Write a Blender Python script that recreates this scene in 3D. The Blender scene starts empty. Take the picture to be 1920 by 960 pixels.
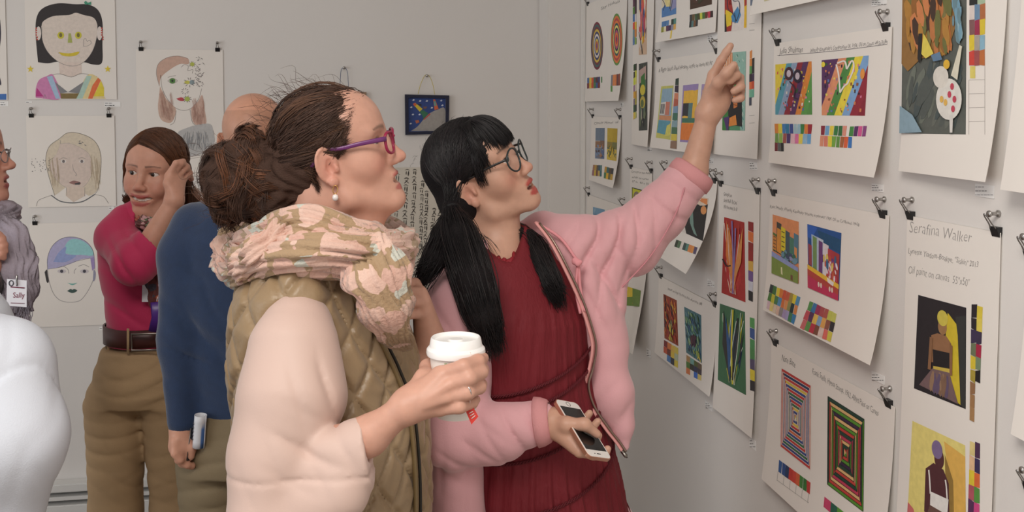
import bpy, bmesh, math, random, time
import numpy as np
from mathutils import Vector, Matrix

T0 = time.time()
SC = bpy.context.scene
COL = SC.collection
random.seed(7)
rng = np.random.default_rng(11)

# ------------------------------------------------------------------ camera
W, H = 1920, 960
LENS = 35.0
FPX = LENS / 36.0 * W                      # focal length in pixels
CAM_Z = 1.70
YAW = math.radians(10.02)                  # clockwise from +y
TILT = math.radians(3.0)                   # looking slightly down
SHIFT = -182.0                             # rest of the horizon offset, pixels

cam_data = bpy.data.cameras.new('camera')
cam_data.lens = LENS
cam_data.sensor_width = 36.0
cam_data.shift_y = SHIFT / W
cam_data.clip_start = 0.05
cam = bpy.data.objects.new('camera', cam_data)
COL.objects.link(cam)
cam.location = (0, 0, CAM_Z)
cam.rotation_euler = (math.pi / 2 - TILT, 0, -YAW)
SC.camera = cam

# ------------------------------------------------------------------ light
SC.view_settings.view_transform = 'Standard'
SC.view_settings.look = 'None'
SC.view_settings.gamma = 1.0
SC.view_settings.use_curve_mapping = False
SC.view_settings.exposure = 0.24

world = bpy.data.worlds.new('room_light')
SC.world = world
world.use_nodes = True
bg = world.node_tree.nodes['Background']
bg.inputs[0].default_value = (1.0, 0.975, 0.95, 1)
bg.inputs[1].default_value = 0.56


def area_light(name, loc, target, size, size_y, power, color):
    d = bpy.data.lights.new(name, 'AREA')
    d.shape = 'RECTANGLE'
    d.size, d.size_y, d.energy, d.color = size, size_y, power, color
    o = bpy.data.objects.new(name, d)
    COL.objects.link(o)
    o.location = loc
    o.rotation_euler = (Vector(target) - Vector(loc)).to_track_quat('-Z', 'Y').to_euler()
    return o


# the room's ceiling lighting above the near end (the sheets' shadows fall down and away from it)
# and cool daylight from the window side on the left (bluish white on the near shirt and left wall)
area_light('ceiling_lamp_offscreen', (-0.55, -0.15, 2.96), (-0.549, -0.15, 0), 1.2, 1.2, 54, (1.0, 0.95, 0.89))
area_light('window_left_offscreen', (-3.3, 1.2, 1.5), (0.5, 2.6, 1.2), 2.0, 1.6, 24, (0.86, 0.93, 1.0))

# ------------------------------------------------------------------ geometry of the view
XR = 1.0          # plane of the right wall
YB = 4.17         # plane of the back wall
CAM = np.array([0.0, 0.0, CAM_Z])
RT = np.array([math.cos(YAW), -math.sin(YAW), 0.0])
FW = np.array([math.sin(YAW) * math.cos(TILT), math.cos(YAW) * math.cos(TILT), -math.sin(TILT)])
UPV = np.cross(RT, FW)
FH = np.array([math.sin(YAW), math.cos(YAW), 0.0])    # horizontal forward
ZV = np.array([0.0, 0.0, 1.0])


def ray(px, py):
    px = np.asarray(px, float)[..., None]
    py = np.asarray(py, float)[..., None]
    return FW + RT * ((px - 960) / FPX) + UPV * ((480 - py + SHIFT) / FPX)


def C(px, py, d):
    """the point at depth d (metres along the view axis) behind a pixel"""
    return CAM + ray(px, py) * d


def on_back(px, py, off=0.0):
    r = ray(px, py)
    return CAM + r * ((YB - off) / r[1])


def on_right(px, py, off=0.0):
    r = ray(px, py)
    return CAM + r * ((XR - off) / r[0])
# ------------------------------------------------------------------ helpers
def srgb(r, g=None, b=None):
    if g is None:
        r, g, b = r
    f = lambda c: c / 12.92 if c <= 0.04045 else ((c + 0.055) / 1.055) ** 2.4
    return tuple(f(v / 255.0) for v in (r, g, b))


MATS = {}


def mat(name, rgb=None, rough=0.6, metal=0.0, attr=None, noise=0.0, nscale=30.0, bump=0.0, bscale=200.0,
        sheen=0.0, spec=0.5, emit=0.0, trans=0.0, sss=0.0, coat=0.0, alpha=1.0, aniso=None, bdist=0.01):
    if name in MATS:
        return MATS[name]
    m = bpy.data.materials.new(name)
    m.use_nodes = True
    nt = m.node_tree
    N, L = nt.nodes, nt.links
    b = N['Principled BSDF']
    c = (*srgb(rgb), 1) if rgb else (1, 1, 1, 1)
    b.inputs['Base Color'].default_value = c
    b.inputs['Roughness'].default_value = rough
    b.inputs['Metallic'].default_value = metal
    b.inputs['Specular IOR Level'].default_value = spec
    if sheen:
        b.inputs['Sheen Weight'].default_value = sheen
        b.inputs['Sheen Roughness'].default_value = 0.5
    if sss:
        b.inputs['Subsurface Weight'].default_value = sss
        b.inputs['Subsurface Radius'].default_value = (1.0, 0.35, 0.2)
        b.inputs['Subsurface Scale'].default_value = 0.006
    if trans:
        b.inputs['Transmission Weight'].default_value = trans
    if coat:
        b.inputs['Coat Weight'].default_value = coat
    if alpha < 1:
        b.inputs['Alpha'].default_value = alpha
    if emit:
        b.inputs['Emission Color'].default_value = c
        b.inputs['Emission Strength'].default_value = emit
    src = None
    if attr:
        a = N.new('ShaderNodeAttribute')
        a.attribute_name = attr
        src = a.outputs['Color']
    tc = None
    if noise or bump:
        tc = N.new('ShaderNodeTexCoord')
    if noise:
        t = N.new('ShaderNodeTexNoise')
        t.inputs['Scale'].default_value = nscale
        t.inputs['Detail'].default_value = 5
        L.new(tc.outputs['Object'], t.inputs['Vector'])
        mr = N.new('ShaderNodeMapRange')
        mr.inputs[1].default_value, mr.inputs[2].default_value = 0.3, 0.7
        mr.inputs[3].default_value, mr.inputs[4].default_value = 1 - noise, 1 + noise
        L.new(t.outputs['Fac'], mr.inputs[0])
        mx = N.new('ShaderNodeVectorMath')
        mx.operation = 'SCALE'
        if src:
            L.new(src, mx.inputs[0])
        else:
            mx.inputs[0].default_value = c[:3]
        L.new(mr.outputs[0], mx.inputs['Scale'])
        src = mx.outputs[0]
    if src:
        L.new(src, b.inputs['Base Color'])
    if bump:
        t = N.new('ShaderNodeTexNoise')
        t.inputs['Scale'].default_value = bscale
        t.inputs['Detail'].default_value = 4
        if aniso:
            mp = N.new('ShaderNodeMapping')
            mp.inputs['Scale'].default_value = aniso
            L.new(tc.outputs['Object'], mp.inputs[0])
            L.new(mp.outputs[0], t.inputs['Vector'])
        else:
            L.new(tc.outputs['Object'], t.inputs['Vector'])
        bp = N.new('ShaderNodeBump')
        bp.inputs['Strength'].default_value = bump
        bp.inputs['Distance'].default_value = bdist
        L.new(t.outputs['Fac'], bp.inputs['Height'])
        L.new(bp.outputs[0], b.inputs['Normal'])
    MATS[name] = m
    return m


def tag(o, label=None, cat=None, group=None, kind=None):
    for k, v in (('label', label), ('category', cat), ('group', group), ('kind', kind)):
        if v:
            o[k] = v
    return o


def link(name, me, m=None, parent=None, local=False):
    o = bpy.data.objects.new(name, me)
    COL.objects.link(o)
    if m is not None:
        me.materials.append(m)
    if parent is not None:
        o.parent = parent
        if not local:
            o.matrix_parent_inverse = parent_inv(parent)
    return o


def world_of(p):
    m = p.matrix_basis.copy()
    if p.parent:
        m = world_of(p.parent) @ p.matrix_parent_inverse @ m
    return m


def parent_inv(p):
    return world_of(p).inverted()


def empty(name, loc, label=None, cat=None, group=None):
    o = bpy.data.objects.new(name, None)
    o.empty_display_size = 0.05
    COL.objects.link(o)
    o.location = tuple(float(v) for v in loc)
    return tag(o, label, cat, group)


def mesh_np(name, V, F, colors=None, smooth=True):
    me = bpy.data.meshes.new(name)
    V = np.asarray(V, np.float32)
    if isinstance(F, np.ndarray):
        n, k = F.shape
        me.vertices.add(len(V))
        me.vertices.foreach_set('co', V.ravel())
        me.loops.add(n * k)
        me.loops.foreach_set('vertex_index', F.astype(np.int32).ravel())
        me.polygons.add(n)
        me.polygons.foreach_set('loop_start', (np.arange(n) * k).astype(np.int32))
        me.polygons.foreach_set('loop_total', np.full(n, k, np.int32))
        me.update(calc_edges=True)
    else:
        me.from_pydata([tuple(map(float, v)) for v in V], [], F)
        me.update()
    if colors is not None:
        a = me.color_attributes.new('Col', 'FLOAT_COLOR', 'POINT')
        c = np.ones((len(V), 4), np.float32)
        c[:, :3] = colors
        a.data.foreach_set('color', c.ravel())
    if smooth and len(me.polygons):
        me.polygons.foreach_set('use_smooth', np.ones(len(me.polygons), bool))
    me.validate()
    return me


def bm_mesh(name, bm, smooth=False):
    me = bpy.data.meshes.new(name)
    bm.normal_update()
    bm.to_mesh(me)
    bm.free()
    if smooth and len(me.polygons):
        me.polygons.foreach_set('use_smooth', np.ones(len(me.polygons), bool))
    return me


def add_box(bm, lo, hi, bev=0.0):
    lo, hi = np.minimum(lo, hi), np.maximum(lo, hi)
    r = bmesh.ops.create_cube(bm, size=1.0)
    for v in r['verts']:
        v.co = Vector([lo[i] + (v.co[i] + 0.5) * (hi[i] - lo[i]) for i in range(3)])
    if bev:
        es = list({e for v in r['verts'] for e in v.link_edges})
        bmesh.ops.bevel(bm, geom=es, offset=bev, segments=2, affect='EDGES', clamp_overlap=True)


def box(name, lo, hi, m, parent=None, bev=0.0):
    bm = bmesh.new()
    add_box(bm, lo, hi, bev)
    return link(name, bm_mesh(name, bm), m, parent)


def lathe_data(prof, seg=32):
    """profile [(r, z)] turned about z"""
    V, F = [], []
    for r, z in prof:
        for k in range(seg):
            a = 2 * math.pi * k / seg
            V.append((r * math.cos(a), r * math.sin(a), z))
    n = len(prof)
    for i in range(n - 1):
        for k in range(seg):
            k2 = (k + 1) % seg
            F.append((i * seg + k, i * seg + k2, (i + 1) * seg + k2, (i + 1) * seg + k))
    return V, F


def smooth_path(pts, n=8):
    """Catmull-Rom through points"""
    P = np.asarray(pts, float)
    if len(P) < 3:
        t = np.linspace(0, 1, n + 1)[:, None]
        return P[0] * (1 - t) + P[-1] * t
    P = np.vstack([2 * P[0] - P[1], P, 2 * P[-1] - P[-2]])
    out = []
    for i in range(1, len(P) - 2):
        for t in np.linspace(0, 1, n, endpoint=False):
            a, b, c, d = P[i - 1], P[i], P[i + 1], P[i + 2]
            out.append(0.5 * ((2 * b) + (c - a) * t + (2 * a - 5 * b + 4 * c - d) * t * t + (3 * b - a - 3 * c + d) * t ** 3))
    out.append(P[-2])
    return np.array(out)


def tube_data(path, rad, seg=8, cap=True, flat=None, up=None):
    """tube along a path; rad scalar or array; flat scales the second axis"""
    P = np.asarray(path, float)
    n = len(P)
    rad = np.broadcast_to(np.asarray(rad, float), (n,))
    T = np.gradient(P, axis=0)
    T /= np.linalg.norm(T, axis=1)[:, None] + 1e-12
    ref = np.array(up if up is not None else (0.13, 0.21, 0.97))
    V = np.zeros((n, seg, 3))
    u = np.cross(T[0], ref)
    if np.linalg.norm(u) < 1e-3:
        u = np.cross(T[0], (1, 0, 0))
    u /= np.linalg.norm(u)
    for i in range(n):
        u = u - T[i] * np.dot(u, T[i])
        u /= np.linalg.norm(u) + 1e-12
        w = np.cross(T[i], u)
        for k in range(seg):
            a = 2 * math.pi * k / seg
            V[i, k] = P[i] + rad[i] * (u * math.cos(a) + w * math.sin(a) * (flat or 1.0))
    F = []
    for i in range(n - 1):
        for k in range(seg):
            k2 = (k + 1) % seg
            F.append((i * seg + k, i * seg + k2, (i + 1) * seg + k2, (i + 1) * seg + k))
    if cap:
        F.append(tuple(range(seg))[::-1])
        F.append(tuple((n - 1) * seg + k for k in range(seg)))
    return [tuple(v) for v in V.reshape(-1, 3)], F


def tube(name, path, rad, m, parent=None, seg=8, **kw):
    V, F = tube_data(path, rad, seg, **kw)
    return link(name, mesh_np(name, V, F), m, parent)


# ------------------------------------------------------------------ the room
M_WALL = mat('wall_paint', (226, 221, 216), rough=0.75, noise=0.015, nscale=2.0, bump=0.05, bscale=350)
M_TRIM = mat('trim_paint', (230, 226, 220), rough=0.5)
M_FLOOR = mat('floor_boards', (128, 112, 96), rough=0.4, noise=0.15, nscale=6)
M_CEIL = mat('ceiling_paint', (238, 236, 232), rough=0.9)


def struct(name, lo, hi, m, bev=0.0):
    return tag(box(name, lo, hi, m, None, bev), kind='structure')


X_COL = 0.853     # left face of the pilaster in the corner
Y_COL = 3.98      # its front face
struct('floor', (-3.5, -2.5, -0.1), (XR + 0.15, YB + 0.15, 0), M_FLOOR)
struct('ceiling', (-3.5, -2.5, 3.0), (XR + 0.15, YB + 0.15, 3.1), M_CEIL)
struct('wall_back', (-3.5, YB, 0), (XR + 0.15, YB + 0.15, 3.0), M_WALL)
struct('wall_right', (XR, -2.5, 0), (XR + 0.15, YB, 3.0), M_WALL)
struct('trim_1', (X_COL, Y_COL, 0), (XR, YB, 3.0), M_WALL, 0.008)
struct('trim_2', (XR - 0.012, Y_COL - 0.05, 0), (XR, Y_COL, 3.0), M_TRIM, 0.004)
struct('baseboard_right', (XR - 0.012, -2.5, 0), (XR, Y_COL - 0.05, 0.1), M_TRIM, 0.003)

# baseboard heater along the back wall
M_HEAT = mat('heater_enamel', (222, 220, 216), rough=0.4)
M_SLOT = mat('heater_slot', (32, 31, 32), rough=0.6)
hz0 = on_back(206, 934)[2]
hz1 = on_back(206, 893)[2]
ht = empty('baseboard_heater', (-1.2, YB - 0.03, 0), 'white baseboard heater with two dark slots along the drawing wall', 'heater')
xa, xb = -2.8, X_COL - 0.1
zz = [on_back(206, p)[2] for p in (893, 908, 916, 923, 931)]
box('top_cover', (xa, YB - 0.062, zz[1]), (xb, YB, zz[0]), M_HEAT, ht, 0.004)
box('slot', (xa, YB - 0.006, zz[2]), (xb, YB - 0.001, zz[1]), M_SLOT, ht)
box('louvre', (xa, YB - 0.06, zz[3]), (xb, YB - 0.003, zz[2]), M_HEAT, ht, 0.002)
box('slot', (xa, YB - 0.006, zz[4]), (xb, YB - 0.001, zz[3]), M_SLOT, ht)
box('front_panel', (xa, YB - 0.065, 0.0), (xb, YB, zz[4]), M_HEAT, ht, 0.004)
# ------------------------------------------------------------------ sheets pinned to the walls
M_PAPER = mat('drawing_paper', (236, 229, 221), rough=0.85, noise=0.012, nscale=12)
M_PAPER_W = mat('drawing_paper_white', (233, 231, 229), rough=0.85, noise=0.012, nscale=12)
M_PAINT = mat('student_paint', None, rough=0.6, attr='Col', noise=0.07, nscale=90)
M_PENCIL = mat('pencil_line', None, rough=0.7, attr='Col')
M_INK = (96, 92, 90)


def inflate(pts, n):
    return smooth_path(list(pts), n)


class Sheet:
    def __init__(s, name, label, cat, wall, tl, tr, bl, br, curl=(0.0, 0.0), p=2.0, m=None, group=None, base=0.004, ripple=0.0):
        s.wall, s.p, s.curl_lr, s.base, s.ripple = wall, p, curl, base, ripple
        s.u0, s.u1, s.v0, s.v1 = -9, 9, 0, 3
        s.w0 = s.h0 = None
        pts = np.array([tl, tr, bl, br], float)
        uv = s.solve(pts[:, 0], pts[:, 1], flat=True)
        cv = np.array([0, 0, curl[0], curl[1]]) + base
        for i in range(4):
            uv[i] = s.plane_uv(pts[i, 0], pts[i, 1], cv[i])
        s.u0, s.u1 = (uv[0, 0] + uv[2, 0]) / 2, (uv[1, 0] + uv[3, 0]) / 2
        s.v1, s.v0 = (uv[0, 1] + uv[1, 1]) / 2, (uv[2, 1] + uv[3, 1]) / 2
        nu, nv = 14, 18
        uu, vv = np.meshgrid(np.linspace(s.u0, s.u1, nu), np.linspace(s.v1, s.v0, nv))
        P = s.to_world(uu.ravel(), vv.ravel(), 0.0)
        Pb = s.to_world(uu.ravel(), vv.ravel(), -0.0008)
        F = []
        K = nu * nv
        for j in range(nv - 1):
            for i in range(nu - 1):
                a = j * nu + i
                F.append((a, a + nu, a + nu + 1, a + 1))
                F.append((K + a, K + a + 1, K + a + nu + 1, K + a + nu))
        rim = [i for i in range(nu)] + [j * nu + nu - 1 for j in range(1, nv)] + \
              [(nv - 1) * nu + i for i in range(nu - 2, -1, -1)] + [j * nu for j in range(nv - 2, 0, -1)]
        R_ = len(rim)
        for i in range(R_):
            j = (i + 1) % R_
            F.append((2 * K + i, 2 * K + j, 2 * K + R_ + j, 2 * K + R_ + i))
        s.obj = link(name, mesh_np(name, np.vstack([P, Pb, P[rim], Pb[rim]]), F), m or M_PAPER)
        tag(s.obj, label, cat, group)

    def plane_uv(s, px, py, off):
        r = ray(px, py)
        if s.wall == 'R':
            X = CAM + r * (((XR - off) / r[..., 0])[..., None] if np.ndim(px) else (XR - off) / r[0])
            return np.stack([-X[..., 1], X[..., 2]], -1)
        X = CAM + r * (((YB - off) / r[..., 1])[..., None] if np.ndim(px) else (YB - off) / r[1])
        return np.stack([X[..., 0], X[..., 2]], -1)

    def offset(s, u, v):
        t = np.clip((s.v1 - v) / (s.v1 - s.v0), 0, 1.3)
        q = np.clip((u - s.u0) / (s.u1 - s.u0), -0.2, 1.2)
        o = s.base + t ** s.p * ((1 - q) * s.curl_lr[0] + q * s.curl_lr[1])
        if s.ripple:
            o = o + s.ripple * t * (0.5 + 0.5 * np.sin(q * 6.3 + t * 2))
        return o

    def solve(s, px, py, flat=False):
        px, py = np.asarray(px, float), np.asarray(py, float)
        off = np.full(px.shape, s.base)
        for _ in range(1 if flat else 7):
            uv = s.plane_uv(px, py, off)
            if not flat:
                off = s.offset(uv[..., 0], uv[..., 1])
        return uv

    def to_world(s, u, v, extra):
        o = s.offset(u, v) + extra
        if s.wall == 'R':
            return np.stack([XR - o, -u, v], -1)
        return np.stack([u, YB - o, v], -1)

    def art(s, name, label=None, m=None):
        return Art(s, name, label, m)


class Art:
    """flat paint or pencil on a sheet, laid down in picture coordinates and carried on the curled paper"""

    def __init__(s, sheet, name, label, m):
        s.sh, s.name, s.label, s.m = sheet, name, label, m or M_PAINT
        s.bm = bmesh.new()
        s.cl = s.bm.loops.layers.float_color.new('Col')
        s.k = 1
        s.q = None

    def quad(s, tl, tr, br, bl):
        s.q = [np.array(v, float) for v in (tl, tr, br, bl)]
        return s

    def st(s, a, b):
        tl, tr, br, bl = s.q
        return (tl * (1 - a) + tr * a) * (1 - b) + (bl * (1 - a) + br * a) * b

    def poly(s, pts, rgb, unit=False, step=True):
        if unit:
            pts = [s.st(*p) for p in pts]
        vs = [s.bm.verts.new((float(p[0]), float(p[1]), s.k)) for p in pts]
        if len(vs) < 3:
            return s
        f = s.bm.faces.new(vs)
        c = (*srgb(rgb), 1)
        for l in f.loops:
            l[s.cl] = c
        s.k += 1 if step else .15
        return s

    def upoly(s, pts, rgb):
        return s.poly(pts, rgb, True)

    def ell(s, cx, cy, rx, ry, rgb, unit=False, n=28, rot=0.0):
        pts = []
        for k in range(n):
            a = 2 * math.pi * k / n
            x, y = rx * math.cos(a), ry * math.sin(a)
            pts.append((cx + x * math.cos(rot) - y * math.sin(rot), cy + x * math.sin(rot) + y * math.cos(rot)))
        return s.poly(pts, rgb, unit)

    def line(s, pts, w, rgb, unit=False, n=5, taper=False):
        pts = [s.st(*p) for p in pts] if unit else pts
        P = smooth_path(pts, n)
        T = np.gradient(P, axis=0)
        T /= np.linalg.norm(T, axis=1)[:, None] + 1e-9
        Nn = np.stack([-T[:, 1], T[:, 0]], -1)
        ww = np.full(len(P), w / 2.0)
        if taper:
            ww = ww * (0.25 + 0.75 * np.sin(np.linspace(0.15, math.pi - 0.05, len(P))))
        A, B = P + Nn * ww[:, None], P - Nn * ww[:, None]
        c = (*srgb(rgb), 1)
        va = [s.bm.verts.new((p[0], p[1], s.k)) for p in A]
        vb = [s.bm.verts.new((p[0], p[1], s.k)) for p in B]
        for i in range(len(P) - 1):
            f = s.bm.faces.new((va[i], va[i + 1], vb[i + 1], vb[i]))
            for l in f.loops:
                l[s.cl] = c
        s.k += .4
        return s

    def text(s, txt, p0, p1, hpx, rgb=M_INK, thin=-0.012, wob=0.0):
        if s.name == 'handwriting' and s.bm.faces:
            s.done()
            s.bm = bmesh.new()
            s.cl = s.bm.loops.layers.float_color.new('Col')
            s.k = 1
        V, F = text_mesh(txt, thin)
        w = V[:, 0].max() - V[:, 0].min()
        x = (V[:, 0] - V[:, 0].min()) / w
        p0, p1 = np.array(p0, float), np.array(p1, float)
        y = V[:, 1] / 0.72 * hpx
        P = p0 + (p1 - p0) * x[:, None]
        P[:, 1] -= y
        if wob:
            P[:, 1] += wob * np.sin(x * len(txt) * 1.7) + wob * 0.7 * np.sin(x * len(txt) * 0.63 + 1)
            P[:, 0] += y * 0.12
        c = (*srgb(rgb), 1)
        vs = [s.bm.verts.new((a, b, s.k)) for a, b in P]
        for fc in F:
            try:
                f = s.bm.faces.new([vs[i] for i in fc])
            except ValueError:
                continue
            for l in f.loops:
                l[s.cl] = c
        s.k += 1
        return s

    def chart(s, rows, gap=0.0, seed=0):
        """rows of swatches inside the current quad"""
        if s.name == 'swatch_chart' and s.bm.faces:
            s.done()
            s.bm = bmesh.new()
            s.cl = s.bm.loops.layers.float_color.new('Col')
            s.k = 1
        r = random.Random(seed)
        nr = len(rows)
        for j, row in enumerate(rows):
            n = len(row)
            for i, c in enumerate(row):
                if c is None:
                    continue
                jt = lambda: r.uniform(-0.012, 0.012)
                a0, a1, b0, b1 = i / n, (i + 1 - gap) / n, j / nr, (j + 1) / nr
                s.poly([(a0 + jt(), b0 + jt()), (a1 + jt(), b0 + jt()), (a1 + jt(), b1 + jt()), (a0 + jt(), b1 + jt())], c, True, False)
            s.k += 1
        return s

    def done(s, thick=0.00007):
        bm = s.bm
        if not bm.faces:
            bm.free()
            return None
        big = [f for f in bm.faces if len(f.verts) > 4]
        if big:
            bmesh.ops.triangulate(bm, faces=big)
        sh = s.sh
        if max(map(abs, sh.curl_lr)) > 0.008 or sh.ripple:
            xs = [v.co.x for v in bm.verts]
            ys = [v.co.y for v in bm.verts]
            for ax, lo, hi in ((0, min(xs), max(xs)), (1, min(ys), max(ys))):
                n = max(2, min(9, int((hi - lo) / 16)))
                for k in range(1, n):
                    c = lo + (hi - lo) * k / n
                    bmesh.ops.bisect_plane(bm, geom=bm.verts[:] + bm.edges[:] + bm.faces[:], dist=1e-5,
                                           plane_co=(c, 0, 0) if ax == 0 else (0, c, 0),
                                           plane_no=(1, 0, 0) if ax == 0 else (0, 1, 0))
        bm.verts.ensure_lookup_table()
        co = np.array([v.co[:] for v in bm.verts])
        uv = sh.solve(co[:, 0], co[:, 1])
        Pw = sh.to_world(uv[:, 0], uv[:, 1], 0.0003 + co[:, 2] * thick)
        for v, p in zip(bm.verts, Pw):
            v.co = p
        o = link(s.name, bm_mesh(s.name, bm), s.m, sh.obj)
        if s.label:
            o['label'] = s.label
        return o


_TXT = {}


def text_mesh(txt, thin):
    if (txt, thin) in _TXT:
        return _TXT[(txt, thin)]
    cu = bpy.data.curves.new('t', 'FONT')
    cu.body = txt
    cu.offset = thin
    cu.resolution_u = 2
    o = bpy.data.objects.new('t', cu)
    COL.objects.link(o)
    dg = bpy.context.evaluated_depsgraph_get()
    me = bpy.data.meshes.new_from_object(o.evaluated_get(dg))
    V = np.array([v.co[:2] for v in me.vertices])
    F = [tuple(p.vertices) for p in me.polygons]
    bpy.data.objects.remove(o)
    bpy.data.meshes.remove(me)
    bpy.data.curves.remove(cu)
    _TXT[(txt, thin)] = (V, F)
    return V, F


# ---- generic pictures: bands, rings, nested frames, dabs, blades, blocks
def g_bands(a, cols, slant=0.35, seed=0):
    n = len(cols)
    for i, c in enumerate(cols):
        x0, x1 = i / n * (1 + slant) - slant, (i + 1) / n * (1 + slant) - slant
        P = [(x0 + slant, 0), (x1 + slant, 0), (x1, 1), (x0, 1)]
        P = [(min(max(x, 0), 1), y) for x, y in clip01(P)]
        if len(P) >= 3:
            a.poly(P, c, True, False)
    a.k += 1


def clip01(P):
    for sgn, lim in ((1, 0.0), (-1, -1.0)):
        out = []
        for (x0, y0), (x1, y1) in zip(P, P[1:] + P[:1]):
            d0, d1 = sgn * x0 - lim, sgn * x1 - lim
            if d0 >= 0:
                out.append((x0, y0))
            if d0 * d1 < 0:
                t = d0 / (d0 - d1)
                out.append((x0 + (x1 - x0) * t, y0 + (y1 - y0) * t))
        P = out
    return P


def g_dabs(a, bgc, pal, n, size, seed, asp=2.5, ang=None, region=None):
    r = random.Random(seed)
    if bgc:
        a.upoly([(0, 0), (1, 0), (1, 1), (0, 1)], bgc)
    x0, x1, y0, y1 = region or (0, 1, 0, 1)
    for i in range(n):
        w = size * r.uniform(0.5, 1.2)
        h = w / asp
        an = ang if ang is not None else r.uniform(0, 3.1)
        if ang is not None:
            an += r.uniform(-0.4, 0.4)
        cx, cy = r.uniform(x0 + w * .5, x1 - w * .5), r.uniform(y0 + w * .5, y1 - w * .5)
        pts = [(cx + w * .5 * math.cos(t) * math.cos(an) - h * .5 * math.sin(t) * math.sin(an),
                cy + w * .5 * math.cos(t) * math.sin(an) + h * .5 * math.sin(t) * math.cos(an)) for t in np.linspace(0, 5.4, 7)]
        a.poly(pts, r.choice(pal), True, False)
        if i % 6 == 5:
            a.k += 1
    a.k += 1


def g_rings(a, cx, cy, rx, ry, cols):
    n = len(cols)
    for i, c in enumerate(cols):
        f = 1 - i / n
        a.ell(cx, cy, rx * f, ry * f, c)


def g_nested(a, cols, linec):
    n = len(cols)
    e = 0.5 / n
    for i, (ct, cr, cb, cl) in enumerate(cols):
        o, q = i * e, (i + 1) * e
        for P, c in ((((o, o), (1 - o, o), (1 - q, q), (q, q)), ct), (((1 - o, o), (1 - o, 1 - o), (1 - q, 1 - q), (1 - q, q)), cr),
                     (((o, 1 - o), (q, 1 - q), (1 - q, 1 - q), (1 - o, 1 - o)), cb), (((o, o), (q, q), (q, 1 - q), (o, 1 - o)), cl)):
            a.poly(list(P), c, True, False)
    a.k += 1
    for i in range(n):
        o = i * e
        a.line([(o, o), (1 - o, o)], 0.9, linec, True, 1)
        a.line([(1 - o, o), (1 - o, 1 - o)], 0.9, linec, True, 1)
        a.line([(o, 1 - o), (1 - o, 1 - o)], 0.9, linec, True, 1)
        a.line([(o, o), (o, 1 - o)], 0.9, linec, True, 1)
    a.k += 1


def g_blades(a, bgc, pal, n, seed, root=(0.5, 0.95), edge=None):
    r = random.Random(seed)
    a.upoly([(0, 0), (1, 0), (1, 1), (0, 1)], bgc)
    for i in range(n):
        x1, y1 = r.uniform(0.02, 0.98), r.choice((r.uniform(0.01, 0.2), r.uniform(0.1, 0.7)))
        x0 = root[0] + r.uniform(-0.12, 0.12)
        y0 = root[1]
        w = r.uniform(0.04, 0.13)
        mx, my = (x0 + x1) / 2 + r.uniform(-.08, .08), (y0 + y1) / 2
        c = r.choice(pal)
        L = [(x0, y0), (mx - w, my), (x1, y1), (mx + w, my)]
        L = [(min(max(x, 0), 1), min(max(y, 0), 1)) for x, y in L]
        a.upoly(L, c)
        if edge and i % 3 == 0:
            a.line([(x0, y0), (min(max(mx - w, 0), 1), my), (x1, y1)], 1.1, edge, True, 4)


def g_cells(a, rows, seed=0, jit=0.02):
    """irregular blocks of colour; rows = [(height, [colours])]"""
    r = random.Random(seed)
    y = 0.0
    tot = sum(h for h, _ in rows)
    for h, cols in rows:
        y2 = y + h / tot
        xs = [0] + sorted((i + 1) / len(cols) + r.uniform(-jit, jit) * 2 for i in range(len(cols) - 1)) + [1]
        for i, c in enumerate(cols):
            j1 = r.uniform(-jit, jit) if y > 0 else 0
            a.poly([(xs[i], max(0, y + j1)), (xs[i + 1], max(0, y + j1)), (xs[i + 1], y2), (xs[i], y2)], c, True, False)
            if i % 2:
                a.k += 1
        a.k += 1
        y = y2


# ---- binder clips and push pins
M_BLACK = mat('clip_black', (24, 24, 26), rough=0.35)
M_STEEL = mat('clip_steel', (150, 148, 146), rough=0.25, metal=1.0)
M_PIN = mat('pin_steel', (176, 172, 168), rough=0.3, metal=0.9)


def wire_loop(pts, rad):
    return tube_data(smooth_path(pts, 4), rad, 6)


def clip_meshes(width):
    w = width / 2
    bm = bmesh.new()
    prof = [(-0.0012, -0.006), (0.0012, -0.006), (0.0062, 0.0075), (0.0050, 0.0095), (-0.0050, 0.0095), (-0.0062, 0.0075)]
    A = [bm.verts.new((-w, y, z)) for y, z in prof]
    B = [bm.verts.new((w, y, z)) for y, z in prof]
    bm.faces.new(A)
    bm.faces.new(B[::-1])
    for i in range(len(prof)):
        j = (i + 1) % len(prof)
        bm.faces.new((A[j], A[i], B[i], B[j]))
    body = bm_mesh('clip_body', bm)
    hs = []
    for sgn, tilt in ((1, 0.62), (-1, -0.05)):
        y0, z0 = 0.0055 * sgn, 0.007
        L = 0.028
        dy, dz = math.sin(tilt) * L, math.cos(tilt) * L
        pts = [(-w * .75, y0, z0), (-w * .42, y0 + dy * .35, z0 + dz * .35), (-w * .36, y0 + dy * .8, z0 + dz * .8),
               (0, y0 + dy, z0 + dz), (w * .36, y0 + dy * .8, z0 + dz * .8), (w * .42, y0 + dy * .35, z0 + dz * .35), (w * .75, y0, z0)]
        V, F = wire_loop(pts, 0.0011)
        hs.append(mesh_np('handle', V, F))
    return body, hs


CLIP_BODY, CLIP_HANDLES = clip_meshes(0.018)
for me_ in [CLIP_BODY]:
    me_.materials.append(M_BLACK)
for me_ in CLIP_HANDLES:
    me_.materials.append(M_STEEL)
V_, F_ = lathe_data([(0.0001, 0.0), (0.0052, 0.0), (0.0056, 0.0025), (0.0032, 0.0045), (0.0028, 0.013), (0.0045, 0.0145),
                     (0.0054, 0.0165), (0.0050, 0.0185), (0.0001, 0.019)], 14)
PIN_ME = mesh_np('push_pin', V_, F_)
PIN_ME.materials.append(M_PIN)
CLIP_N = 0


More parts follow.
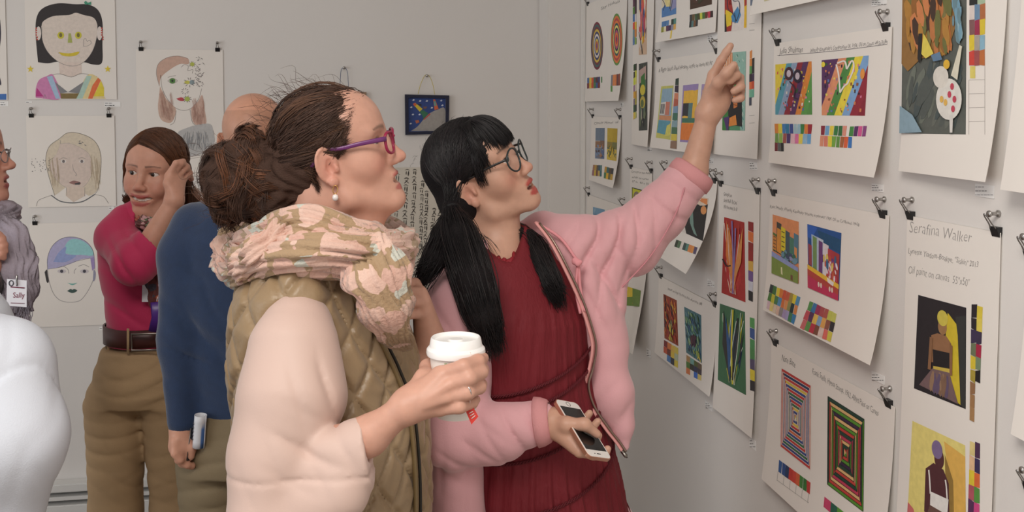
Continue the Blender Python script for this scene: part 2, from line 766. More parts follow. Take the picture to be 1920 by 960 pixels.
def clip_at(sh, q, what, side, pin=True):
    """q = 0..1 across the sheet's top edge"""
    u = sh.u0 + (sh.u1 - sh.u0) * q
    P = sh.to_world(np.array([u]), np.array([sh.v1 - 0.001]), -0.0004)[0]
    rz = {'R': math.pi / 2, 'B': math.pi}[sh.wall]
    root = empty('binder_clip', P, f'black binder clip on the {side} corner of {what}', 'binder clip', 'binder clips holding the sheets')
    root.rotation_euler = (0, 0, rz)
    o = bpy.data.objects.new('clip_body', CLIP_BODY)
    COL.objects.link(o)
    o.parent = root
    for hme in CLIP_HANDLES:
        h = bpy.data.objects.new('wire_handle', hme)
        COL.objects.link(h)
        h.parent = root
    if pin:
        pn = bpy.data.objects.new('push_pin', PIN_ME)
        COL.objects.link(pn)
        if sh.wall == 'R':
            pn.location = (XR, P[1], P[2] + 0.0295)
            pn.rotation_euler = (0, -math.pi / 2, 0)
        else:
            pn.location = (P[0], YB, P[2] + 0.0295)
            pn.rotation_euler = (math.pi / 2, 0, 0)
        tag(pn, f'silver push pin over the {side} corner of {what}', 'push pin', 'push pins in the walls')


M_CARD = mat('caption_card', (240, 238, 235), rough=0.6)


def caption(wall, px, py, wpx, hpx, what, lines=3):
    sh = Sheet('caption_card', f'small printed caption card beside {what}', 'caption card', wall, (px, py), (px + wpx, py),
               (px, py + hpx), (px + wpx, py + hpx), m=M_CARD, base=0.0012, group='caption cards')
    a = sh.art('print', m=M_PENCIL)
    r = random.Random(int(px * 7 + py))
    for i in range(lines):
        y = py + hpx * (i + 0.6) / (lines + 0.2)
        x = px + 1
        xe = px + wpx * (0.5, 0.62, 0.95)[i % 3]
        while x < xe:
            ww = r.uniform(2, 6)
            a.line([(x, y), (min(x + ww, xe), y)], 1.3 if i == 1 else 0.9, (70, 68, 68), n=1)
            x += ww + 1.2
    a.done(0.00002)
# ------------------------------------------------------------------ right wall: colour studies on sheets
GR = 'colour study sheets on the right-hand wall'
FULL = [(0, 0), (1, 0), (1, 1), (0, 1)]


def study(label, tl, tr, bl, br, curl=(0.0, 0.0), p=2.0, what=None, clips=(0.04, 0.96), ripple=0.0, base=0.004):
    sh = Sheet('colour_study_sheet', label, 'artwork', 'R', tl, tr, bl, br, curl, p, group=GR, ripple=ripple, base=base)
    for q in clips:
        clip_at(sh, q, what, 'left' if q < 0.5 else 'right')
    return sh


# --- ring study by the pilaster
S = study('sheet with two painted ring ovals hanging next to the pilaster', (1099, 14), (1171, -26), (1097, 188), (1164, 192), (0.005, 0.03),
          what='the ring oval sheet')
A = S.art('painting')
g_rings(A, 1119.5, 86, 11.5, 45, [(120, 40, 58), (64, 100, 100), (120, 44, 60), (220, 190, 70), (60, 60, 110), (235, 225, 215), (60, 70, 120), (230, 200, 80), (190, 90, 70), (120, 70, 130)])
A.done()
A = S.art('painting')
g_rings(A, 1156.5, 74, 11, 49, [(100, 150, 70), (225, 120, 60), (190, 70, 70), (235, 130, 60), (50, 90, 90), (235, 220, 120), (40, 50, 70), (180, 80, 120), (235, 130, 50), (200, 60, 70), (90, 70, 120)])
A.done()
A = S.art('swatch_chart').quad((1101, 146), (1125, 144), (1125, 165), (1101, 166)).chart([[(70, 110, 170), (235, 200, 60), (220, 90, 50), (60, 100, 90), (90, 40, 50), (60, 60, 110)], [(120, 40, 60), (230, 190, 60), (200, 80, 50), (80, 130, 70), (60, 90, 150), (120, 40, 50)]])
A.quad((1127, 144), (1129.5, 144), (1129.5, 155), (1127, 155)).chart([[(90, 140, 90)]])
A.quad((1146, 141), (1163, 138), (1163, 160), (1145, 161)).chart([[(130, 130, 140), (230, 140, 80), (225, 130, 70), (110, 60, 60), (150, 70, 50)]])
A.quad((1145, 161), (1148.5, 161), (1148.5, 172), (1145, 172)).chart([[(90, 150, 70)]])
A.done()
S.art('handwriting', m=M_PENCIL).text('Sky Hakala', (1127, 18), (1162, 4), 6, wob=0.8).done()

# --- two small landscapes under it
S = study('small sheet with a blue and a yellow landscape under the ring ovals', (1107, 222), (1163, 216), (1106, 338), (1150, 353), (0.01, 0.03),
          what='the small landscape sheet')
A = S.art('painting').quad((1117, 240), (1134, 240), (1133, 298), (1116, 297))
g_cells(A, [(0.42, [(116, 132, 150), (110, 128, 150)]), (0.22, [(150, 110, 80), (130, 100, 84)]), (0.36, [(110, 130, 160), (120, 120, 130), (90, 110, 150)])], 1)
g_dabs(A, None, [(90, 70, 70), (170, 120, 80), (130, 150, 180)], 26, 0.22, 3, 3, 0.0, (0, 1, 0.45, 1))
A.done()
A = S.art('painting').quad((1139, 240), (1158, 241), (1156, 302), (1138, 299))
g_cells(A, [(0.45, [(200, 170, 50), (190, 160, 40)]), (0.2, [(150, 130, 60), (120, 120, 70)]), (0.35, [(220, 190, 60), (210, 180, 70)])], 2)
g_dabs(A, None, [(240, 200, 60), (120, 110, 50), (90, 110, 80), (220, 170, 40)], 30, 0.2, 4, 2, None, (0, 1, 0.5, 1))
A.done()
A = S.art('swatch_chart').quad((1112, 309), (1129, 310), (1128, 331), (1110, 329)).chart([[(170, 120, 90), (190, 150, 60), (110, 90, 60), (60, 90, 110), (90, 130, 130)], [(150, 100, 110), (210, 180, 60), (120, 70, 60), (200, 170, 90), (60, 110, 120)]])
A.quad((1134, 312), (1151, 316), (1148, 338), (1132, 334)).chart([[(200, 150, 50), (60, 110, 110), (90, 70, 50), (60, 60, 60)], [(60, 120, 80), (230, 180, 40), (120, 110, 60), (200, 160, 60)]])
A.done()
S.art('handwriting', m=M_PENCIL).text('Claude Monet  oil', (1114, 233), (1159, 231), 5, wob=0.6).done()

# --- half hidden sheet behind the raised sleeve
S = study('sheet with a pale blue picture half behind the pink sleeve', (1099, 366), (1170, 385), (1098, 480), (1164, 505), (0.01, 0.02),
          what='the pale blue picture sheet')
A = S.art('painting').quad((1112, 388), (1134, 393), (1134, 440), (1112, 432))
g_dabs(A, (120, 160, 190), [(150, 180, 200), (100, 140, 170), (220, 220, 210)], 20, 0.3, 5)
A.done()

# --- tall narrow sheet of two bright paintings
S = study('tall narrow sheet of two bright paintings beside a column of swatches', (1186, -60), (1224, -85), (1186, 270), (1217, 277), (0.004, 0.02),
          what='the tall narrow bright sheet')
A = S.art('painting').quad((1198, -40), (1213, -46), (1213, 102), (1198, 103))
g_dabs(A, (214, 180, 150), [(220, 90, 80), (230, 200, 70), (70, 80, 130), (240, 225, 215), (200, 80, 100), (230, 150, 60)], 60, 0.42, 6, 1.5)
A.line([(1199, 60), (1204, 90), (1205, 101)], 1.2, (40, 40, 40))
A.done()
A = S.art('painting').quad((1198, 120), (1214, 116), (1214, 244), (1198, 245))
g_dabs(A, (60, 66, 60), [(40, 44, 46), (90, 110, 90), (200, 190, 170), (110, 120, 90)], 60, 0.4, 7, 2)
A.upoly([(0.1, 0.1), (0.9, 0.05), (0.9, 0.25), (0.1, 0.3)], (190, 160, 150))
A.upoly([(0.3, 0.2), (0.75, 0.15), (0.8, 0.45), (0.3, 0.5)], (60, 120, 50))
A.ell(0.5, 0.4, 0.3, 0.08, (214, 196, 60), True)
A.ell(0.5, 0.58, 0.32, 0.09, (196, 176, 70), True)
A.ell(0.45, 0.6, 0.18, 0.06, (90, 110, 60), True)
A.done()
A = S.art('swatch_chart').quad((1187, -30), (1194, -32), (1194, 84), (1187, 85)).chart([[c, d] for c, d in zip([(60, 70, 40), (210, 80, 90), (90, 40, 70), (80, 130, 50), (60, 110, 170), (220, 70, 50), (110, 140, 150), (90, 130, 180)], [(120, 60, 50), (230, 170, 160), (60, 40, 50), (70, 40, 60), (220, 210, 210), (230, 190, 60), (220, 140, 60), (140, 170, 80)])])
A.quad((1188, 121), (1194, 119), (1194, 222), (1188, 224)).chart([[(40, 80, 40), (60, 60, 50)], [(60, 60, 40), (210, 210, 60)], [(210, 220, 60), (230, 220, 120)], [(160, 120, 150), (220, 210, 190)], [(230, 170, 60), (200, 150, 50)], [(130, 110, 130), (180, 170, 60)], [(50, 90, 60), (60, 70, 60)], [(230, 200, 70), (200, 200, 110)]])
A.done()

# --- top sheet with two cut off paintings
S = study('sheet with a blue and a dark brown painting above a lifted lower edge', (1238, -85), (1346, -112), (1237, 79), (1343, 59), (0.028, 0.008),
          what='the blue and dark brown sheet')
A = S.art('painting').quad((1241, -50), (1269, -56), (1268, 26), (1241, 33))
A.upoly(FULL, (226, 214, 190))
A.upoly([(0, .8), (.3, .72), (.6, .8), (1, .7), (1, 1), (0, 1)], (84, 132, 190))
A.upoly([(.72, .5), (1, .3), (1, .85), (.6, .9)], (150, 150, 190))
A.upoly([(.1, .5), (.5, .45), (.62, .8), (.3, .78)], (232, 216, 150))
for q in ([(0.05, .6), (.2, .72), (.1, .85)], [(.3, .5), (.6, .62), (.55, .85)], [(.65, .45), (.72, .7), (.6, .9)]):
    A.line(q, 1.1, (50, 50, 60), True)
A.done()
A = S.art('painting').quad((1294, -60), (1335, -68), (1335, 8), (1294, 18))
g_dabs(A, (74, 50, 36), [(90, 56, 40), (60, 60, 40), (50, 70, 46), (84, 50, 40)], 30, 0.4, 8)
A.line([(.3, .5), (.35, .7), (.3, .82)], 1.6, (220, 220, 220), True)
A.line([(.42, .45), (.4, .62), (.45, .8)], 1.4, (170, 190, 200), True)
A.done()
A = S.art('swatch_chart').quad((1241, 41), (1268, 34), (1267, 55), (1240, 61)).chart([[(84, 130, 180), (80, 126, 180), (90, 140, 190), None, (40, 60, 50), (80, 140, 130)], [(150, 150, 60), (230, 220, 180), (100, 60, 90), (70, 50, 90), (150, 150, 170), (230, 180, 90)]])
A.quad((1258, 56), (1261, 55), (1259, 71), (1256, 73)).chart([[(236, 208, 90)]])
A.quad((1293, 28), (1337, 20), (1337, 32), (1293, 40)).chart([[(60, 60, 60), (110, 90, 60), (60, 90, 60), (70, 70, 40), (210, 210, 80), (80, 120, 60), (110, 60, 40), (200, 60, 80), (60, 40, 40)]])
A.quad((1293, 40), (1309, 37), (1308, 49), (1292, 52)).chart([[(50, 50, 50), (90, 130, 130), (130, 90, 60), (60, 60, 60)]])
A.done()

# --- tall sheet of two figure-like paintings
S = study('tall sheet with a white and red painting over a green and black one', (1345, -110), (1428, -140), (1341, 290), (1422, 298), (0.01, 0.008),
          what='the green and black sheet')
A = S.art('painting').quad((1359, -50), (1401, -58), (1400, 54), (1359, 60))
A.upoly(FULL, (232, 222, 216))
A.upoly([(0, .2), (.2, .2), (.18, .6), (.4, .72), (.3, 1), (0, 1)], (170, 50, 44))
A.upoly([(0.05, .62), (.35, .7), (.3, .9), (.1, .92), (.02, .75)], (238, 206, 50))
A.upoly([(0, .7), (.05, .7), (.1, 1), (0, 1)], (40, 36, 36))
A.upoly([(.85, .3), (1, .25), (1, .98), (.88, .98), (.9, .7)], (236, 190, 50))
A.upoly([(.92, .25), (1, .24), (1, .6), (.9, .62)], (180, 60, 50))
A.upoly([(.3, .75), (.6, .6), (.75, .75), (.6, .88), (.35, .85)], (74, 140, 190))
A.upoly([(.35, .1), (.7, .1), (.68, .45), (.4, .5)], (196, 206, 206))
for q in ([(.12, .3), (.15, .6), (.4, .72), (.55, .85)], [(.35, .2), (.38, .48), (.65, .52), (.68, .7), (.55, .84)], [(.45, .7), (.5, .8), (.48, .88)]):
    A.line(q, 1.3, (50, 60, 80), True)
A.done()
A = S.art('painting').quad((1358, 100), (1399, 96), (1397, 245), (1355, 244))
A.upoly(FULL, (88, 150, 110))
A.upoly([(0, 0), (.38, 0), (.4, .25), (0, .3)], (226, 130, 60))
for i in range(5):
    A.line([(.05 + .07 * i, .01), (.05 + .07 * i, .26)], 1.1, (240, 220, 200), True, 1)
A.upoly([(.38, 0), (1, 0), (1, 1), (.8, 1), (.75, .3), (.42, .25)], (150, 190, 176))
r_ = random.Random(4)
for i in range(46):
    x, y = r_.uniform(.42, .97), r_.uniform(.02, .95)
    if x < .8 and y > .25:
        continue
    A.line([(x, y), (x + .04, y + .03)], 1.0, r_.choice([(60, 130, 110), (230, 230, 220), (70, 140, 150)]), True, 1)
A.k += 1
A.upoly([(.45, .3), (.6, .2), (.8, .3), (.84, .7), (.7, .8), (.5, .6)], (60, 140, 60))
A.upoly([(.3, .52), (.6, .42), (.85, .55), (.88, .95), (.2, .92), (.05, .78), (.3, .75)], (32, 30, 32))
A.upoly([(0, .8), (.25, .74), (.3, 1), (0, 1)], (60, 130, 60))
A.upoly([(.05, .84), (.3, .82), (.28, 1), (.2, 1)], (80, 50, 110))
A.upoly([(.32, .84), (.6, .8), (.66, .93), (.3, .95)], (226, 140, 60))
A.upoly([(.45, .5), (.68, .52), (.66, .7), (.5, .72)], (206, 120, 60))
for i in range(4):
    A.line([(.48, .55 + .04 * i), (.64, .56 + .04 * i)], 0.9, (50, 40, 40), True, 1)
A.done()
A = S.art('swatch_chart').quad((1406, 96), (1415, 92), (1414, 197), (1405, 197)).chart([[(222, 140, 70), None], [(222, 140, 70), (50, 46, 46)], [(90, 150, 80), (46, 44, 44)], [(50, 40, 50), (70, 50, 80)], [(222, 110, 60), (200, 80, 50)], [(120, 180, 150), (110, 176, 150)], [(70, 76, 90), None]])
A.quad((1407, -30), (1412, -31), (1412, 10), (1407, 11)).chart([[(110, 120, 140)]])
A.done()
A = S.art('pencil_grid', m=M_PENCIL)
for yy in (45, 57, 217, 231):
    A.line([(1405, yy), (1415, yy - 1)], 0.7, (150, 146, 144), n=1)
A.done()

# --- sheet behind the pointing hand, two blue and yellow pictures
S = study('sheet with two blue and yellow pictures behind the pointing hand', (1229, 114), (1340, 96), (1220, 276), (1337, 293), (0.02, 0.03),
          what='the sheet behind the pointing hand')
A = S.art('painting').quad((1240, 162), (1263, 160), (1257, 262), (1230, 258))
A.upoly(FULL, (206, 204, 110))
A.upoly([(.12, .05), (.95, .05), (.95, .92), (.05, .9)], (150, 180, 200))
A.upoly([(.12, .32), (.5, .3), (.48, .55), (.1, .55)], (226, 222, 216))
for i in range(4):
    A.line([(.16 + .08 * i, .34), (.15 + .08 * i, .53)], 1.2, (50, 50, 56), True, 1)
A.upoly([(.5, .3), (.82, .3), (.8, .55), (.48, .55)], (206, 130, 110))
A.upoly([(.1, .56), (.95, .56), (.95, .65), (.08, .65)], (214, 150, 110))
A.upoly([(.08, .66), (.95, .66), (.6, .92), (.04, .9)], (96, 160, 180))
A.upoly([(.7, .75), (.98, .7), (.98, .92), (.62, .95)], (220, 214, 110))
A.done()
A = S.art('painting').quad((1281, 160), (1310, 157), (1302, 268), (1275, 266))
A.upoly(FULL, (160, 140, 190))
A.upoly([(.08, .1), (1, .1), (1, .75), (.06, .75)], (236, 186, 70))
A.upoly([(.08, .32), (.45, .32), (.44, .55), (.06, .55)], (50, 50, 56))
A.upoly([(.45, .32), (.72, .32), (.7, .58), (.44, .58)], (96, 130, 130))
A.upoly([(.06, .58), (1, .58), (1, .66), (.06, .66)], (70, 120, 100))
A.upoly([(.04, .67), (.9, .67), (.85, .96), (.02, .96)], (230, 130, 60))
A.done()
A = S.art('painting').quad((1316, 158), (1336, 157), (1330, 270), (1308, 268))
A.upoly(FULL, (170, 150, 190))
A.upoly([(.1, .1), (.9, .1), (.9, .9), (.1, .9)], (220, 170, 120))
A.done()
A = S.art('swatch_chart').quad((1267, 147), (1273, 147), (1269, 278), (1257, 277)).chart([[(50, 70, 60)], [(60, 50, 70)], [(220, 140, 110)], [(190, 100, 80)], [(130, 160, 190)], [(70, 120, 100)], [(140, 170, 180)], [(80, 120, 90)], [(220, 200, 80)], [(150, 120, 100)]])
A.done()
S.art('handwriting', m=M_PENCIL).text('A Bigger Splash, David Hockney, acrylic on canvas 96"x96"', (1235, 135), (1336, 122), 8, wob=1.0).done()

# --- little text sheet with a yellow picture
S = study('narrow sheet of notes with a small yellow picture above the pink sleeve', (1182, 313), (1222, 321), (1180, 470), (1216, 490), (0.0, 0.01),
          what='the narrow sheet of notes')
A = S.art('painting').quad((1185, 351), (1204, 356), (1203, 384), (1185, 379))
A.upoly(FULL, (40, 40, 40))
A.upoly([(.06, .05), (.94, .07), (.94, .95), (.06, .93)], (206, 206, 50))
A.ell(.5, .7, .36, .5, (140, 120, 110), True)
A.ell(.5, .75, .26, .36, (214, 206, 70), True)
A.upoly([(0.06, .95), (.94, .95), (.94, 1), (0.06, 1)], (60, 60, 60))
A.done()
A = S.art('handwriting', m=M_PENCIL)
A.text('George in the Field', (1184, 323), (1219, 327), 4, wob=.5)
A.text('acrylic on canvas', (1185, 333), (1216, 338), 4, (70, 66, 66), wob=.5)
A.text('37 in.  60 x 50', (1185, 341), (1216, 347), 4, (70, 66, 66), wob=.5)
A.done()

# --- strongly curled sheet with a dark painting
S = study('strongly curled sheet with a dark painting below the raised wrist', (1227, 318), (1339, 338), (1236, 485), (1291, 508), (0.045, 0.085), 1.8,
          what='the strongly curled dark sheet')
A = S.art('painting').quad((1285, 362), (1329, 372), (1318, 452), (1274, 432))
A.upoly(FULL, (34, 32, 32))
A.upoly([(0, 0), (1, 0), (1, .2), (.75, .3), (.4, .25), (0, .35)], (226, 206, 186))
A.upoly([(.5, .05), (.95, .02), (.98, .16), (.7, .12)], (226, 140, 80))
A.ell(.86, .3, .12, .1, (220, 150, 90), True)
A.upoly([(.3, .4), (.42, .36), (.55, .75), (.75, .95), (.6, .92), (.38, .7)], (120, 150, 140))
A.upoly([(0, .78), (.2, .85), (.3, 1), (0, 1)], (224, 214, 206))
A.done()
A = S.art('swatch_chart').quad((1268, 449), (1308, 464), (1304, 477), (1264, 462)).chart([[(60, 70, 56), (90, 120, 90), (226, 220, 210), (60, 80, 76), (90, 140, 130), (220, 140, 80), (226, 150, 80), (90, 80, 110)]])
A.done()
S.art('handwriting', m=M_PENCIL).text('DEVAN', (1319, 349), (1334, 352), 7, wob=.4).done()

# --- sheet with two tree paintings
S = study('sheet with a red and a blue green dabbed painting low on the wall', (1228, 516), (1340, 567), (1234, 667), (1335, 747), (0.012, 0.02),
          what='the sheet of dabbed paintings')
A = S.art('painting').quad((1244, 551), (1269, 563), (1272, 649), (1246, 634))
g_dabs(A, (150, 70, 46), [(190, 70, 50), (214, 120, 60), (120, 40, 40), (220, 190, 80), (60, 40, 50), (170, 60, 50)], 90, 0.17, 9, 2.2, 0.9)
g_dabs(A, None, [(220, 200, 80), (200, 180, 120), (70, 70, 60)], 16, 0.15, 10, 2, 1.4, (.35, .75, .4, 1))
A.done()
A = S.art('painting').quad((1283, 575), (1315, 591), (1316, 681), (1287, 661))
g_dabs(A, (80, 120, 130), [(60, 90, 130), (110, 160, 130), (150, 180, 130), (50, 70, 80), (120, 160, 170), (60, 100, 70)], 100, 0.16, 11, 2.2, 0.9)
g_dabs(A, None, [(70, 40, 60), (90, 50, 60)], 8, 0.22, 12, 1.5, 1.4, (.3, .75, .45, .8))
g_dabs(A, None, [(230, 210, 90), (150, 170, 90)], 10, 0.16, 13, 2, .7, (.4, 1, .75, 1))
A.done()
A = S.art('swatch_chart').quad((1245, 637), (1272, 653), (1271, 690), (1244, 672)).chart([[(130, 50, 50), (220, 130, 70), (230, 190, 90), (220, 200, 90)], [(200, 90, 60), (120, 60, 50), (230, 200, 80), (190, 200, 170)], [None, (80, 130, 190), (60, 60, 70), (226, 206, 80)]])
A.quad((1287, 665), (1316, 684), (1315, 714), (1287, 700)).chart([[(180, 140, 90), (120, 170, 160), (90, 100, 50), (110, 90, 70)], [(90, 130, 60), (60, 60, 50), (60, 60, 90), (70, 60, 70)], [(220, 130, 80), None, (60, 110, 200), (220, 200, 120)]])
A.done()
S.art('handwriting', m=M_PENCIL).text('Vincent van Gogh, The Park at Arles, oil on canvas, 1888', (1252, 543), (1316, 573), 5, (110, 106, 104), wob=.6).done()

# --- wavy sheet hanging low by the pink jacket
S = study('wavy narrow sheet with a green and orange picture beside the pink jacket', (1163, 455), (1216, 478), (1160, 640), (1200, 656), (0.03, 0.02),
          what='the wavy narrow sheet', ripple=0.03)
A = S.art('painting').quad((1170, 535), (1202, 545), (1199, 575), (1172, 572))
A.upoly(FULL, (110, 140, 60))
A.upoly([(0, 0), (.7, 0), (.5, .5), (0, .6)], (226, 196, 60))
A.upoly([(.6, .2), (1, .0), (.9, .7), (.5, .9)], (226, 130, 50))
A.done()

# --- tall sheet with two leaf paintings
S = study('tall sheet with a red leaf painting over a green leaf painting', (1346, 345), (1413, 356), (1339, 768), (1420, 828), (0.012, 0.012),
          what='the leaf painting sheet')
A = S.art('painting').quad((1358, 407), (1396, 417), (1398, 567), (1353, 549))
g_blades(A, (176, 44, 40), [(226, 130, 60), (200, 60, 50), (226, 150, 80), (130, 30, 40), (190, 50, 50), (130, 110, 170), (226, 110, 60)], 26, 21, edge=(236, 214, 200))
for q in ([(.5, .95), (.5, .5), (.42, .02)], [(.5, .9), (.56, .5), (.6, .1)]):
    A.line(q, 2.4, (140, 120, 180), True)
A.line([(.02, .55), (.2, .62), (.4, .6)], 2.2, (40, 30, 36), True)
A.done()
A = S.art('painting').quad((1350, 569), (1397, 585), (1399, 741), (1346, 712))
g_blades(A, (64, 110, 76), [(50, 90, 140), (80, 140, 90), (60, 110, 70), (200, 190, 60), (40, 60, 90), (90, 150, 100), (50, 50, 50)], 26, 22, edge=(214, 226, 206))
A.line([(.55, .95), (.5, .5), (.55, .02)], 3, (206, 196, 60), True)
A.line([(.75, .1), (.6, .5), (.55, .9)], 2.4, (34, 34, 38), True)
A.done()
A = S.art('swatch_chart').quad((1403, 414), (1413, 418), (1412, 566), (1404, 562)).chart([[(150, 40, 40)], [(226, 120, 60)], [(150, 44, 40)], [(160, 46, 40)], [(226, 180, 80)], [(120, 90, 150)], [(214, 214, 226)], [(40, 36, 40)]])
A.quad((1406, 594), (1415, 598), (1416, 735), (1407, 730)).chart([[(90, 160, 90)], [(60, 90, 150)], [(80, 150, 90)], [(80, 140, 80)], [(90, 80, 110)], [(226, 206, 60)], [(50, 46, 50)]])
A.done()
A = S.art('handwriting', m=M_PENCIL)
A.text('Georgia Lee', (1357, 366), (1372, 370), 7, (70, 68, 68), wob=.6)
A.text('Georgia OKeeffe, "Red Canna"', (1357, 378), (1382, 384), 7, (70, 68, 68), wob=.6)
A.text('1924, oil on canvas, 36 x 30', (1357, 390), (1382, 396), 7, (70, 68, 68), wob=.6)
A.done()

# --- sheet above, cut off by the frame
S = study('sheet whose lower edge curls out above the striped paintings', (1421, -190), (1668, -260), (1415, 26), (1652, -25), (0.03, 0.03), what='the sheet above the striped paintings', clips=())
A = S.art('painting').quad((1432, -120), (1500, -140), (1500, -16), (1433, 3))
A.upoly(FULL, (206, 196, 150))
A.upoly([(0, 0), (1, 0), (1, .4), (0, .5)], (150, 150, 120))
A.done()

# --- two diagonal band paintings
S = study('wide sheet with two paintings of slanting colour bands', (1447, 84), (1669, 48), (1445, 304), (1641, 335), (0.01, 0.03), 2.2,
          what='the slanting colour band sheet')


def confetti(a, seed, n, cols, sz=0.045):
    r = random.Random(seed)
    for i in range(n):
        x, y = r.uniform(.04, .92), r.uniform(.05, .92)
        w, h = r.uniform(.4, 1.2) * sz, r.uniform(.5, 1.4) * sz
        a.poly([(x, y), (x + w, y + r.uniform(-.01, .01)), (x + w * .9, y + h), (x + r.uniform(-.01, .01), y + h)], r.choice(cols), True, False)
    a.k += 1


A = S.art('painting').quad((1454, 121), (1522, 115), (1523, 215), (1454, 215))
g_bands(A, [(232, 206, 60), (236, 210, 70), (90, 160, 180), (150, 170, 200), (150, 40, 56), (90, 50, 100), (226, 140, 60), (96, 160, 80), (90, 150, 76)], 0.38)
confetti(A, 31, 60, [(60, 40, 60), (214, 100, 80), (236, 210, 90), (220, 140, 170), (90, 110, 170), (236, 230, 220), (60, 90, 60)])
for cx, cy, c in ((.38, .2, (70, 34, 50)), (.62, .26, (46, 34, 56))):
    A.ell(cx, cy, .12, .13, c, True)
    A.ell(cx, cy, .06, .07, (214, 200, 214), True)
A.line([(.4, .35), (.55, .5), (.52, .66), (.62, .7)], 2.4, (60, 40, 60), True)
A.done()
A = S.art('painting').quad((1541, 113), (1629, 104), (1622, 217), (1541, 216))
g_bands(A, [(90, 50, 100), (90, 50, 96), (226, 150, 110), (80, 140, 70), (236, 214, 70), (130, 170, 214), (150, 44, 60), (140, 40, 56)], 0.42)
confetti(A, 32, 60, [(60, 40, 60), (214, 130, 90), (236, 220, 100), (220, 130, 160), (100, 120, 180), (150, 90, 60), (60, 100, 60)])
for q in ([(.32, .1), (.38, .3), (.42, .6)], [(.34, .08), (.5, .06), (.55, .2)], [(.55, .2), (.66, .06), (.7, .2), (.58, .45)], [(.42, .6), (.5, .5), (.58, .45)]):
    A.line(q, 3.0, (238, 230, 222), True)
A.ell(.04, .08, .04, .05, (236, 214, 70), True)
A.ell(.9, .3, .05, .09, (230, 150, 70), True)
A.done()
A = S.art('swatch_chart').quad((1453, 232), (1523, 233), (1522, 251), (1453, 250)).chart([[(226, 140, 60), (236, 214, 70), (70, 130, 190), (50, 130, 170), (60, 80, 150), (170, 200, 210), (160, 196, 210), (60, 130, 70), (226, 130, 60), (160, 40, 56)]], .06, 1)
A.quad((1453, 250), (1521, 251), (1520, 270), (1453, 268)).chart([[(120, 160, 80), (150, 190, 90), (170, 90, 80), (80, 50, 110), (236, 190, 200), (226, 120, 170), (236, 214, 90), (150, 190, 220), (110, 170, 220)]], .06, 2)
A.quad((1453, 267), (1470, 268), (1470, 284), (1453, 283)).chart([[(120, 44, 50), (100, 100, 100), (40, 40, 40)]], .06, 3)
A.quad((1540, 236), (1589, 236), (1587, 255), (1539, 253)).chart([[(140, 40, 60), (120, 170, 210), (236, 214, 70), (60, 130, 70), (50, 110, 60), (226, 150, 130)]], .08, 4)
A.quad((1594, 237), (1627, 236), (1624, 256), (1592, 255)).chart([[(70, 140, 70), (90, 50, 100), (214, 90, 150), (140, 70, 130)]], .1, 5)
A.quad((1538, 254), (1599, 257), (1597, 278), (1537, 274)).chart([[(226, 150, 120), (220, 130, 110), (236, 214, 70), (120, 170, 70), (100, 150, 70), (170, 100, 60), (220, 100, 60), (60, 120, 190)]], .06, 6)
A.done()
A = S.art('handwriting', m=M_PENCIL)
A.text('Julia Shulman', (1461, 101), (1505, 97), 12, (100, 96, 98), wob=1)
A.text("Wassily Kandinsky's Composition IX, 1936, Oil on Canvas 44.5x76.8in", (1519, 98), (1664, 82), 8, (96, 92, 96), wob=1)
A.line([(1458, 104), (1560, 96), (1664, 83)], 0.9, (110, 106, 110))
A.done()

# --- two town-like paintings
S = study('wide sheet with two blocky house paintings and tilted swatch charts', (1442, 362), (1659, 401), (1432, 582), (1638, 688), (0.014, 0.032), 2.2,
          what='the blocky house sheet')
A = S.art('painting').quad((1449, 402), (1498, 416), (1498, 532), (1448, 512))
A.upoly(FULL, (230, 150, 100))
for x0, x1, y0, y1, c in ((0.02, .16, .3, .62, (90, 120, 60)), (.03, .16, .34, .6, (220, 140, 60)), (.16, .34, .1, .64, (70, 66, 60)), (.18, .32, .2, .62, (226, 150, 60)),
                          (.33, .5, .16, .66, (226, 206, 50)), (.5, .66, .2, .66, (70, 90, 100)), (.66, .84, .28, .7, (80, 130, 110)), (.82, 1, .2, .68, (90, 130, 150)),
                          (.84, .94, .42, .6, (220, 150, 90))):
    A.upoly([(x0, y0), (x1, y0 + .02), (x1, y1), (x0, y1 - .02)], c)
for i in range(5):
    A.line([(.36, .24 + .08 * i), (.47, .25 + .08 * i)], 1.4, (60, 60, 50), True, 1)
    A.line([(.05, .36 + .06 * i), (.14, .37 + .06 * i)], 1.2, (60, 60, 50), True, 1)
g_dabs(A, None, [(110, 150, 170), (150, 150, 190), (60, 110, 90), (70, 80, 110)], 24, 0.18, 14, 2, .1, (.3, 1, .5, .78))
A.upoly([(0, .62), (1, .74), (1, .82), (0, .72)], (150, 160, 206))
A.upoly([(0, .71), (1, .81), (1, 1), (0, 1)], (130, 150, 70))
A.upoly([(.35, .84), (.4, .83), (.42, .96), (.36, .95)], (230, 226, 180))
A.upoly([(.72, .9), (.8, .9), (.8, .99), (.72, .98)], (120, 80, 60))
A.done()
A = S.art('painting').quad((1514, 420), (1578, 437), (1573, 564), (1516, 539))
A.upoly(FULL, (36, 84, 150))
A.upoly([(.3, .05), (1, .1), (1, .3), (.4, .25)], (30, 80, 120))
A.upoly([(0, 0), (.3, .02), (.12, .22), (0, .2)], (50, 100, 190))
for x0, x1, y0, y1, c in ((.12, .3, .14, .7, (170, 190, 214)), (.16, .28, .16, .7, (120, 150, 90)), (.3, .48, .16, .74, (200, 210, 226)), (.34, .46, .2, .72, (110, 60, 120)),
                          (.48, .64, .22, .74, (226, 216, 220)), (.62, .8, .28, .76, (180, 60, 70)), (.8, .98, .3, .78, (170, 60, 60)), (.03, .13, .3, .64, (160, 70, 80))):
    A.upoly([(x0, y0), (x1, y0 + .02), (x1, y1), (x0, y1 - .02)], c)
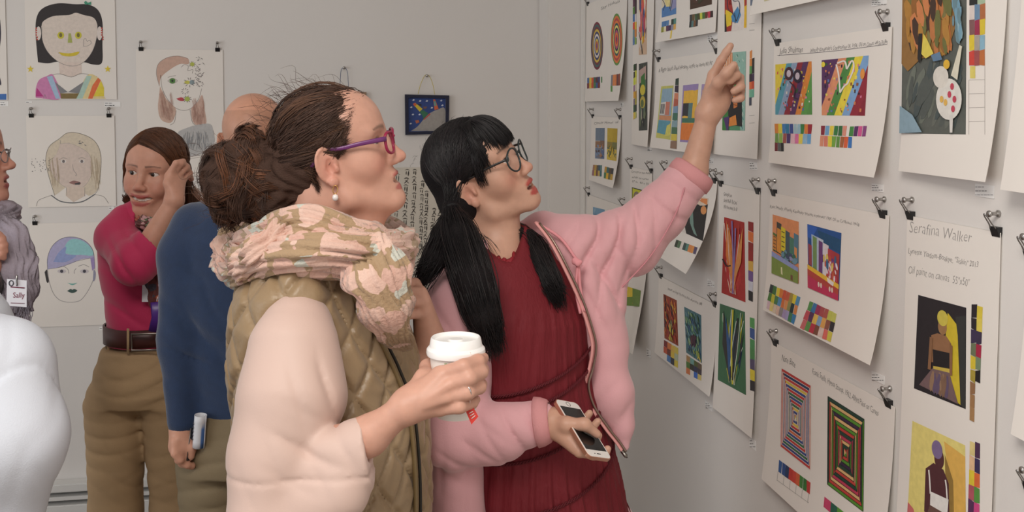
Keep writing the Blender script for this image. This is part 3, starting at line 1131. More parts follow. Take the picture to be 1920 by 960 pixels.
g_dabs(A, None, [(226, 200, 110), (110, 60, 130), (200, 90, 60), (236, 220, 226), (60, 100, 140), (200, 70, 90)], 26, 0.15, 15, 2, 1.3, (.4, 1, .35, .8))
A.upoly([(0, .63), (1, .76), (1, .84), (0, .72)], (236, 190, 60))
A.upoly([(0, .7), (1, .83), (1, 1), (0, 1)], (186, 70, 60))
A.upoly([(0, .8), (1, .92), (1, 1), (0, 1)], (196, 50, 90))
A.upoly([(.62, .72), (.85, .76), (.82, .82), (.65, .79)], (236, 226, 220))
for x in (.36, .44, .72, .8):
    A.ell(x, .88, .03, .04, (230, 214, 200), True)
A.done()
PAL = [(60, 110, 60), (226, 206, 60), (220, 110, 60), (206, 80, 60), (214, 150, 90), (60, 60, 60), (90, 140, 190), (226, 190, 170), (170, 150, 190), (140, 160, 80), (220, 200, 150), (60, 90, 70)]
PAL2 = [(80, 140, 70), (60, 120, 180), (160, 50, 80), (180, 80, 80), (200, 200, 80), (90, 50, 90), (230, 180, 90), (150, 80, 60), (60, 44, 50), (170, 60, 100), (226, 110, 100), (110, 70, 60), (226, 206, 110)]
rr = random.Random(77)
A = S.art('swatch_chart').quad((1445, 533), (1501, 557), (1489, 608), (1437, 578)).chart([[(50, 60, 60), (70, 120, 60), (226, 206, 60), (224, 130, 60), (214, 90, 60), (206, 100, 70), (170, 150, 70), (230, 210, 60), (90, 150, 190)],
    [(80, 130, 60), (200, 196, 60), (80, 130, 80), (90, 150, 190), (220, 120, 60), (226, 150, 90), (150, 150, 90), (40, 60, 60), (220, 140, 80)],
    [(220, 190, 200), (230, 210, 130), (226, 206, 180), (226, 190, 170), (150, 140, 140), (170, 150, 190), (170, 160, 200), (70, 130, 90), (60, 130, 180)]], 0, 7)
A.quad((1519, 564), (1569, 588), (1558, 641), (1500, 615)).chart([[(90, 150, 80), (60, 120, 170), (160, 50, 90), (176, 80, 80), (180, 90, 80), (200, 200, 90), (206, 206, 100)],
    [(200, 80, 90), (90, 50, 90), (230, 190, 90), (140, 170, 206), (230, 170, 90), (150, 90, 70), (50, 44, 50)],
    [(206, 110, 110), (100, 150, 80), (190, 50, 70), (130, 80, 60), (226, 200, 190), (226, 110, 100), (214, 200, 80)]], 0, 8)
A.done()
S.art('handwriting', m=M_PENCIL).text('Kate Sweely, Wassily Kandinsky "Houses in Murnau" 1909, Oil on Cardboard, 19x28', (1444, 389), (1611, 424), 6, (104, 100, 100), wob=.8).done()

# --- nested frames
S = study('wide sheet with two paintings of nested striped rectangles', (1447, 642), (1665, 754), (1427, 905), (1655, 1096), (0.02, 0.03),
          what='the nested rectangle sheet')
A = S.art('painting').quad((1466, 690), (1521, 723), (1520, 881), (1464, 837))
B_, R_, Y_, G_, O_, V_c, W_c = (60, 80, 140), (196, 60, 56), (226, 196, 80), (60, 110, 76), (214, 110, 70), (120, 70, 120), (226, 216, 206)
rn = random.Random(5)
seq = [(R_, O_, R_, R_), ((50, 60, 100), B_, (60, 70, 130), O_), (R_, V_c, G_, (90, 90, 140)), (Y_, (70, 100, 160), B_, R_), (B_, R_, R_, V_c), (R_, (90, 90, 120), G_, (80, 100, 150)),
       (G_, V_c, B_, (150, 90, 90)), ((60, 80, 140), R_, O_, G_), (R_, G_, (50, 60, 100), B_), (G_, B_, R_, (120, 110, 110)), (Y_, (120, 80, 130), Y_, R_), (B_, Y_, B_, B_), (R_, G_, W_c, Y_)]
g_nested(A, seq, (232, 224, 216))
A.done()
A = S.art('painting').quad((1553, 743), (1621, 786), (1619, 959), (1552, 908))
K_, G2, R2, C2, M2, L2 = (36, 70, 56), (90, 150, 50), (200, 70, 60), (232, 190, 130), (196, 60, 90), (60, 40, 70)
seq = [(K_, G2, G2, K_), (C2, K_, R2, R2), (G2, M2, C2, C2), (L2, R2, M2, G2), (C2, G2, K_, R2), (G2, C2, R2, K_), (R2, K_, C2, G2), (K_, M2, K_, M2), (M2, G2, L2, C2), (C2, K_, G2, R2), (K_, R2, R2, K_), (R2, C2, G2, C2)]
g_nested(A, seq, (40, 40, 36))
A.done()
A = S.art('swatch_chart').quad((1461, 862), (1520, 905), (1519, 927), (1459, 884)).chart([[(50, 90, 150), (50, 80, 140), (40, 60, 100), (200, 60, 50), (206, 70, 56), (214, 100, 60), (70, 130, 60), (60, 120, 56), (196, 60, 56)]], 0, 9)
A.quad((1546, 931), (1620, 990), (1619, 1012), (1544, 950)).chart([[(206, 70, 110), (40, 100, 80), (96, 160, 60), (90, 160, 56), (220, 160, 120), (60, 50, 80)]], 0, 10)
A.done()
A = S.art('pencil_grid', m=M_PENCIL)
for i in range(6):
    A.line([(1459 + i * 11.5, 884 + i * 8.4), (1457 + i * 11.5, 901 + i * 8.4)], .6, (160, 156, 152), n=1)
A.line([(1457, 900), (1517, 943)], .6, (160, 156, 152), n=1)
A.done()
A = S.art('handwriting', m=M_PENCIL)
A.text('Nate Bate', (1466, 675), (1491, 689), 12, (96, 94, 94), wob=.8)
A.text('Frank Stella, Hyena Stomp, 1962, Alkyd Paint on Canvas', (1523, 700), (1647, 780), 11, (96, 94, 94), wob=.8)
A.done()

# --- dark golden picture with a pale round shape
S = study('tall sheet with a gold, grey and white picture and a swatch column', (1697, -90), (1880, -140), (1692, 323), (1860, 341), (0.012, 0.03), 2.4,
          what='the tall sheet with a gold and grey picture', clips=())
A = S.art('painting').quad((1694, -40), (1813, -48), (1811, 252), (1690, 250))
A.upoly(FULL, (92, 96, 90))
g_dabs(A, None, [(84, 90, 86), (104, 108, 100), (74, 84, 84), (110, 116, 106)], 50, 0.3, 41, 3, 2.2, (0, 1, .5, 1))
A.upoly([(0, 0), (.9, 0), (.86, .3), (.7, .5), (.3, .52), (.1, .6), (0, .55)], (150, 110, 60))
g_dabs(A, None, [(190, 120, 70), (150, 100, 50), (110, 110, 60), (206, 130, 80), (70, 50, 40), (130, 120, 70), (180, 130, 60)], 90, 0.2, 42, 2, 1.2, (0, .85, .0, .52))
g_dabs(A, None, [(120, 160, 180), (150, 180, 190), (110, 140, 150)], 14, 0.14, 43, 2, 1.4, (.76, 1, .1, .5))
A.upoly([(0, .82), (.2, .88), (.35, .99), (0, 1)], (140, 166, 180))
A.upoly([(.28, .36), (.34, .36), (.33, .52), (.3, .55), (.27, .52)], (40, 36, 36))
A.upoly([(.36, .36), (.42, .4), (.52, .49), (.4, .52), (.33, .49)], (226, 206, 90))
A.upoly([(.48, .5), (.62, .48), (.66, .53), (.52, .54)], (100, 130, 160))
A.ell(.77, .78, .2, .13, (226, 222, 214), True)
A.ell(.64, .64, .12, .07, (222, 216, 206), True)
A.upoly([(.8, .63), (.93, .44), (.97, .45), (.9, .66)], (222, 216, 196))
A.upoly([(.78, .88), (.84, .88), (.83, .99), (.79, .99)], (220, 216, 210))
A.ell(.73, .56, .05, .03, (226, 180, 60), True)
for x, y in ((.82, .7), (.78, .75), (.72, .8), (.86, .78), (.66, .78), (.84, .84)):
    A.ell(x, y, .03, .022, (196, 70, 90) if x > .75 else (226, 180, 90), True, n=10)
A.done()
A = S.art('swatch_chart').quad((1818, -18), (1848, -22), (1847, 122), (1818, 124)).chart([[(40, 40, 40), (170, 190, 160)], [(220, 206, 200), (110, 140, 170)][::1] + [(180, 110, 70)], [(130, 90, 90), (160, 50, 80), (220, 196, 60)], [(226, 200, 60), (170, 160, 150), (140, 180, 200)], [(206, 70, 60), (160, 80, 80), (190, 110, 60)]], 0, 11)
A.quad((1819, 124), (1829, 124), (1829, 147), (1819, 147)).chart([[(222, 206, 110)]])
A.done()
A = S.art('pencil_grid', m=M_PENCIL)
for i in range(4):
    yy = 150 + i * 26
    A.line([(1817, yy), (1847, yy - 1)], .7, (176, 168, 164), n=1)
A.line([(1817, 150), (1817, 252)], .7, (176, 168, 164), n=1)
A.line([(1847, 124), (1847, 252)], .7, (176, 168, 164), n=1)
A.done()

# --- big lettered sheet
S = study('tall sheet with large pencilled name over two upright figure paintings', (1700, 398), (1869, 442), (1672, 1150), (1850, 1290), (0.015, 0.01),
          what='the large pencilled name sheet')
A = S.art('painting').quad((1722, 553), (1812, 577), (1811, 767), (1714, 728))
A.upoly(FULL, (38, 34, 38))
A.upoly([(.62, .1), (.82, .2), (.9, .98), (.72, .94), (.58, .4)], (210, 186, 50))
A.upoly([(.78, .12), (1, .08), (1, 1), (.9, .98), (.86, .4)], (52, 54, 52))
A.upoly([(.3, .38), (.42, .34), (.6, .34), (.7, .4), (.72, .62), (.28, .66)], (150, 108, 76))
A.ell(.52, .26, .09, .08, (160, 120, 80), True)
A.ell(.52, .17, .11, .08, (206, 190, 80), True)
A.upoly([(.34, .52), (.7, .5), (.68, .68), (.36, .7)], (30, 28, 30))
A.upoly([(.36, .69), (.68, .66), (.69, .71), (.36, .73)], (206, 180, 80))
A.upoly([(.34, .72), (.68, .7), (.86, .98), (.1, .94)], (120, 96, 96))
g_dabs(A, None, [(150, 120, 96), (100, 84, 110), (130, 100, 80)], 18, .22, 51, 3, 1.5, (.22, .78, .72, .98))
A.upoly([(.28, .4), (.34, .4), (.32, .74), (.26, .74)], (140, 100, 70))
A.upoly([(.68, .4), (.74, .42), (.74, .72), (.69, .72)], (140, 100, 70))
A.done()
A = S.art('painting').quad((1711, 789), (1810, 835), (1812, 1050), (1700, 1000))
A.upoly(FULL, (232, 216, 130))
A.upoly([(.6, .05), (1, .1), (1, 1), (.6, 1), (.72, .4)], (226, 180, 90))
A.upoly([(.62, .16), (.78, .36), (.8, .8), (.68, .8), (.64, .4)], (150, 120, 60))
A.upoly([(.28, .36), (.42, .28), (.6, .3), (.7, .4), (.72, .76), (.28, .74)], (84, 46, 50))
A.ell(.52, .22, .09, .09, (86, 48, 50), True)
A.ell(.48, .15, .1, .08, (130, 110, 150), True)
A.upoly([(.38, .54), (.7, .54), (.68, .68), (.38, .66)], (236, 232, 226))
A.line([(.38, .56), (.36, .44), (.34, .36)], 2.5, (236, 232, 226), True)
A.line([(.68, .56), (.66, .44), (.64, .38)], 2.5, (236, 232, 226), True)
A.upoly([(.38, .66), (.68, .68), (.82, 1), (.2, 1)], (110, 80, 70))
A.upoly([(0, .72), (.1, .76), (.16, .86), (0, .84)], (206, 110, 110))
A.done()
A = S.art('swatch_chart').quad((1822, 570), (1843, 575), (1836, 792), (1819, 786)).chart([[(40, 34, 40), (222, 200, 70)], [(40, 34, 40), (226, 206, 90)], [(60, 50, 80), (60, 50, 76)], [(110, 120, 90), (170, 40, 70)], [(220, 196, 60), (120, 140, 110)], [(170, 150, 60), (30, 28, 30)], [(150, 110, 76), None], [(160, 120, 80), None], [(170, 130, 86), None]], 0, 12)
A.quad((1819, 826), (1838, 833), (1837, 1000), (1815, 990)).chart([[(226, 206, 140), (80, 50, 80)], [(230, 190, 150), (60, 50, 90)], [(226, 200, 60), (220, 110, 60)], [(180, 90, 100), (90, 150, 70)], [(90, 50, 90), (214, 80, 140)], [(110, 80, 60), (60, 60, 60)]], 0, 13)
A.done()
A = S.art('handwriting', m=M_PENCIL)
A.text('Serafina Walker', (1705, 434), (1821, 456), 22, (150, 146, 144), -0.02, wob=1.2)
A.text('Lynette Yiadom-Boakye, "Siskin" 2013', (1703, 474), (1834, 502), 11, (140, 136, 134), wob=1)
A.text('Oil paint on canvas  55"x50"', (1703, 511), (1817, 538), 15, (140, 136, 134), -0.018, wob=1)
A.done()

# --- the two sheets cut by the frame's edge
S = study('blank lower part of a sheet hanging beyond the tall gold picture', (1908, -160), (2080, -220), (1890, 358), (2050, 380), (0.03, 0.05),
          what='the outermost upper sheet', clips=())
S = study('lower sheet beyond the large pencilled name, top held by a clip', (1914, 470), (2085, 520), (1908, 812), (2060, 910), (0.02, 0.03),
          what='the outermost middle sheet', clips=(0.03,))
A = S.art('painting').quad((1960, 560), (2040, 590), (2038, 760), (1956, 720))
A.upoly(FULL, (190, 90, 110))
A.done()
S = study('lowest sheet beyond the large pencilled name, held by a clip', (1921, 915), (2090, 1000), (1910, 1200), (2070, 1300), (0.01, 0.02),
          what='the outermost lowest sheet', clips=(0.03,))

# --- captions
for x, y, w, h, what in ((1326, 66, 20, 11, 'the blue and dark brown painting sheet'), (1405, 304, 15, 14, 'the green and black painting sheet'), (1213, 276, 9, 8, 'the bright narrow painting sheet'),
                         (1326, 296, 12, 10, 'the sheet behind the pointing hand'), (1326, 525, 14, 12, 'the curled dark painting'), (1322, 755, 14, 12, 'the dabbed paintings'),
                         (1405, 823, 12, 18, 'the leaf paintings'), (1634, 345, 22, 14, 'the slanting bands'), (1828, 346, 36, 24, 'the gold picture'),
                         (1634, 700, 24, 16, 'the blocky house paintings'), (1634, 0, 28, 10, 'the uppermost curling sheet'), (1212, 655, 8, 14, 'the wavy narrow sheet'), (1163, 193, 6, 7, 'the ring ovals')):
    caption('R', x, y, w, h, what)
# ------------------------------------------------------------------ back wall: portrait drawings
GB = 'pencil portraits on the back wall'
LN = (126, 120, 118)


def portrait(label, tl, tr, bl, br, what, clips=(0.06, 0.94), curl=(0.0, 0.0)):
    sh = Sheet('portrait_drawing', label, 'drawing', 'B', tl, tr, bl, br, curl, m=M_PAPER, group=GB)
    for q in clips:
        clip_at(sh, q, what, 'left' if q < .5 else 'right')
    return sh


def Z(ox, oy, k):
    return lambda *pts: [(ox + x / k, oy + y / k) for x, y in pts]


def sm(pts, n=5, closed=True):
    P = list(pts)
    if closed:
        P = P + [P[0]]
    q = smooth_path(P, n)
    return [tuple(v) for v in (q[:-1] if closed else q)]


# --- black haired face with rainbow jacket
S = portrait('portrait drawing with black bob, yellow lips and rainbow jacket', (47, -62), (216, -62), (48, 187), (217, 186), 'the black bob portrait')
z = Z(40, 0, 4.8)
A = S.art('drawing')
A.poly(sm(z((150, 560), (128, 300), (140, 150), (200, 70), (330, 30), (490, 38), (600, 40), (690, 90), (730, 200), (730, 400), (725, 565), (640, 580), (560, 560), (340, 555), (240, 570))), (44, 36, 36))
A.poly(sm(z((180, 240), (200, 190), (290, 145), (430, 135), (490, 115), (560, 135), (650, 160), (685, 230), (680, 330), (640, 460), (560, 560), (460, 595), (340, 560), (240, 470), (190, 360))), (222, 208, 196))
A.poly(z((338, 560), (540, 560), (545, 660), (450, 695), (345, 665)), (222, 204, 192))
A.poly(sm(z((130, 880), (130, 800), (160, 720), (230, 685), (290, 680), (355, 885))), (206, 130, 176))
A.poly(z((128, 868), (140, 790), (200, 868)), (186, 50, 130))
A.poly(z((230, 690), (280, 682), (352, 888), (310, 888)), (166, 192, 216))
A.poly(sm(z((490, 888), (590, 680), (680, 690), (735, 760), (745, 868), (745, 888)), 4), (226, 206, 150))
A.poly(z((490, 888), (590, 680), (635, 684), (550, 888)), (176, 204, 190))
A.poly(z((640, 770), (690, 700), (716, 722), (640, 888), (600, 888)), (226, 110, 60))
A.poly(z((650, 868), (716, 730), (744, 790), (744, 866)), (226, 206, 60))
A.poly(z((300, 735), (420, 830), (350, 840)), (130, 130, 132))
A.poly(z((562, 735), (420, 830), (520, 840)), (130, 130, 132))
A.poly(z((350, 840), (520, 840), (495, 888), (358, 888)), (128, 108, 60))
for x in (355, 513):
    A.ell(*z((x, 318))[0], 30 / 4.8, 32 / 4.8, (206, 196, 60))
    A.ell(*z((x, 316))[0], 14 / 4.8, 20 / 4.8, (120, 110, 50))
A.poly(z((425, 300), (445, 300), (460, 385), (418, 385)), (170, 176, 90))
A.poly(sm(z((335, 470), (430, 480), (520, 465), (500, 495), (440, 508), (370, 500)), 4), (214, 190, 50))
for cx in (82, 778):
    A.poly(z(*[(cx + (32 if i % 2 == 0 else 13) * math.sin(i * math.pi / 5), 622 - (34 if i % 2 == 0 else 14) * math.cos(i * math.pi / 5)) for i in range(10)]), (226, 200, 50))
for x0 in (155, 705):
    A.ell(*z((x0, 300))[0], 24 / 4.8, 62 / 4.8, (226, 214, 206))
    for i in range(6):
        A.ell(*z((x0 + (-20 if x0 < 400 else 20) + (8 if i > 3 else 0), 255 + 20 * i))[0], 1.7, 1.6, (190, 70, 60), n=8)
A.poly(z((565, 20), (580, 8), (600, 25), (628, 15), (630, 45), (600, 40), (575, 42)), (70, 150, 120))
A.done(0.00004)
A = S.art('pencil_lines', m=M_PENCIL)
for q in ([(322, 292), (355, 274), (388, 284)], [(478, 292), (510, 272), (546, 288)]):
    A.line(z(*q), 1.6, (40, 34, 34))
for q in ([(340, 440), (300, 425), (272, 400), (285, 375), (310, 380), (318, 358), (340, 375), (340, 440)], [(560, 418), (600, 412), (630, 385), (612, 362), (592, 372), (578, 345), (560, 365), (560, 418)],
          [(330, 476), (430, 482), (524, 466)], [(230, 684), (340, 665), (450, 692), (545, 662), (680, 688)], [(285, 684), (345, 800), (420, 830)], [(590, 682), (520, 800), (420, 830)],
          [(200, 885), (212, 850), (225, 885)], [(650, 868), (645, 885)], [(185, 240), (190, 360), (240, 470), (340, 560), (460, 595), (560, 560), (640, 460), (680, 330), (685, 230)]):
    A.line(z(*q), 0.7, LN)
A.done(0.00004)
caption('B', 196, 191, 30, 9, 'the black bob portrait', 2)
caption('B', 48, 190, 12, 3, 'the lower edge of the black bob portrait', 1)

# --- long haired half robot face
S = portrait('portrait drawing of long red hair with half the face in gears', (257, 93), (419, 93), (257, 330), (420, 330), 'the long red hair portrait')
z = Z(250, 70, 4.8)
A = S.art('drawing')
A.poly(sm(z((235, 440), (208, 330), (225, 240), (300, 185), (400, 168), (490, 190), (495, 240), (420, 240), (330, 290), (250, 360))), (204, 168, 150))
A.poly(sm(z((240, 440), (300, 560), (380, 640), (370, 720), (330, 770), (250, 740), (222, 640), (232, 520))), (206, 174, 156))
A.poly(sm(z((520, 640), (580, 580), (620, 520), (640, 640), (655, 780), (560, 785), (525, 720))), (206, 172, 156))
A.poly(sm(z((440, 830), (560, 790), (690, 780), (720, 850), (725, 960), (600, 1060), (430, 1060), (380, 960), (400, 860))), (186, 184, 182))
A.ell(*z((352, 392))[0], 27 / 4.8, 23 / 4.8, (90, 140, 70))
A.ell(*z((352, 392))[0], 10 / 4.8, 10 / 4.8, (40, 50, 40))
A.poly(sm(z((385, 552), (430, 540), (455, 552), (455, 572), (420, 572)), 4), (190, 70, 80))
A.ell(*z((485, 405))[0], 26 / 4.8, 16 / 4.8, (206, 200, 90))
A.ell(*z((528, 405))[0], 22 / 4.8, 22 / 4.8, (140, 156, 160))
A.ell(*z((485, 555))[0], 24 / 4.8, 22 / 4.8, (176, 190, 90))
A.ell(*z((530, 242))[0], 20 / 4.8, 18 / 4.8, (180, 186, 80))
A.done(0.00004)
A = S.art('pencil_lines', m=M_PENCIL)
for q in ([(245, 340), (260, 460), (310, 560), (380, 635), (460, 658), (530, 630), (590, 550), (615, 460)], [(235, 440), (208, 330), (225, 240), (300, 185), (400, 168), (490, 190)],
          [(310, 362), (340, 350), (382, 345)], [(310, 392), (350, 368), (396, 392), (350, 416), (310, 392)], [(430, 270), (460, 245), (495, 260), (490, 300), (535, 290), (530, 325)],
          [(385, 660), (370, 760), (330, 790)], [(510, 650), (530, 760), (560, 790)], [(690, 780), (725, 860), (722, 950)]):
    A.line(z(*q), 0.8, (150, 138, 132))
r_ = random.Random(9)
for cx, cy, rad in ((530, 242, 34), (465, 485, 36), (485, 555, 40), (580, 290, 26), (505, 405, 55), (600, 420, 34), (600, 340, 26)):
    for i in range(9):
        a_ = i * 0.7 + r_.uniform(0, .3)
        A.line(z((cx + rad * .55 * math.cos(a_), cy + rad * .45 * math.sin(a_)), (cx + rad * math.cos(a_), cy + rad * .8 * math.sin(a_))), 0.9, (110, 100, 100), n=1)
for i in range(26):
    x, y = r_.uniform(560, 625), r_.uniform(180, 460)
    A.line(z((x, y), (x + r_.uniform(-18, 18), y + r_.uniform(-16, 16))), 0.8, (110, 104, 104), n=1)
for i in range(60):
    x, y = r_.uniform(430, 700), r_.uniform(840, 960)
    A.line(z((x, y), (x + r_.uniform(-14, 14), y + 60)), 0.7, (140, 142, 146), n=1)
for i in range(30):
    x = r_.uniform(235, 340)
    y = r_.uniform(480, 640)
    A.line(z((x, y), (x + 12, y + 60), (x + 20, y + 110)), 0.6, (180, 140, 126), n=2)
    A.line(z((x + 290, y + 60), (x + 300, y + 100), (x + 296, y + 150)), 0.6, (180, 140, 126), n=2)
A.done(0.00004)

# --- blond face
S = portrait('portrait drawing of a blond bob with a grey collar line', (50, 217), (216, 217), (52, 388), (216, 387), 'the blond bob portrait')
z = Z(40, 200, 4.8)
A = S.art('drawing')
A.poly(sm(z((300, 800), (240, 600), (220, 470), (250, 360), (340, 290), (420, 235), (540, 245), (660, 310), (715, 430), (712, 600), (690, 740), (600, 800), (480, 690))), (214, 200, 178))
A.poly(sm(z((350, 335), (430, 330), (530, 370), (610, 430), (636, 540), (620, 640), (560, 720), (480, 745), (390, 720), (310, 650), (265, 560), (270, 490), (320, 420))), (214, 196, 184))
A.poly(z((405, 725), (570, 725), (575, 800), (470, 860), (400, 800)), (216, 198, 182))
A.poly(sm(z((428, 685), (470, 665), (530, 680), (528, 700), (470, 700)), 4), (150, 110, 104))
A.poly(z((480, 690), (530, 680), (526, 702), (484, 702)), (70, 66, 68))
for x in (380, 545):
    A.ell(*z((x, 492))[0], 24 / 4.8, 15 / 4.8, (226, 220, 214))
    A.ell(*z((x, 492))[0], 13 / 4.8, 14 / 4.8, (120, 110, 108))
A.done(0.00004)
A = S.art('pencil_lines', m=M_PENCIL)
for q in ([(300, 800), (240, 600), (220, 470), (250, 360), (340, 290), (420, 235), (540, 245), (660, 310), (715, 430), (712, 600), (690, 740), (660, 790)], [(350, 300), (350, 340), (310, 440), (255, 480)],
          [(350, 335), (430, 330), (530, 370), (610, 430), (636, 540), (620, 640), (560, 720), (480, 745), (390, 720), (310, 650), (250, 540)], [(462, 520), (470, 570), (498, 610), (485, 620)],
          [(340, 480), (375, 460), (415, 470)], [(515, 468), (545, 458), (578, 470)], [(135, 895), (160, 840), (270, 798)], [(660, 790), (740, 810), (785, 870)], [(405, 730), (410, 800)], [(572, 725), (570, 805)]):
    A.line(z(*q), 0.8, (146, 138, 132))
A.line(z((270, 798), (350, 850), (460, 866), (560, 850), (660, 790)), 2.0, (110, 112, 114))
r_ = random.Random(2)
for i in range(34):
    x, y = r_.uniform(90, 260), r_.uniform(470, 585)
    A.line(z((x, y), (x + r_.uniform(-9, 9), y + r_.uniform(-9, 9))), 1.2, (110, 106, 108), n=1)
for i in range(8):
    x, y = r_.uniform(515, 570), r_.uniform(312, 345)
    A.line(z((x, y), (x + 14, y + r_.uniform(-8, 8))), 1.2, (110, 110, 112), n=1)
for i in range(40):
    x = r_.choice((r_.uniform(240, 330), r_.uniform(620, 700)))
    y = r_.uniform(430, 640)
    A.line(z((x, y), (x + 8, y + 60), (x + 14, y + 120)), 0.6, (190, 172, 146), n=2)
A.done(0.00004)

# --- blue cap of hair
S = portrait('portrait drawing with a blue violet cap of hair and green lips', (56, 418), (222, 417), (60, 612), (224, 610), 'the blue hair portrait')
z = Z(40, 400, 4.174)
A = S.art('drawing')
A.poly(sm(z((205, 440), (205, 350), (240, 260), (310, 200), (400, 185), (490, 210), (550, 270), (570, 340), (540, 350), (470, 360), (400, 390), (310, 420), (250, 430))), (176, 172, 206))
A.poly(sm(z((330, 310), (350, 240), (400, 200), (480, 215), (545, 270), (560, 330), (470, 325), (400, 325))), (150, 204, 206))
A.poly(sm(z((250, 380), (290, 310), (350, 260), (350, 320), (430, 330), (350, 380))), (146, 160, 206))
A.poly(z((540, 350), (570, 340), (575, 430), (555, 450)), (160, 140, 190))
A.poly(sm(z((182, 460), (200, 440), (206, 480), (215, 535), (200, 540), (190, 500)), 4), (50, 46, 46))
A.poly(sm(z((565, 440), (582, 460), (578, 515), (562, 528)), 4), (150, 148, 170))
A.poly(sm(z((360, 543), (400, 550), (438, 543), (400, 562)), 4), (120, 180, 170))
A.poly(sm(z((358, 608), (385, 592), (400, 598), (415, 592), (438, 606), (400, 624)), 4), (60, 84, 78))
for x in (316, 494):
    A.ell(*z((x, 453))[0], 34 / 4.2, 16 / 4.2, (206, 198, 200))
    A.ell(*z((x, 453))[0], 13 / 4.2, 13 / 4.2, (70, 66, 76))
A.done(0.00004)
A = S.art('pencil_lines', m=M_PENCIL)
for q in ([(205, 440), (205, 350), (240, 260), (310, 200), (400, 185), (490, 210), (550, 270), (570, 340), (575, 450), (555, 540), (500, 640), (440, 690), (330, 690), (260, 640), (220, 540), (205, 440)],
          [(215, 435), (310, 420), (400, 385), (450, 370), (540, 350)], [(285, 425), (330, 415), (365, 440), (372, 470)], [(445, 415), (490, 402), (530, 420)], [(430, 430), (415, 450), (415, 472)]):
    A.line(z(*q), 0.8, (140, 134, 136))
A.done(0.00004)
caption('B', 186, 613, 14, 6, 'the blue hair portrait', 1)

# --- drawing cut by the frame's edge
S = portrait('portrait drawing with dark blue strokes next to the black bob portrait', (-160, -62), (10, -62), (-158, 188), (12, 187), 'the dark blue stroke portrait')
A = S.art('drawing')
A.poly(sm([(-120, 120), (-110, 20), (-60, -20), (-10, 10), (2, 60), (-4, 120), (2, 160), (-20, 140)]), (56, 54, 66))
A.poly([(-150, 178), (12, 176), (12, 187), (-150, 187)], (60, 110, 180))
A.poly(sm([(-90, 130), (-90, 50), (-50, 20), (-20, 50), (-20, 120), (-50, 150)]), (216, 200, 186))
A.done(0.00004)
caption('B', 0, 190, 16, 9, 'the dark blue stroke portrait', 2)
caption('B', 204, 384, 10, 9, 'the blond bob portrait', 2)

# --- ink column drawing between the two heads
S = Sheet('ink_drawing', 'large pale sheet of brush written ink columns behind the two women', 'drawing', 'B', (702, 314), (842, 314), (702, 545), (842, 545), (0.0, 0.0), m=mat('ink_paper', (214, 206, 192), rough=0.85, noise=0.03, nscale=20))
A = S.art('ink_strokes', m=M_PENCIL)
z = Z(690, 300, 3.69)
r_ = random.Random(12)
INK = (66, 60, 54)
for cx, y0, y1, sz, slope in ((205, 100, 800, 17, -.03), (270, 70, 810, 17, -.05), (325, 70, 800, 15, -.05), (375, 150, 620, 14, -.03), (405, 220, 560, 14, -.03), (455, 340, 640, 14, -.1), (110, 360, 800, 15, 0), (150, 300, 800, 15, 0), (500, 340, 800, 14, -.1), (60, 380, 800, 14, 0)):
    y = y0
    while y < y1:
        x = cx + slope * (y - y0) + r_.uniform(-4, 4)
        h = r_.uniform(.8, 1.4) * sz * 2.4
        dc_ = r_.uniform(-16, 40)
        c = tuple(int(v + dc_) for v in INK)
        kind = r_.random()
        A.line(z((x - sz, y), (x, y - 5), (x + sz, y + 2)), r_.uniform(1.2, 2.4), c, n=4, taper=True)
        if kind < .75:
            A.line(z((x - sz * .4, y + 6), (x - sz * .5, y + h * .8)), r_.uniform(1.2, 2.2), c, n=4, taper=True)
            A.line(z((x + sz * .5, y + 6), (x + sz * .35, y + h)), r_.uniform(1.4, 2.6), c, n=4, taper=True)
        else:
            A.line(z((x + sz * .6, y + 4), (x - sz * .2, y + h * .6), (x - sz, y + h)), 1.8, c, n=4, taper=True)
            A.line(z((x - sz * .6, y + 10), (x + sz, y + h)), 1.4, c, n=4, taper=True)
        y += h + r_.uniform(8, 18)
A.line(z((330, 640), (400, 590), (450, 530), (500, 480)), 1.6, INK, n=5)
A.line(z((345, 690), (420, 640), (480, 570)), 1.4, INK, n=5)
for i in range(14):
    x = 330 + i * 10
    A.line(z((x, 640 - i * 9), (x + 14, 668 - i * 8)), 1.4, INK, n=2)
A.done(0.00002)

# --- two small framed works on string loops
def framed(name, label, tl, tr, bl, br, fr_m, depth, inset, cat='wall art'):
    a, b, c, d = [on_back(*p, off=0.012) for p in (tl, tr, br, bl)]
    root = empty(name, ((a[0] + b[0]) / 2, YB, d[2]), label, cat)
    c4 = np.array([[(p[0]), p[2]] for p in (a, b, c, d)])
    ctr = c4.mean(0)
    inn = ctr + (c4 - ctr) * (1 - inset)
    bm = bmesh.new()
    y0, y1 = YB - 0.004, YB - 0.004 - depth
    vo0 = [bm.verts.new((p[0], y0, p[1])) for p in c4]
    vo1 = [bm.verts.new((p[0], y1, p[1])) for p in c4]
    vi1 = [bm.verts.new((p[0], y1, p[1])) for p in inn]
    vi0 = [bm.verts.new((p[0], y0, p[1])) for p in inn]
    for i in range(4):
        j = (i + 1) % 4
        bm.faces.new((vo0[i], vo0[j], vo1[j], vo1[i]))
        bm.faces.new((vo1[i], vo1[j], vi1[j], vi1[i]))
        bm.faces.new((vi1[i], vi1[j], vi0[j], vi0[i]))
    link('frame', bm_mesh('frame', bm), fr_m, root)
    return root, inn


M_NAVY = mat('navy_felt', (34, 36, 58), rough=0.9, sheen=0.3, bump=0.2, bscale=300)
F1, inn = framed('felt_picture', 'small navy felt picture with a gull-like night scene on a yellow string', (759, 177), (842, 179), (760, 253), (841, 250), M_NAVY, 0.016, 0.15)
F1['label'] = 'navy felt framed picture of a night sky and grey hill on yellow string'


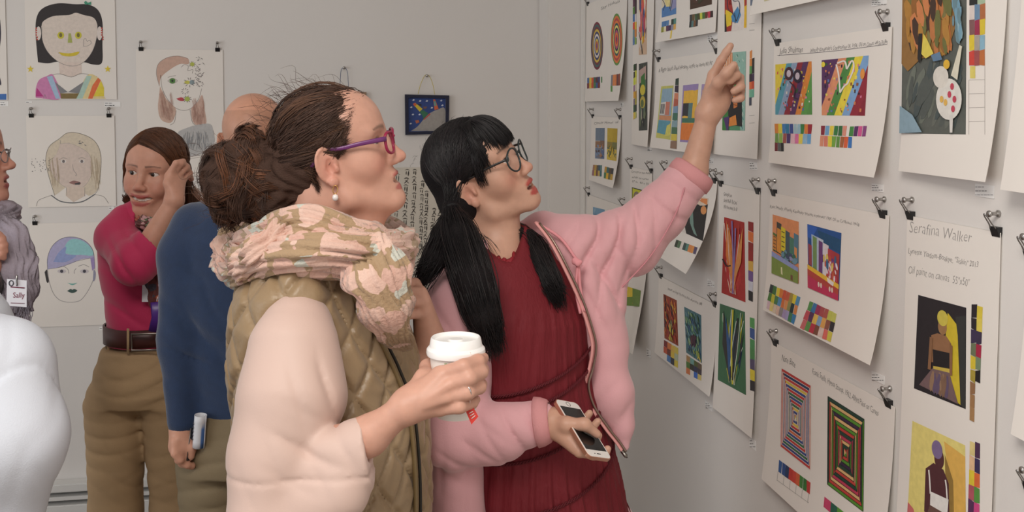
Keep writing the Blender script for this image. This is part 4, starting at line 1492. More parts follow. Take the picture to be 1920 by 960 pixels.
class FlatArt(Art):
    def __init__(s, root, name, yoff):
        s.root, s.name, s.m, s.label = root, name, M_PAINT, None
        s.bm = bmesh.new()
        s.cl = s.bm.loops.layers.float_color.new('Col')
        s.k = 1
        s.yoff = yoff

    def done(s, thick=0.0001):
        bm = s.bm
        for v in bm.verts:
            off = s.yoff + v.co.z * thick
            p = on_back(v.co.x, v.co.y, off)
            v.co = p
        return link(s.name, bm_mesh(s.name, bm), s.m, s.root)


z = Z(620, 100, 4.8)
A = FlatArt(F1, 'felt_scene', 0.006)
A.poly(z((690, 385), (1035, 392), (1035, 700), (690, 715)), (40, 66, 130))
A.poly(sm(z((720, 700), (780, 660), (840, 590), (890, 540), (960, 508), (1028, 498), (1026, 690), (870, 698)), 4), (160, 154, 148))
A.poly(z((740, 455), (760, 445), (828, 500), (800, 525)), (214, 190, 50))
A.poly(z((740, 455), (760, 445), (775, 462), (755, 478)), (206, 90, 50))
A.poly(z((775, 455), (815, 455), (820, 480)), (36, 40, 40))
A.poly(z((800, 525), (830, 510), (880, 540), (835, 595), (825, 560)), (50, 110, 80))
A.poly(z((832, 596), (890, 540), (900, 548), (840, 600)), (190, 80, 70))
A.poly(z((922, 415), (940, 415), (972, 500), (935, 510)), (210, 100, 60))
A.poly(z((926, 430), (944, 430), (955, 470), (932, 475)), (110, 150, 140))
A.poly(z((760, 605), (790, 600), (800, 620), (770, 632)), (180, 100, 70))
A.poly(z((832, 480), (870, 478), (860, 498), (838, 500)), (110, 80, 80))
for x, y in ((745, 420), (805, 428), (866, 428), (995, 425), (1005, 468), (725, 485), (910, 490), (740, 550), (800, 550), (720, 632)):
    A.poly(z((x - 12, y + 4), (x, y - 9), (x + 12, y - 2), (x + 3, y + 8)), (206, 212, 222), step=False)
A.done()


def loop(root, pts_px, rgb, name):
    pts = [on_back(*p, off=o) for *p, o in pts_px]
    tube('hanging_string', smooth_path(pts, 6), 0.0011, mat(name, rgb, rough=0.7), root, seg=6)


def nail(px, py, what):
    p = on_back(px, py)
    o = bpy.data.objects.new('push_pin', PIN_ME)
    COL.objects.link(o)
    o.location = (p[0], YB, p[2])
    o.rotation_euler = (math.pi / 2, 0, 0)
    tag(o, f'silver push pin holding {what}', 'push pin', 'push pins in the walls')


loop(F1, [(784, 176, .016), (788, 160, .014), (795, 144, .012), (800, 140.5, .012), (806, 144, .012), (812, 160, .014), (815, 177, .016)], (206, 186, 60), 'yellow_string')
nail(800, 142, 'the yellow string of the navy felt picture')
F2, inn = framed('framed_picture', 'small wood framed light blue picture on a dark string', (604, 169), (687, 173), (604, 238), (686, 238), mat('light_wood', (150, 122, 96), rough=0.6, noise=0.15, nscale=40), 0.014, 0.12)
A = FlatArt(F2, 'picture', 0.006)
A.poly([(606, 172), (685, 175), (684, 236), (606, 236)], (126, 156, 200))
g_ = random.Random(3)
for i in range(40):
    x, y = g_.uniform(610, 676), g_.uniform(176, 228)
    A.poly([(x, y), (x + 6, y + 1), (x + 5, y + 4), (x, y + 3)], g_.choice([(150, 176, 210), (110, 140, 190), (170, 190, 214)]), step=False)
A.done()
loop(F2, [(637, 171, .014), (639, 135, .012), (642, 128, .012), (645, 126.5, .012), (649, 129, .012), (652, 140, .012), (654, 171, .014)], (70, 84, 120), 'blue_string')
nail(645, 127, 'the dark string of the wood framed picture')
# ------------------------------------------------------------------ organic shapes: smooth unions meshed with surface nets
PXM = lambda d: d / FPX           # metres per pixel at depth d


DEBUG = False


class Sdf:
    def __init__(s):
        s.pr = []
        s.post = None
        s.bounds = None

    def add(s, fn, c, R, k=0.008, op='u'):
        s.pr.append((fn, np.asarray(c, float), float(R), float(k), op))
        return s

    def cap(s, a, b, ra, rb, k=0.008, op='u'):
        a, b = np.asarray(a, np.float32), np.asarray(b, np.float32)
        ba = b - a
        L2 = float(ba @ ba) + 1e-12

        def fn(P):
            pa = P - a
            h = np.clip(pa @ ba / L2, 0, 1)
            q = pa - h[:, None] * ba
            return np.sqrt((q * q).sum(1)) - (ra + (rb - ra) * h)
        return s.add(fn, (a + b) / 2, math.sqrt(L2) / 2 + max(ra, rb), k, op)

    def ell(s, c, r, ax=None, k=0.008, op='u'):
        c = np.asarray(c, np.float32)
        r = np.asarray(r, np.float32)
        A = np.asarray(ax if ax is not None else np.eye(3), np.float32)

        def fn(P):
            q = (P - c) @ A.T
            k0 = np.sqrt(((q / r) ** 2).sum(1))
            k1 = np.sqrt(((q / (r * r)) ** 2).sum(1)) + 1e-9
            return k0 * (k0 - 1) / k1
        return s.add(fn, c, float(r.max()), k, op)

    def ring(s, c, ax, ra, rb, t, k=0.004, op='u'):
        """elliptical torus lying in the plane of ax[0], ax[1]"""
        c = np.asarray(c, np.float32)
        A = np.asarray(ax, np.float32)

        def fn(P):
            q = (P - c) @ A.T
            e = np.sqrt((q[:, 0] / ra) ** 2 + (q[:, 1] / rb) ** 2) + 1e-9
            m = np.sqrt(q[:, 0] ** 2 + q[:, 1] ** 2)
            rad = m * (1 - 1 / e)
            return np.sqrt(rad * rad + q[:, 2] ** 2) - t
        return s.add(fn, c, max(ra, rb) + t, k, op)

    def loft(s, rows, f, l, k=0.02, op='u', n=2.0):
        """stack of ellipses: rows = (z, (x, y), half depth along f, half width along l)"""
        rows = sorted(rows, key=lambda r: r[0])
        z = np.array([r[0] for r in rows])
        cx = np.array([r[1][0] for r in rows])
        cy = np.array([r[1][1] for r in rows])
        a = np.array([r[2] for r in rows])
        b = np.array([r[3] for r in rows])
        f2, l2 = np.asarray(f[:2], float), np.asarray(l[:2], float)

        def fn(P):
            zz = np.clip(P[:, 2], z[0], z[-1])
            dx, dy = P[:, 0] - np.interp(zz, z, cx), P[:, 1] - np.interp(zz, z, cy)
            A, B = np.interp(zz, z, a), np.interp(zz, z, b)
            u, v = (dx * f2[0] + dy * f2[1]) / A, (dx * l2[0] + dy * l2[1]) / B
            k0 = (np.abs(u) ** n + np.abs(v) ** n) ** (1 / n) + 1e-9
            k1 = np.sqrt((u / A) ** 2 + (v / B) ** 2) + 1e-9
            d = k0 * (k0 - 1) / k1 if n == 2.0 else (k0 - 1) * np.minimum(A, B)
            zo = np.maximum(P[:, 2] - z[-1], z[0] - P[:, 2])
            return np.where(zo > 0, np.sqrt(np.maximum(d, 0) ** 2 + zo ** 2) + np.minimum(d, 0) * 0, np.maximum(d, zo))
        c = (cx.mean(), cy.mean(), (z[0] + z[-1]) / 2)
        R = math.hypot((z[-1] - z[0]) / 2, max(a.max(), b.max())) + np.ptp(cx) + np.ptp(cy)
        return s.add(fn, c, R, k, op)

    def half(s, p, nrm, k=0.004):
        """keep the side the normal points away from"""
        p, nrm = np.asarray(p, float), np.asarray(nrm, float)
        nrm = nrm / np.linalg.norm(nrm)
        return s.add(lambda P: (P - p) @ nrm, p, 99.0, k, 'i')

    def chain(s, pts, rad, k=0.006):
        for i in range(len(pts) - 1):
            s.cap(pts[i], pts[i + 1], rad[i], rad[i + 1], k)
        return s

    def ev(s, P, idx=None):
        d = None
        for i in (range(len(s.pr)) if idx is None else idx):
            fn, c, R, k, op = s.pr[i]
            e = fn(P)
            if d is None:
                d = e if op == 'u' else np.full(len(P), 1e3)
                continue
            if op == 'u':
                h = np.maximum(k - np.abs(d - e), 0) / k
                d = np.minimum(d, e) - h * h * k * 0.25
            elif op == 's':
                e = -e
                h = np.maximum(k - np.abs(d - e), 0) / k
                d = np.maximum(d, e) + h * h * k * 0.25
            else:
                h = np.maximum(k - np.abs(d - e), 0) / k
                d = np.maximum(d, e) + h * h * k * 0.25
        if s.post is not None:
            d = s.post(P, d)
        return d

    def mesh(s, h, smooth=1, B=20):
        us = [p for p in s.pr if p[4] == 'u']
        lo = np.min([p[1] - p[2] for p in us], 0) - 0.03
        hi = np.max([p[1] + p[2] for p in us], 0) + 0.03
        if s.bounds is not None:
            lo, hi = np.maximum(lo, s.bounds[0]), np.minimum(hi, s.bounds[1])
        nb = np.ceil((hi - lo) / (h * B)).astype(int)
        I = np.stack(np.meshgrid(*[np.arange(n) for n in nb], indexing='ij'), -1).reshape(-1, 3)
        Cc = lo + (I + 0.5) * B * h
        half = B * h * 0.5 * 1.7321
        near = np.zeros(len(I), bool)
        for fn, c, R, k, op in us:
            near |= np.linalg.norm(Cc - c, axis=1) < R + half + 0.02
        I, Cc = I[near], Cc[near]
        d0 = s.ev(Cc.astype(np.float32))
        act = np.abs(d0) < half * 1.35 + 0.03
        I, Cc = I[act], Cc[act]
        g = np.arange(B + 1)
        G = np.stack(np.meshgrid(g, g, g, indexing='ij'), -1).reshape(-1, 3)
        NY, NZ = int(nb[1] * B + 2), int(nb[2] * B + 2)
        cid, cve, quads = [], [], []
        prc = np.array([p[1] for p in s.pr])
        prR = np.array([p[2] + p[3] for p in s.pr])
        un = np.array([p[4] == 'u' for p in s.pr])
        for b, cc in zip(I, Cc):
            sel = np.nonzero(np.linalg.norm(prc - cc, axis=1) < prR + half + 0.03)[0]
            if not un[sel].any():
                continue
            o = b * B
            P = (lo + (o + G) * h).astype(np.float32)
            D = s.ev(P, sel).reshape(B + 1, B + 1, B + 1)
            ins = D < 0
            if ins.all() or not ins.any():
                continue
            # cells with a sign change
            acc = np.zeros((B, B, B))
            pos = np.zeros((B, B, B, 3))
            corner = lambda di, dj, dk, A: A[di:B + di, dj:B + dj, dk:B + dk]
            for ax in range(3):
                for u in (0, 1):
                    for v in (0, 1):
                        o0 = [0, 0, 0]
                        oth = [q for q in range(3) if q != ax]
                        o0[oth[0]], o0[oth[1]] = u, v
                        o1 = list(o0)
                        o1[ax] = 1
                        A0, A1 = corner(*o0, D), corner(*o1, D)
                        x = (A0 < 0) != (A1 < 0)
                        t = np.where(x, A0 / np.where(x, A0 - A1, 1), 0)
                        acc += x
                        pos[..., oth[0]] += x * u
                        pos[..., oth[1]] += x * v
                        pos[..., ax] += x * t
            ci = np.argwhere(acc > 0)
            if len(ci) == 0:
                continue
            pv = pos[ci[:, 0], ci[:, 1], ci[:, 2]] / acc[ci[:, 0], ci[:, 1], ci[:, 2]][:, None]
            gi = ci + o
            cid.append((gi[:, 0] * NY + gi[:, 1]) * NZ + gi[:, 2])
            cve.append(lo + (gi + pv) * h)
            for ax in range(3):
                o1 = [0, 0, 0]
                o1[ax] = 1
                A0, A1 = ins[:B, :B, :B], corner(*o1, ins)
                x = np.argwhere(A0 != A1)
                if len(x) == 0:
                    continue
                fl = A0[x[:, 0], x[:, 1], x[:, 2]]
                x = x + o
                ea, eb = [(1, 2), (2, 0), (0, 1)][ax]
                d1, d2 = np.zeros(3, int), np.zeros(3, int)
                d1[ea], d2[eb] = 1, 1
                ok = (x[:, ea] > 0) & (x[:, eb] > 0)
                x, fl = x[ok], fl[ok]
                ids = [((y[:, 0] * NY + y[:, 1]) * NZ + y[:, 2]) for y in (x - d1 - d2, x - d2, x, x - d1)]
                q = np.stack(ids, -1)
                q[~fl] = q[~fl][:, ::-1]
                quads.append(q)
        if not cid:
            return np.zeros((0, 3)), np.zeros((0, 4), int)
        cid, cve, quads = np.concatenate(cid), np.concatenate(cve), np.concatenate(quads)
        uq, first = np.unique(cid, return_index=True)
        V = cve[first]
        m = np.searchsorted(uq, quads)
        m = np.clip(m, 0, len(uq) - 1)
        good = (uq[m] == quads).all(1)
        F = m[good]
        for _ in range(smooth):
            S = np.zeros_like(V)
            n = np.zeros(len(V))
            for i in range(4):
                a_, b_ = F[:, i], F[:, (i + 1) % 4]
                for c_ in range(3):
                    S[:, c_] += np.bincount(a_, V[b_, c_], len(V)) + np.bincount(b_, V[a_, c_], len(V))
                n += np.bincount(a_, minlength=len(V)) + np.bincount(b_, minlength=len(V))
            ok = n > 0
            V[ok] = 0.45 * V[ok] + 0.55 * S[ok] / n[ok][:, None]
        return V, F

    def obj(s, name, h, m, parent, paint=None, smooth=1):
        t_ = time.time()
        V, F = s.mesh(h, smooth)
        if DEBUG:
            print('SDF', name, len(F), round(time.time() - t_, 2))
        return link(name, mesh_np(name, V, F, paint(V) if paint else None), m, parent)


def nz(v):
    v = np.asarray(v, float)
    return v / np.linalg.norm(v)


def view_frame(px):
    """horizontal view direction and right vector through a pixel column"""
    r = ray(px, 480 + SHIFT)
    vd = nz([r[0], r[1], 0])
    return vd, np.array([vd[1], -vd[0], 0.0])


class Frame:
    """head frame: f forward, l left, u up"""

    def __init__(s, c, fwd_h, pitch=0.0, roll=0.0, sc=1.0):
        s.c = np.asarray(c, float)
        fh = nz(fwd_h)
        l = np.array([-fh[1], fh[0], 0.0])
        p = math.radians(pitch)
        s.f = fh * math.cos(p) + ZV * math.sin(p)
        u = np.cross(s.f, l)
        r = math.radians(roll)
        s.l = l * math.cos(r) + u * math.sin(r)
        s.u = np.cross(s.f, s.l)
        s.s = sc

    def w(s, x, y, z):
        return s.c + s.s * (x * s.f + y * s.l + z * s.u)

    def inv(s, P):
        d = (np.asarray(P) - s.c) / s.s
        return np.stack([d @ s.f, d @ s.l, d @ s.u], -1)

    @property
    def ax(s):
        return np.array([s.f, s.l, s.u])

    def rot(s, pitch=0, yaw=0, roll=0):
        """rotated axes (rows) in the head frame"""
        R = Matrix.Rotation(math.radians(yaw), 3, 'Z') @ Matrix.Rotation(math.radians(-pitch), 3, 'Y') @ Matrix.Rotation(math.radians(roll), 3, 'X')
        R = np.array(R)
        return (R.T @ s.ax)


def head_sdf(S, F, mouth=0.0, chin=0.0, jawr=1.0, nose=1.0, smile=0.0, lip=1.0, neck=True, cheek=1.0, eye=1.0, chinx=0.0, ear=1.0, sock=0.003, ez=0.003, ex=0.0):
    k = F.s
    E = lambda x, y, z, r, kk=0.012, op='u', ax=None: S.ell(F.w(x, y, z), np.array(r) * k, F.ax if ax is None else ax, kk * k, op)
    K = lambda a, b, ra, rb, kk=0.012, op='u': S.cap(F.w(*a), F.w(*b), ra * k, rb * k, kk * k, op)
    E(-0.010, 0, 0.052, (0.098, 0.077, 0.084))
    E(0.030, 0, 0.068, (0.055, 0.066, 0.056), 0.02)
    E(0.030, 0, 0.000, (0.058, 0.063, 0.070), 0.02)
    E(0.045, 0, -0.042, (0.042, 0.045, 0.044), 0.02)
    for y in (-1, 1):
        K((-0.004, y * 0.056, -0.020), (0.012, y * 0.050 * jawr, -0.062), 0.016, 0.017, 0.02)
        K((0.012, y * 0.050 * jawr, -0.062), (0.072 + chinx * .8, y * 0.014, -0.084 - chin * .5), 0.017, 0.014, 0.022)
        E(0.050, y * 0.043, -0.006, (0.024 * cheek, 0.020, 0.022), 0.03)
        K((0.079, y * 0.010, 0.040 + ez), (0.066, y * 0.046, 0.042 + ez), 0.009, 0.010, 0.016)
        if smile:
            E(0.070, y * 0.036, -0.022, (0.018, 0.018, 0.016), 0.014)
    E(0.079 + chinx, 0, -0.083 - chin, (0.017, 0.020, 0.017), 0.022)
    E(0.072, 0, -0.045, (0.025, 0.032, 0.027), 0.016)
    # sockets
    for y in (-1, 1):
        E(0.094 + sock, y * 0.031, 0.024 + ez, (0.020, 0.022, 0.0125), 0.016, 's')
    # nose
    K((0.083, 0, 0.030 + ez), (0.1045 + .004 * (nose - 1), 0, -0.006), 0.0085, 0.0105 * nose, 0.012)
    E(0.1075 + .006 * (nose - 1), 0, -0.0085, (0.0115 * nose, 0.0115, 0.0098), 0.008)
    for y in (-1, 1):
        E(0.0985, y * 0.0125, -0.0135, (0.011, 0.0078, 0.0078), 0.007)
        E(0.1010, y * 0.0085, -0.0208, (0.0068, 0.0036, 0.0042), 0.003, 's')
    # lids
    for y in (-1, 1):
        S.ell(F.w(0.0665 + ex, y * 0.031, 0.024 + ez), np.array((0.0152, 0.0158, 0.0142)) * k, F.ax, 0.006 * k)
        E(0.0800 + ex, y * 0.0330, 0.0235 + ez, (0.0165, 0.0152, 0.0054 * eye), 0.0025, 's')
    # lips
    mo = mouth
    wide = 1 + 0.35 * smile
    rise = 0.0045 * smile
    for y in (-1, 1):
        E(0.0925 - .004 * smile, y * 0.0075 * wide, -0.0385 + mo * .2, (0.0105 * lip, 0.0115 * wide, 0.0058 * lip), 0.006)
        E(0.0875 - .006 * smile, y * 0.0160 * wide, -0.0400 + mo * .2 + rise, (0.0085 * lip, 0.0085 * wide, 0.0046 * lip), 0.006)
        E(0.0870 - .007 * smile, y * 0.0140 * wide, -0.0525 - mo * .8 + rise, (0.0085 * lip, 0.0095 * wide, 0.0058 * lip), 0.006)
    E(0.0915 - .005 * smile, 0, -0.0545 - mo, (0.0105 * lip, 0.0135 * wide, 0.0068 * lip), 0.008)
    if mo > 0.001:
        E(0.099, 0, -0.0455 - mo * .4, (0.026, 0.0205 * wide, 0.0010 + mo * 0.80), 0.003, 's')
        if smile:
            for y in (-1, 1):
                E(0.092, y * 0.0170 * wide, -0.0450 - mo * .3 + rise, (0.024, 0.0090 * wide, 0.0008 + mo * 0.55), 0.003, 's')
        E(0.0780 - .0045 * smile, 0, -0.0425 - mo * (.3 + .1 * smile), (0.0135, 0.0200 * wide, 0.0040 + mo * (.25 + .25 * smile)), 0.001)
    else:
        E(0.106, 0, -0.0460, (0.012, 0.022, 0.0010), 0.004, 's')
    # ears
    for y in (-1, 1):
        ax = F.rot(yaw=-y * 26, pitch=8, roll=-y * 8)
        e = k * ear
        o = lambda x, yy, z: F.w(-0.012 + x * ear, y * (0.0770 + yy * ear), 0.004 + z * ear)
        S.ell(o(0.001, -0.002, -0.001), np.array((0.0165, 0.0062, 0.0285)) * e, ax, 0.004 * k)
        S.ring(o(0, 0.0015, 0.002), ax[[0, 2, 1]], 0.0150 * e, 0.0268 * e, 0.0031 * e, 0.003 * k)
        S.ell(o(0.003, 0.0062, 0.003), np.array((0.0098, 0.0050, 0.0185)) * e, ax, 0.003 * k, 's')
        S.ring(o(0.004, 0.0005, 0.000), ax[[0, 2, 1]], 0.0070 * e, 0.0140 * e, 0.0022 * e, 0.003 * k)
        S.ell(o(0.006, 0.0055, -0.004), np.array((0.0062, 0.0085, 0.0092)) * e, ax, 0.003 * k, 's')
        S.ell(o(0.006, 0.001, -0.0255), np.array((0.0080, 0.0042, 0.0085)) * e, ax, 0.005 * k)
        S.ell(o(0.0145, 0.000, -0.006), np.array((0.0040, 0.0030, 0.0065)) * e, ax, 0.004 * k)
    if neck:
        K((-0.030, 0, -0.010), (-0.040, 0, -0.110), 0.056, 0.055, 0.025)
    return S


def face_paint(F, skin, lipc, brow, blush=(206, 130, 112), browz=0.044, teeth=False, smile=0.0, mouth=0.0, stubble=None, lidc=None, lip=1.0, browt=1.0, ez=0.003):
    browz = browz + ez
    sk, lc, bc, bl = [np.array(srgb(v)) for v in (skin, lipc, brow, blush)]

    def paint(V):
        n = len(V)
        c = np.tile(sk, (n, 1))
        q = F.inv(V)
        x, y, z = q[:, 0], q[:, 1], q[:, 2]
        head = (np.abs(y) < 0.11) & (x > -0.12) & (x < 0.14) & (z > -0.14) & (z < 0.16)

        def mix(w, col):
            w = np.where(head, np.clip(w, 0, 1), 0)[:, None]
            c[:] = c * (1 - w) + col * w
        ay = np.abs(y)
        mix(0.40 * np.exp(-(((x - .07) / .03) ** 2 + ((ay - .042) / .02) ** 2 + ((z + .012) / .02) ** 2)), bl)
        mix(0.38 * np.exp(-(((x - .108) / .014) ** 2 + (y / .014) ** 2 + ((z + .01) / .014) ** 2)), bl)
        mix(0.40 * np.exp(-(((x + .008) / .02) ** 2 + ((ay - .08) / .012) ** 2 + ((z) / .03) ** 2)), bl)
        if stubble is not None:
            mix(0.5 * ((z > 0.0) & (x < 0.03) & (z < 0.09)), np.array(srgb(stubble)))
        wide = 1 + .35 * smile
        zc = z - smile * 9.0 * y * y
        soft = lambda e: np.clip((1 - e) / .35, 0, 1)
        up = soft((y / (.0255 * wide)) ** 2 + ((zc + .0395 - mouth * .2) / (.0080 * lip)) ** 2)
        lo = soft((y / (.0235 * wide)) ** 2 + ((zc + .0545 + mouth) / (.0088 * lip)) ** 2)
        mix(0.9 * np.maximum(up, lo) * (x > .070), lc)
        if mouth > 0.001:
            inn = soft((y / (.0245 * wide)) ** 2 + ((zc + .0455 + mouth * .4) / (.0012 + mouth * .85)) ** 2) * (x < .0905 - .004 * smile - 9.0 * y * y) * (x > .05)
            mix(0.97 * inn, np.array(srgb(226, 218, 208) if teeth else srgb(110, 60, 56)))
            mix(0.9 * inn * (zc < -.0455 - mouth * (.75 + .3 * smile)), np.array(srgb(140, 74, 70)))
        bz = np.abs(z - browz - .004 * np.cos((ay - .030) * 60)) / (.0042 * (1.15 - (ay - .012) / .06) * browt)
        mix(0.75 * np.clip(1.3 - bz, 0, 1) * (ay > .011) * (ay < .052) * (x > .045), bc)
        lash = ((ay - .0315) / .0165) ** 2 + ((z - .0245 - ez) / .0085) ** 2
        mix(0.55 * soft(lash) * (z > .0245 + ez) * (x > .06), bc * 0.6)
        return c
    return paint


M_SKIN = mat('skin', None, rough=0.45, attr='Col', noise=0.05, nscale=60, bump=0.05, bscale=900, sss=0.12, spec=0.35, bdist=0.002)
M_EYE = mat('eye', None, rough=0.12, attr='Col', spec=0.6)


def eyeball(F, side, gaze, iris, parent, ez=0.003, ex=0.0):
    g = nz(gaze)
    c = F.w(0.0665 + ex, side * 0.031, 0.024 + ez)
    r = 0.0135 * F.s
    prof = [(r * math.sin(t), r * math.cos(t)) for t in np.linspace(0.001, math.pi - 0.001, 20)]
    V, Fc = lathe_data(prof, 24)
    V = np.array(V)
    ang = np.arccos(np.clip(V[:, 2] / r, -1, 1))
    col = np.tile(np.array(srgb(224, 216, 210)), (len(V), 1))
    col[ang < 0.50] = srgb(iris)
    col[ang < 0.24] = srgb(14, 12, 12)
    Q = Vector(g).to_track_quat('Z', 'Y').to_matrix()
    V = V @ np.array(Q).T + c
    return link('eye', mesh_np('eye', V, Fc, col), M_EYE, parent)


def strands(name, paths, rad, cols, m, parent, seg=3, kind='stuff'):
    """many hairs as one mesh of thin three sided tubes"""
    Vs, Fs, Cs, off = [], [], [], 0
    for P, r, c in zip(paths, rad, cols):
        P = np.asarray(P)
        n = len(P)
        T = np.gradient(P, axis=0)
        T /= np.linalg.norm(T, axis=1)[:, None] + 1e-9
        ref = np.array([0.31, 0.17, 0.93])
        U = np.cross(T, ref)
        U /= np.linalg.norm(U, axis=1)[:, None] + 1e-9
        Wv = np.cross(T, U)
        rr = r * (np.sin(np.linspace(0.08, math.pi - 0.08, n)) ** 0.5)
        ring = []
        for k in range(seg):
            a = 2 * math.pi * k / seg
            ring.append(P + rr[:, None] * (U * math.cos(a) + Wv * math.sin(a)))
        V = np.stack(ring, 1).reshape(-1, 3)
        i = np.arange(n - 1)[:, None] * seg
        k = np.arange(seg)[None]
        k2 = (k + 1) % seg
        Fq = np.stack([i + k, i + k2, i + seg + k2, i + seg + k], -1).reshape(-1, 4) + off
        Vs.append(V)
        Fs.append(Fq)
        Cs.append(np.tile(c, (len(V), 1)))
        off += len(V)
    o = link(name, mesh_np(name, np.vstack(Vs), np.vstack(Fs), np.vstack(Cs)), m, parent)
    if kind:
        o['kind'] = kind
    return o


M_HAIRB = mat('hair_base', None, rough=0.7, attr='Col', spec=0.2, bump=0.6, bscale=260, aniso=(1, 1, 4), bdist=0.004)
M_HAIR = mat('hair', None, rough=0.46, attr='Col', spec=0.35)


def pick_cols(base, n, var, r):
    b = np.array(srgb(base))
    return [b * (1 + r.normal(0, var)) for _ in range(n)]


def pleat_tube(name, path, rad, m, parent, flat=0.7, seg=80, npl=9, amp=0.12, seed=0, up=None, n=10, closed=False):
    r = np.random.default_rng(seed)
    pts = list(path) + ([path[0], path[1]] if closed else [])
    P = smooth_path(pts, n)
    rd = np.interp(np.linspace(0, 1, len(P)), np.linspace(0, 1, len(pts)), list(rad) + ([rad[0], rad[1]] if closed else []))
    if closed:
        P, rd = P[:len(P) - n], rd[:len(P) - n]
    N_ = len(P)
    T = np.gradient(P, axis=0)
    T /= np.linalg.norm(T, axis=1)[:, None] + 1e-9
    u = np.cross(T[0], up if up is not None else (0.1, 0.2, 1))
    u /= np.linalg.norm(u)
    V = np.zeros((N_, seg, 3))
    th = np.linspace(0, 2 * math.pi, seg, endpoint=False)
    ph = r.uniform(0, 6.28, 6)
    for i in range(N_):
        u = u - T[i] * (u @ T[i])
        u /= np.linalg.norm(u)
        w = np.cross(T[i], u)
        s_ = i / max(N_ - 1, 1)
        mod = 1 + amp * (np.abs(np.sin(npl * .5 * th + ph[0] + 2.2 * math.sin(3 * s_ * 3.1 + ph[1]))) ** .6 - .6) + amp * .6 * np.sin(3 * th + 9 * s_ + ph[2]) \
            + amp * .5 * np.sin(npl * 1.7 * th + 14 * s_ + ph[3]) * math.sin(11 * s_ + ph[4]) + amp * .35 * math.sin(23 * s_ + ph[5])
        V[i] = P[i] + (rd[i] * mod)[:, None] * (np.cos(th)[:, None] * u + np.sin(th)[:, None] * w * flat)
    F = []
    for i in range(N_ - 1):
        for k in range(seg):
            k2 = (k + 1) % seg
            F.append((i * seg + k, i * seg + k2, (i + 1) * seg + k2, (i + 1) * seg + k))
    if not closed:
        F.append(tuple(range(seg))[::-1])
        F.append(tuple((N_ - 1) * seg + k for k in range(seg)))
    else:
        i = N_ - 1
        best = 0
        dd = [np.linalg.norm(V[i] - np.roll(V[0], -s0, 0), axis=1).sum() for s0 in range(seg)]
        best = int(np.argmin(dd))
        for k in range(seg):
            k2 = (k + 1) % seg
            F.append((i * seg + k, i * seg + k2, (k2 + best) % seg, (k + best) % seg))
    return link(name, mesh_np(name, V.reshape(-1, 3), F), m, parent)


def pattern_mat(name, cols, scale, rough=0.8, bump=0.3, bscale=120, warp=0.02, edge=0.5):
    """cloth with blotches of several dyes"""
    m = bpy.data.materials.new(name)
    m.use_nodes = True
    N, L = m.node_tree.nodes, m.node_tree.links
    b = N['Principled BSDF']
    b.inputs['Roughness'].default_value = rough
    b.inputs['Sheen Weight'].default_value = 0.2
    tc = N.new('ShaderNodeTexCoord')
    nt = N.new('ShaderNodeTexNoise')
    nt.inputs['Scale'].default_value = scale * 0.7
    L.new(tc.outputs['Object'], nt.inputs['Vector'])
    ad = N.new('ShaderNodeVectorMath')
    ad.operation = 'MULTIPLY_ADD'
    ad.inputs[1].default_value = (warp,) * 3
    L.new(nt.outputs['Color'], ad.inputs[0])
    L.new(tc.outputs['Object'], ad.inputs[2])
    vo = N.new('ShaderNodeTexVoronoi')
    vo.inputs['Scale'].default_value = scale
    L.new(ad.outputs[0], vo.inputs['Vector'])
    sp = N.new('ShaderNodeSeparateColor')
    L.new(vo.outputs['Color'], sp.inputs[0])
    cr = N.new('ShaderNodeValToRGB')
    cr.color_ramp.interpolation = 'CONSTANT'
    el = cr.color_ramp.elements
    while len(el) < len(cols):
        el.new(0.5)
    acc = 0
    for e, (c, wgt) in zip(el, cols):
        e.position = acc
        e.color = (*srgb(c), 1)
        acc += wgt
    L.new(sp.outputs[0], cr.inputs[0])
    vd = N.new('ShaderNodeTexVoronoi')
    vd.feature = 'F1'
    vd.inputs['Scale'].default_value = scale
    L.new(ad.outputs[0], vd.inputs['Vector'])
    mr = N.new('ShaderNodeMapRange')
    mr.inputs[1].default_value, mr.inputs[2].default_value = edge + .03, edge
    L.new(vd.outputs['Distance'], mr.inputs[0])
    mx = N.new('ShaderNodeMix')
    mx.data_type = 'RGBA'
    mx.inputs[6].default_value = (*srgb(cols[0][0]), 1)
    L.new(mr.outputs[0], mx.inputs[0])
    L.new(cr.outputs[0], mx.inputs[7])
    L.new(mx.outputs[2], b.inputs['Base Color'])
    bn = N.new('ShaderNodeTexNoise')
    bn.inputs['Scale'].default_value = bscale
    L.new(tc.outputs['Object'], bn.inputs['Vector'])
    bp = N.new('ShaderNodeBump')
    bp.inputs['Strength'].default_value = bump
    bp.inputs['Distance'].default_value = 0.004
    L.new(bn.outputs['Fac'], bp.inputs['Height'])
    L.new(bp.outputs[0], b.inputs['Normal'])
    return m


def fbm(P, fr, seed, n=5):
    r = np.random.default_rng(seed)
    o = np.zeros(len(P))
    for i in range(n):
        o += np.sin(P @ (nz(r.normal(0, 1, 3)) * fr * r.uniform(.6, 1.7)) + r.uniform(0, 6.28))
    return o / n


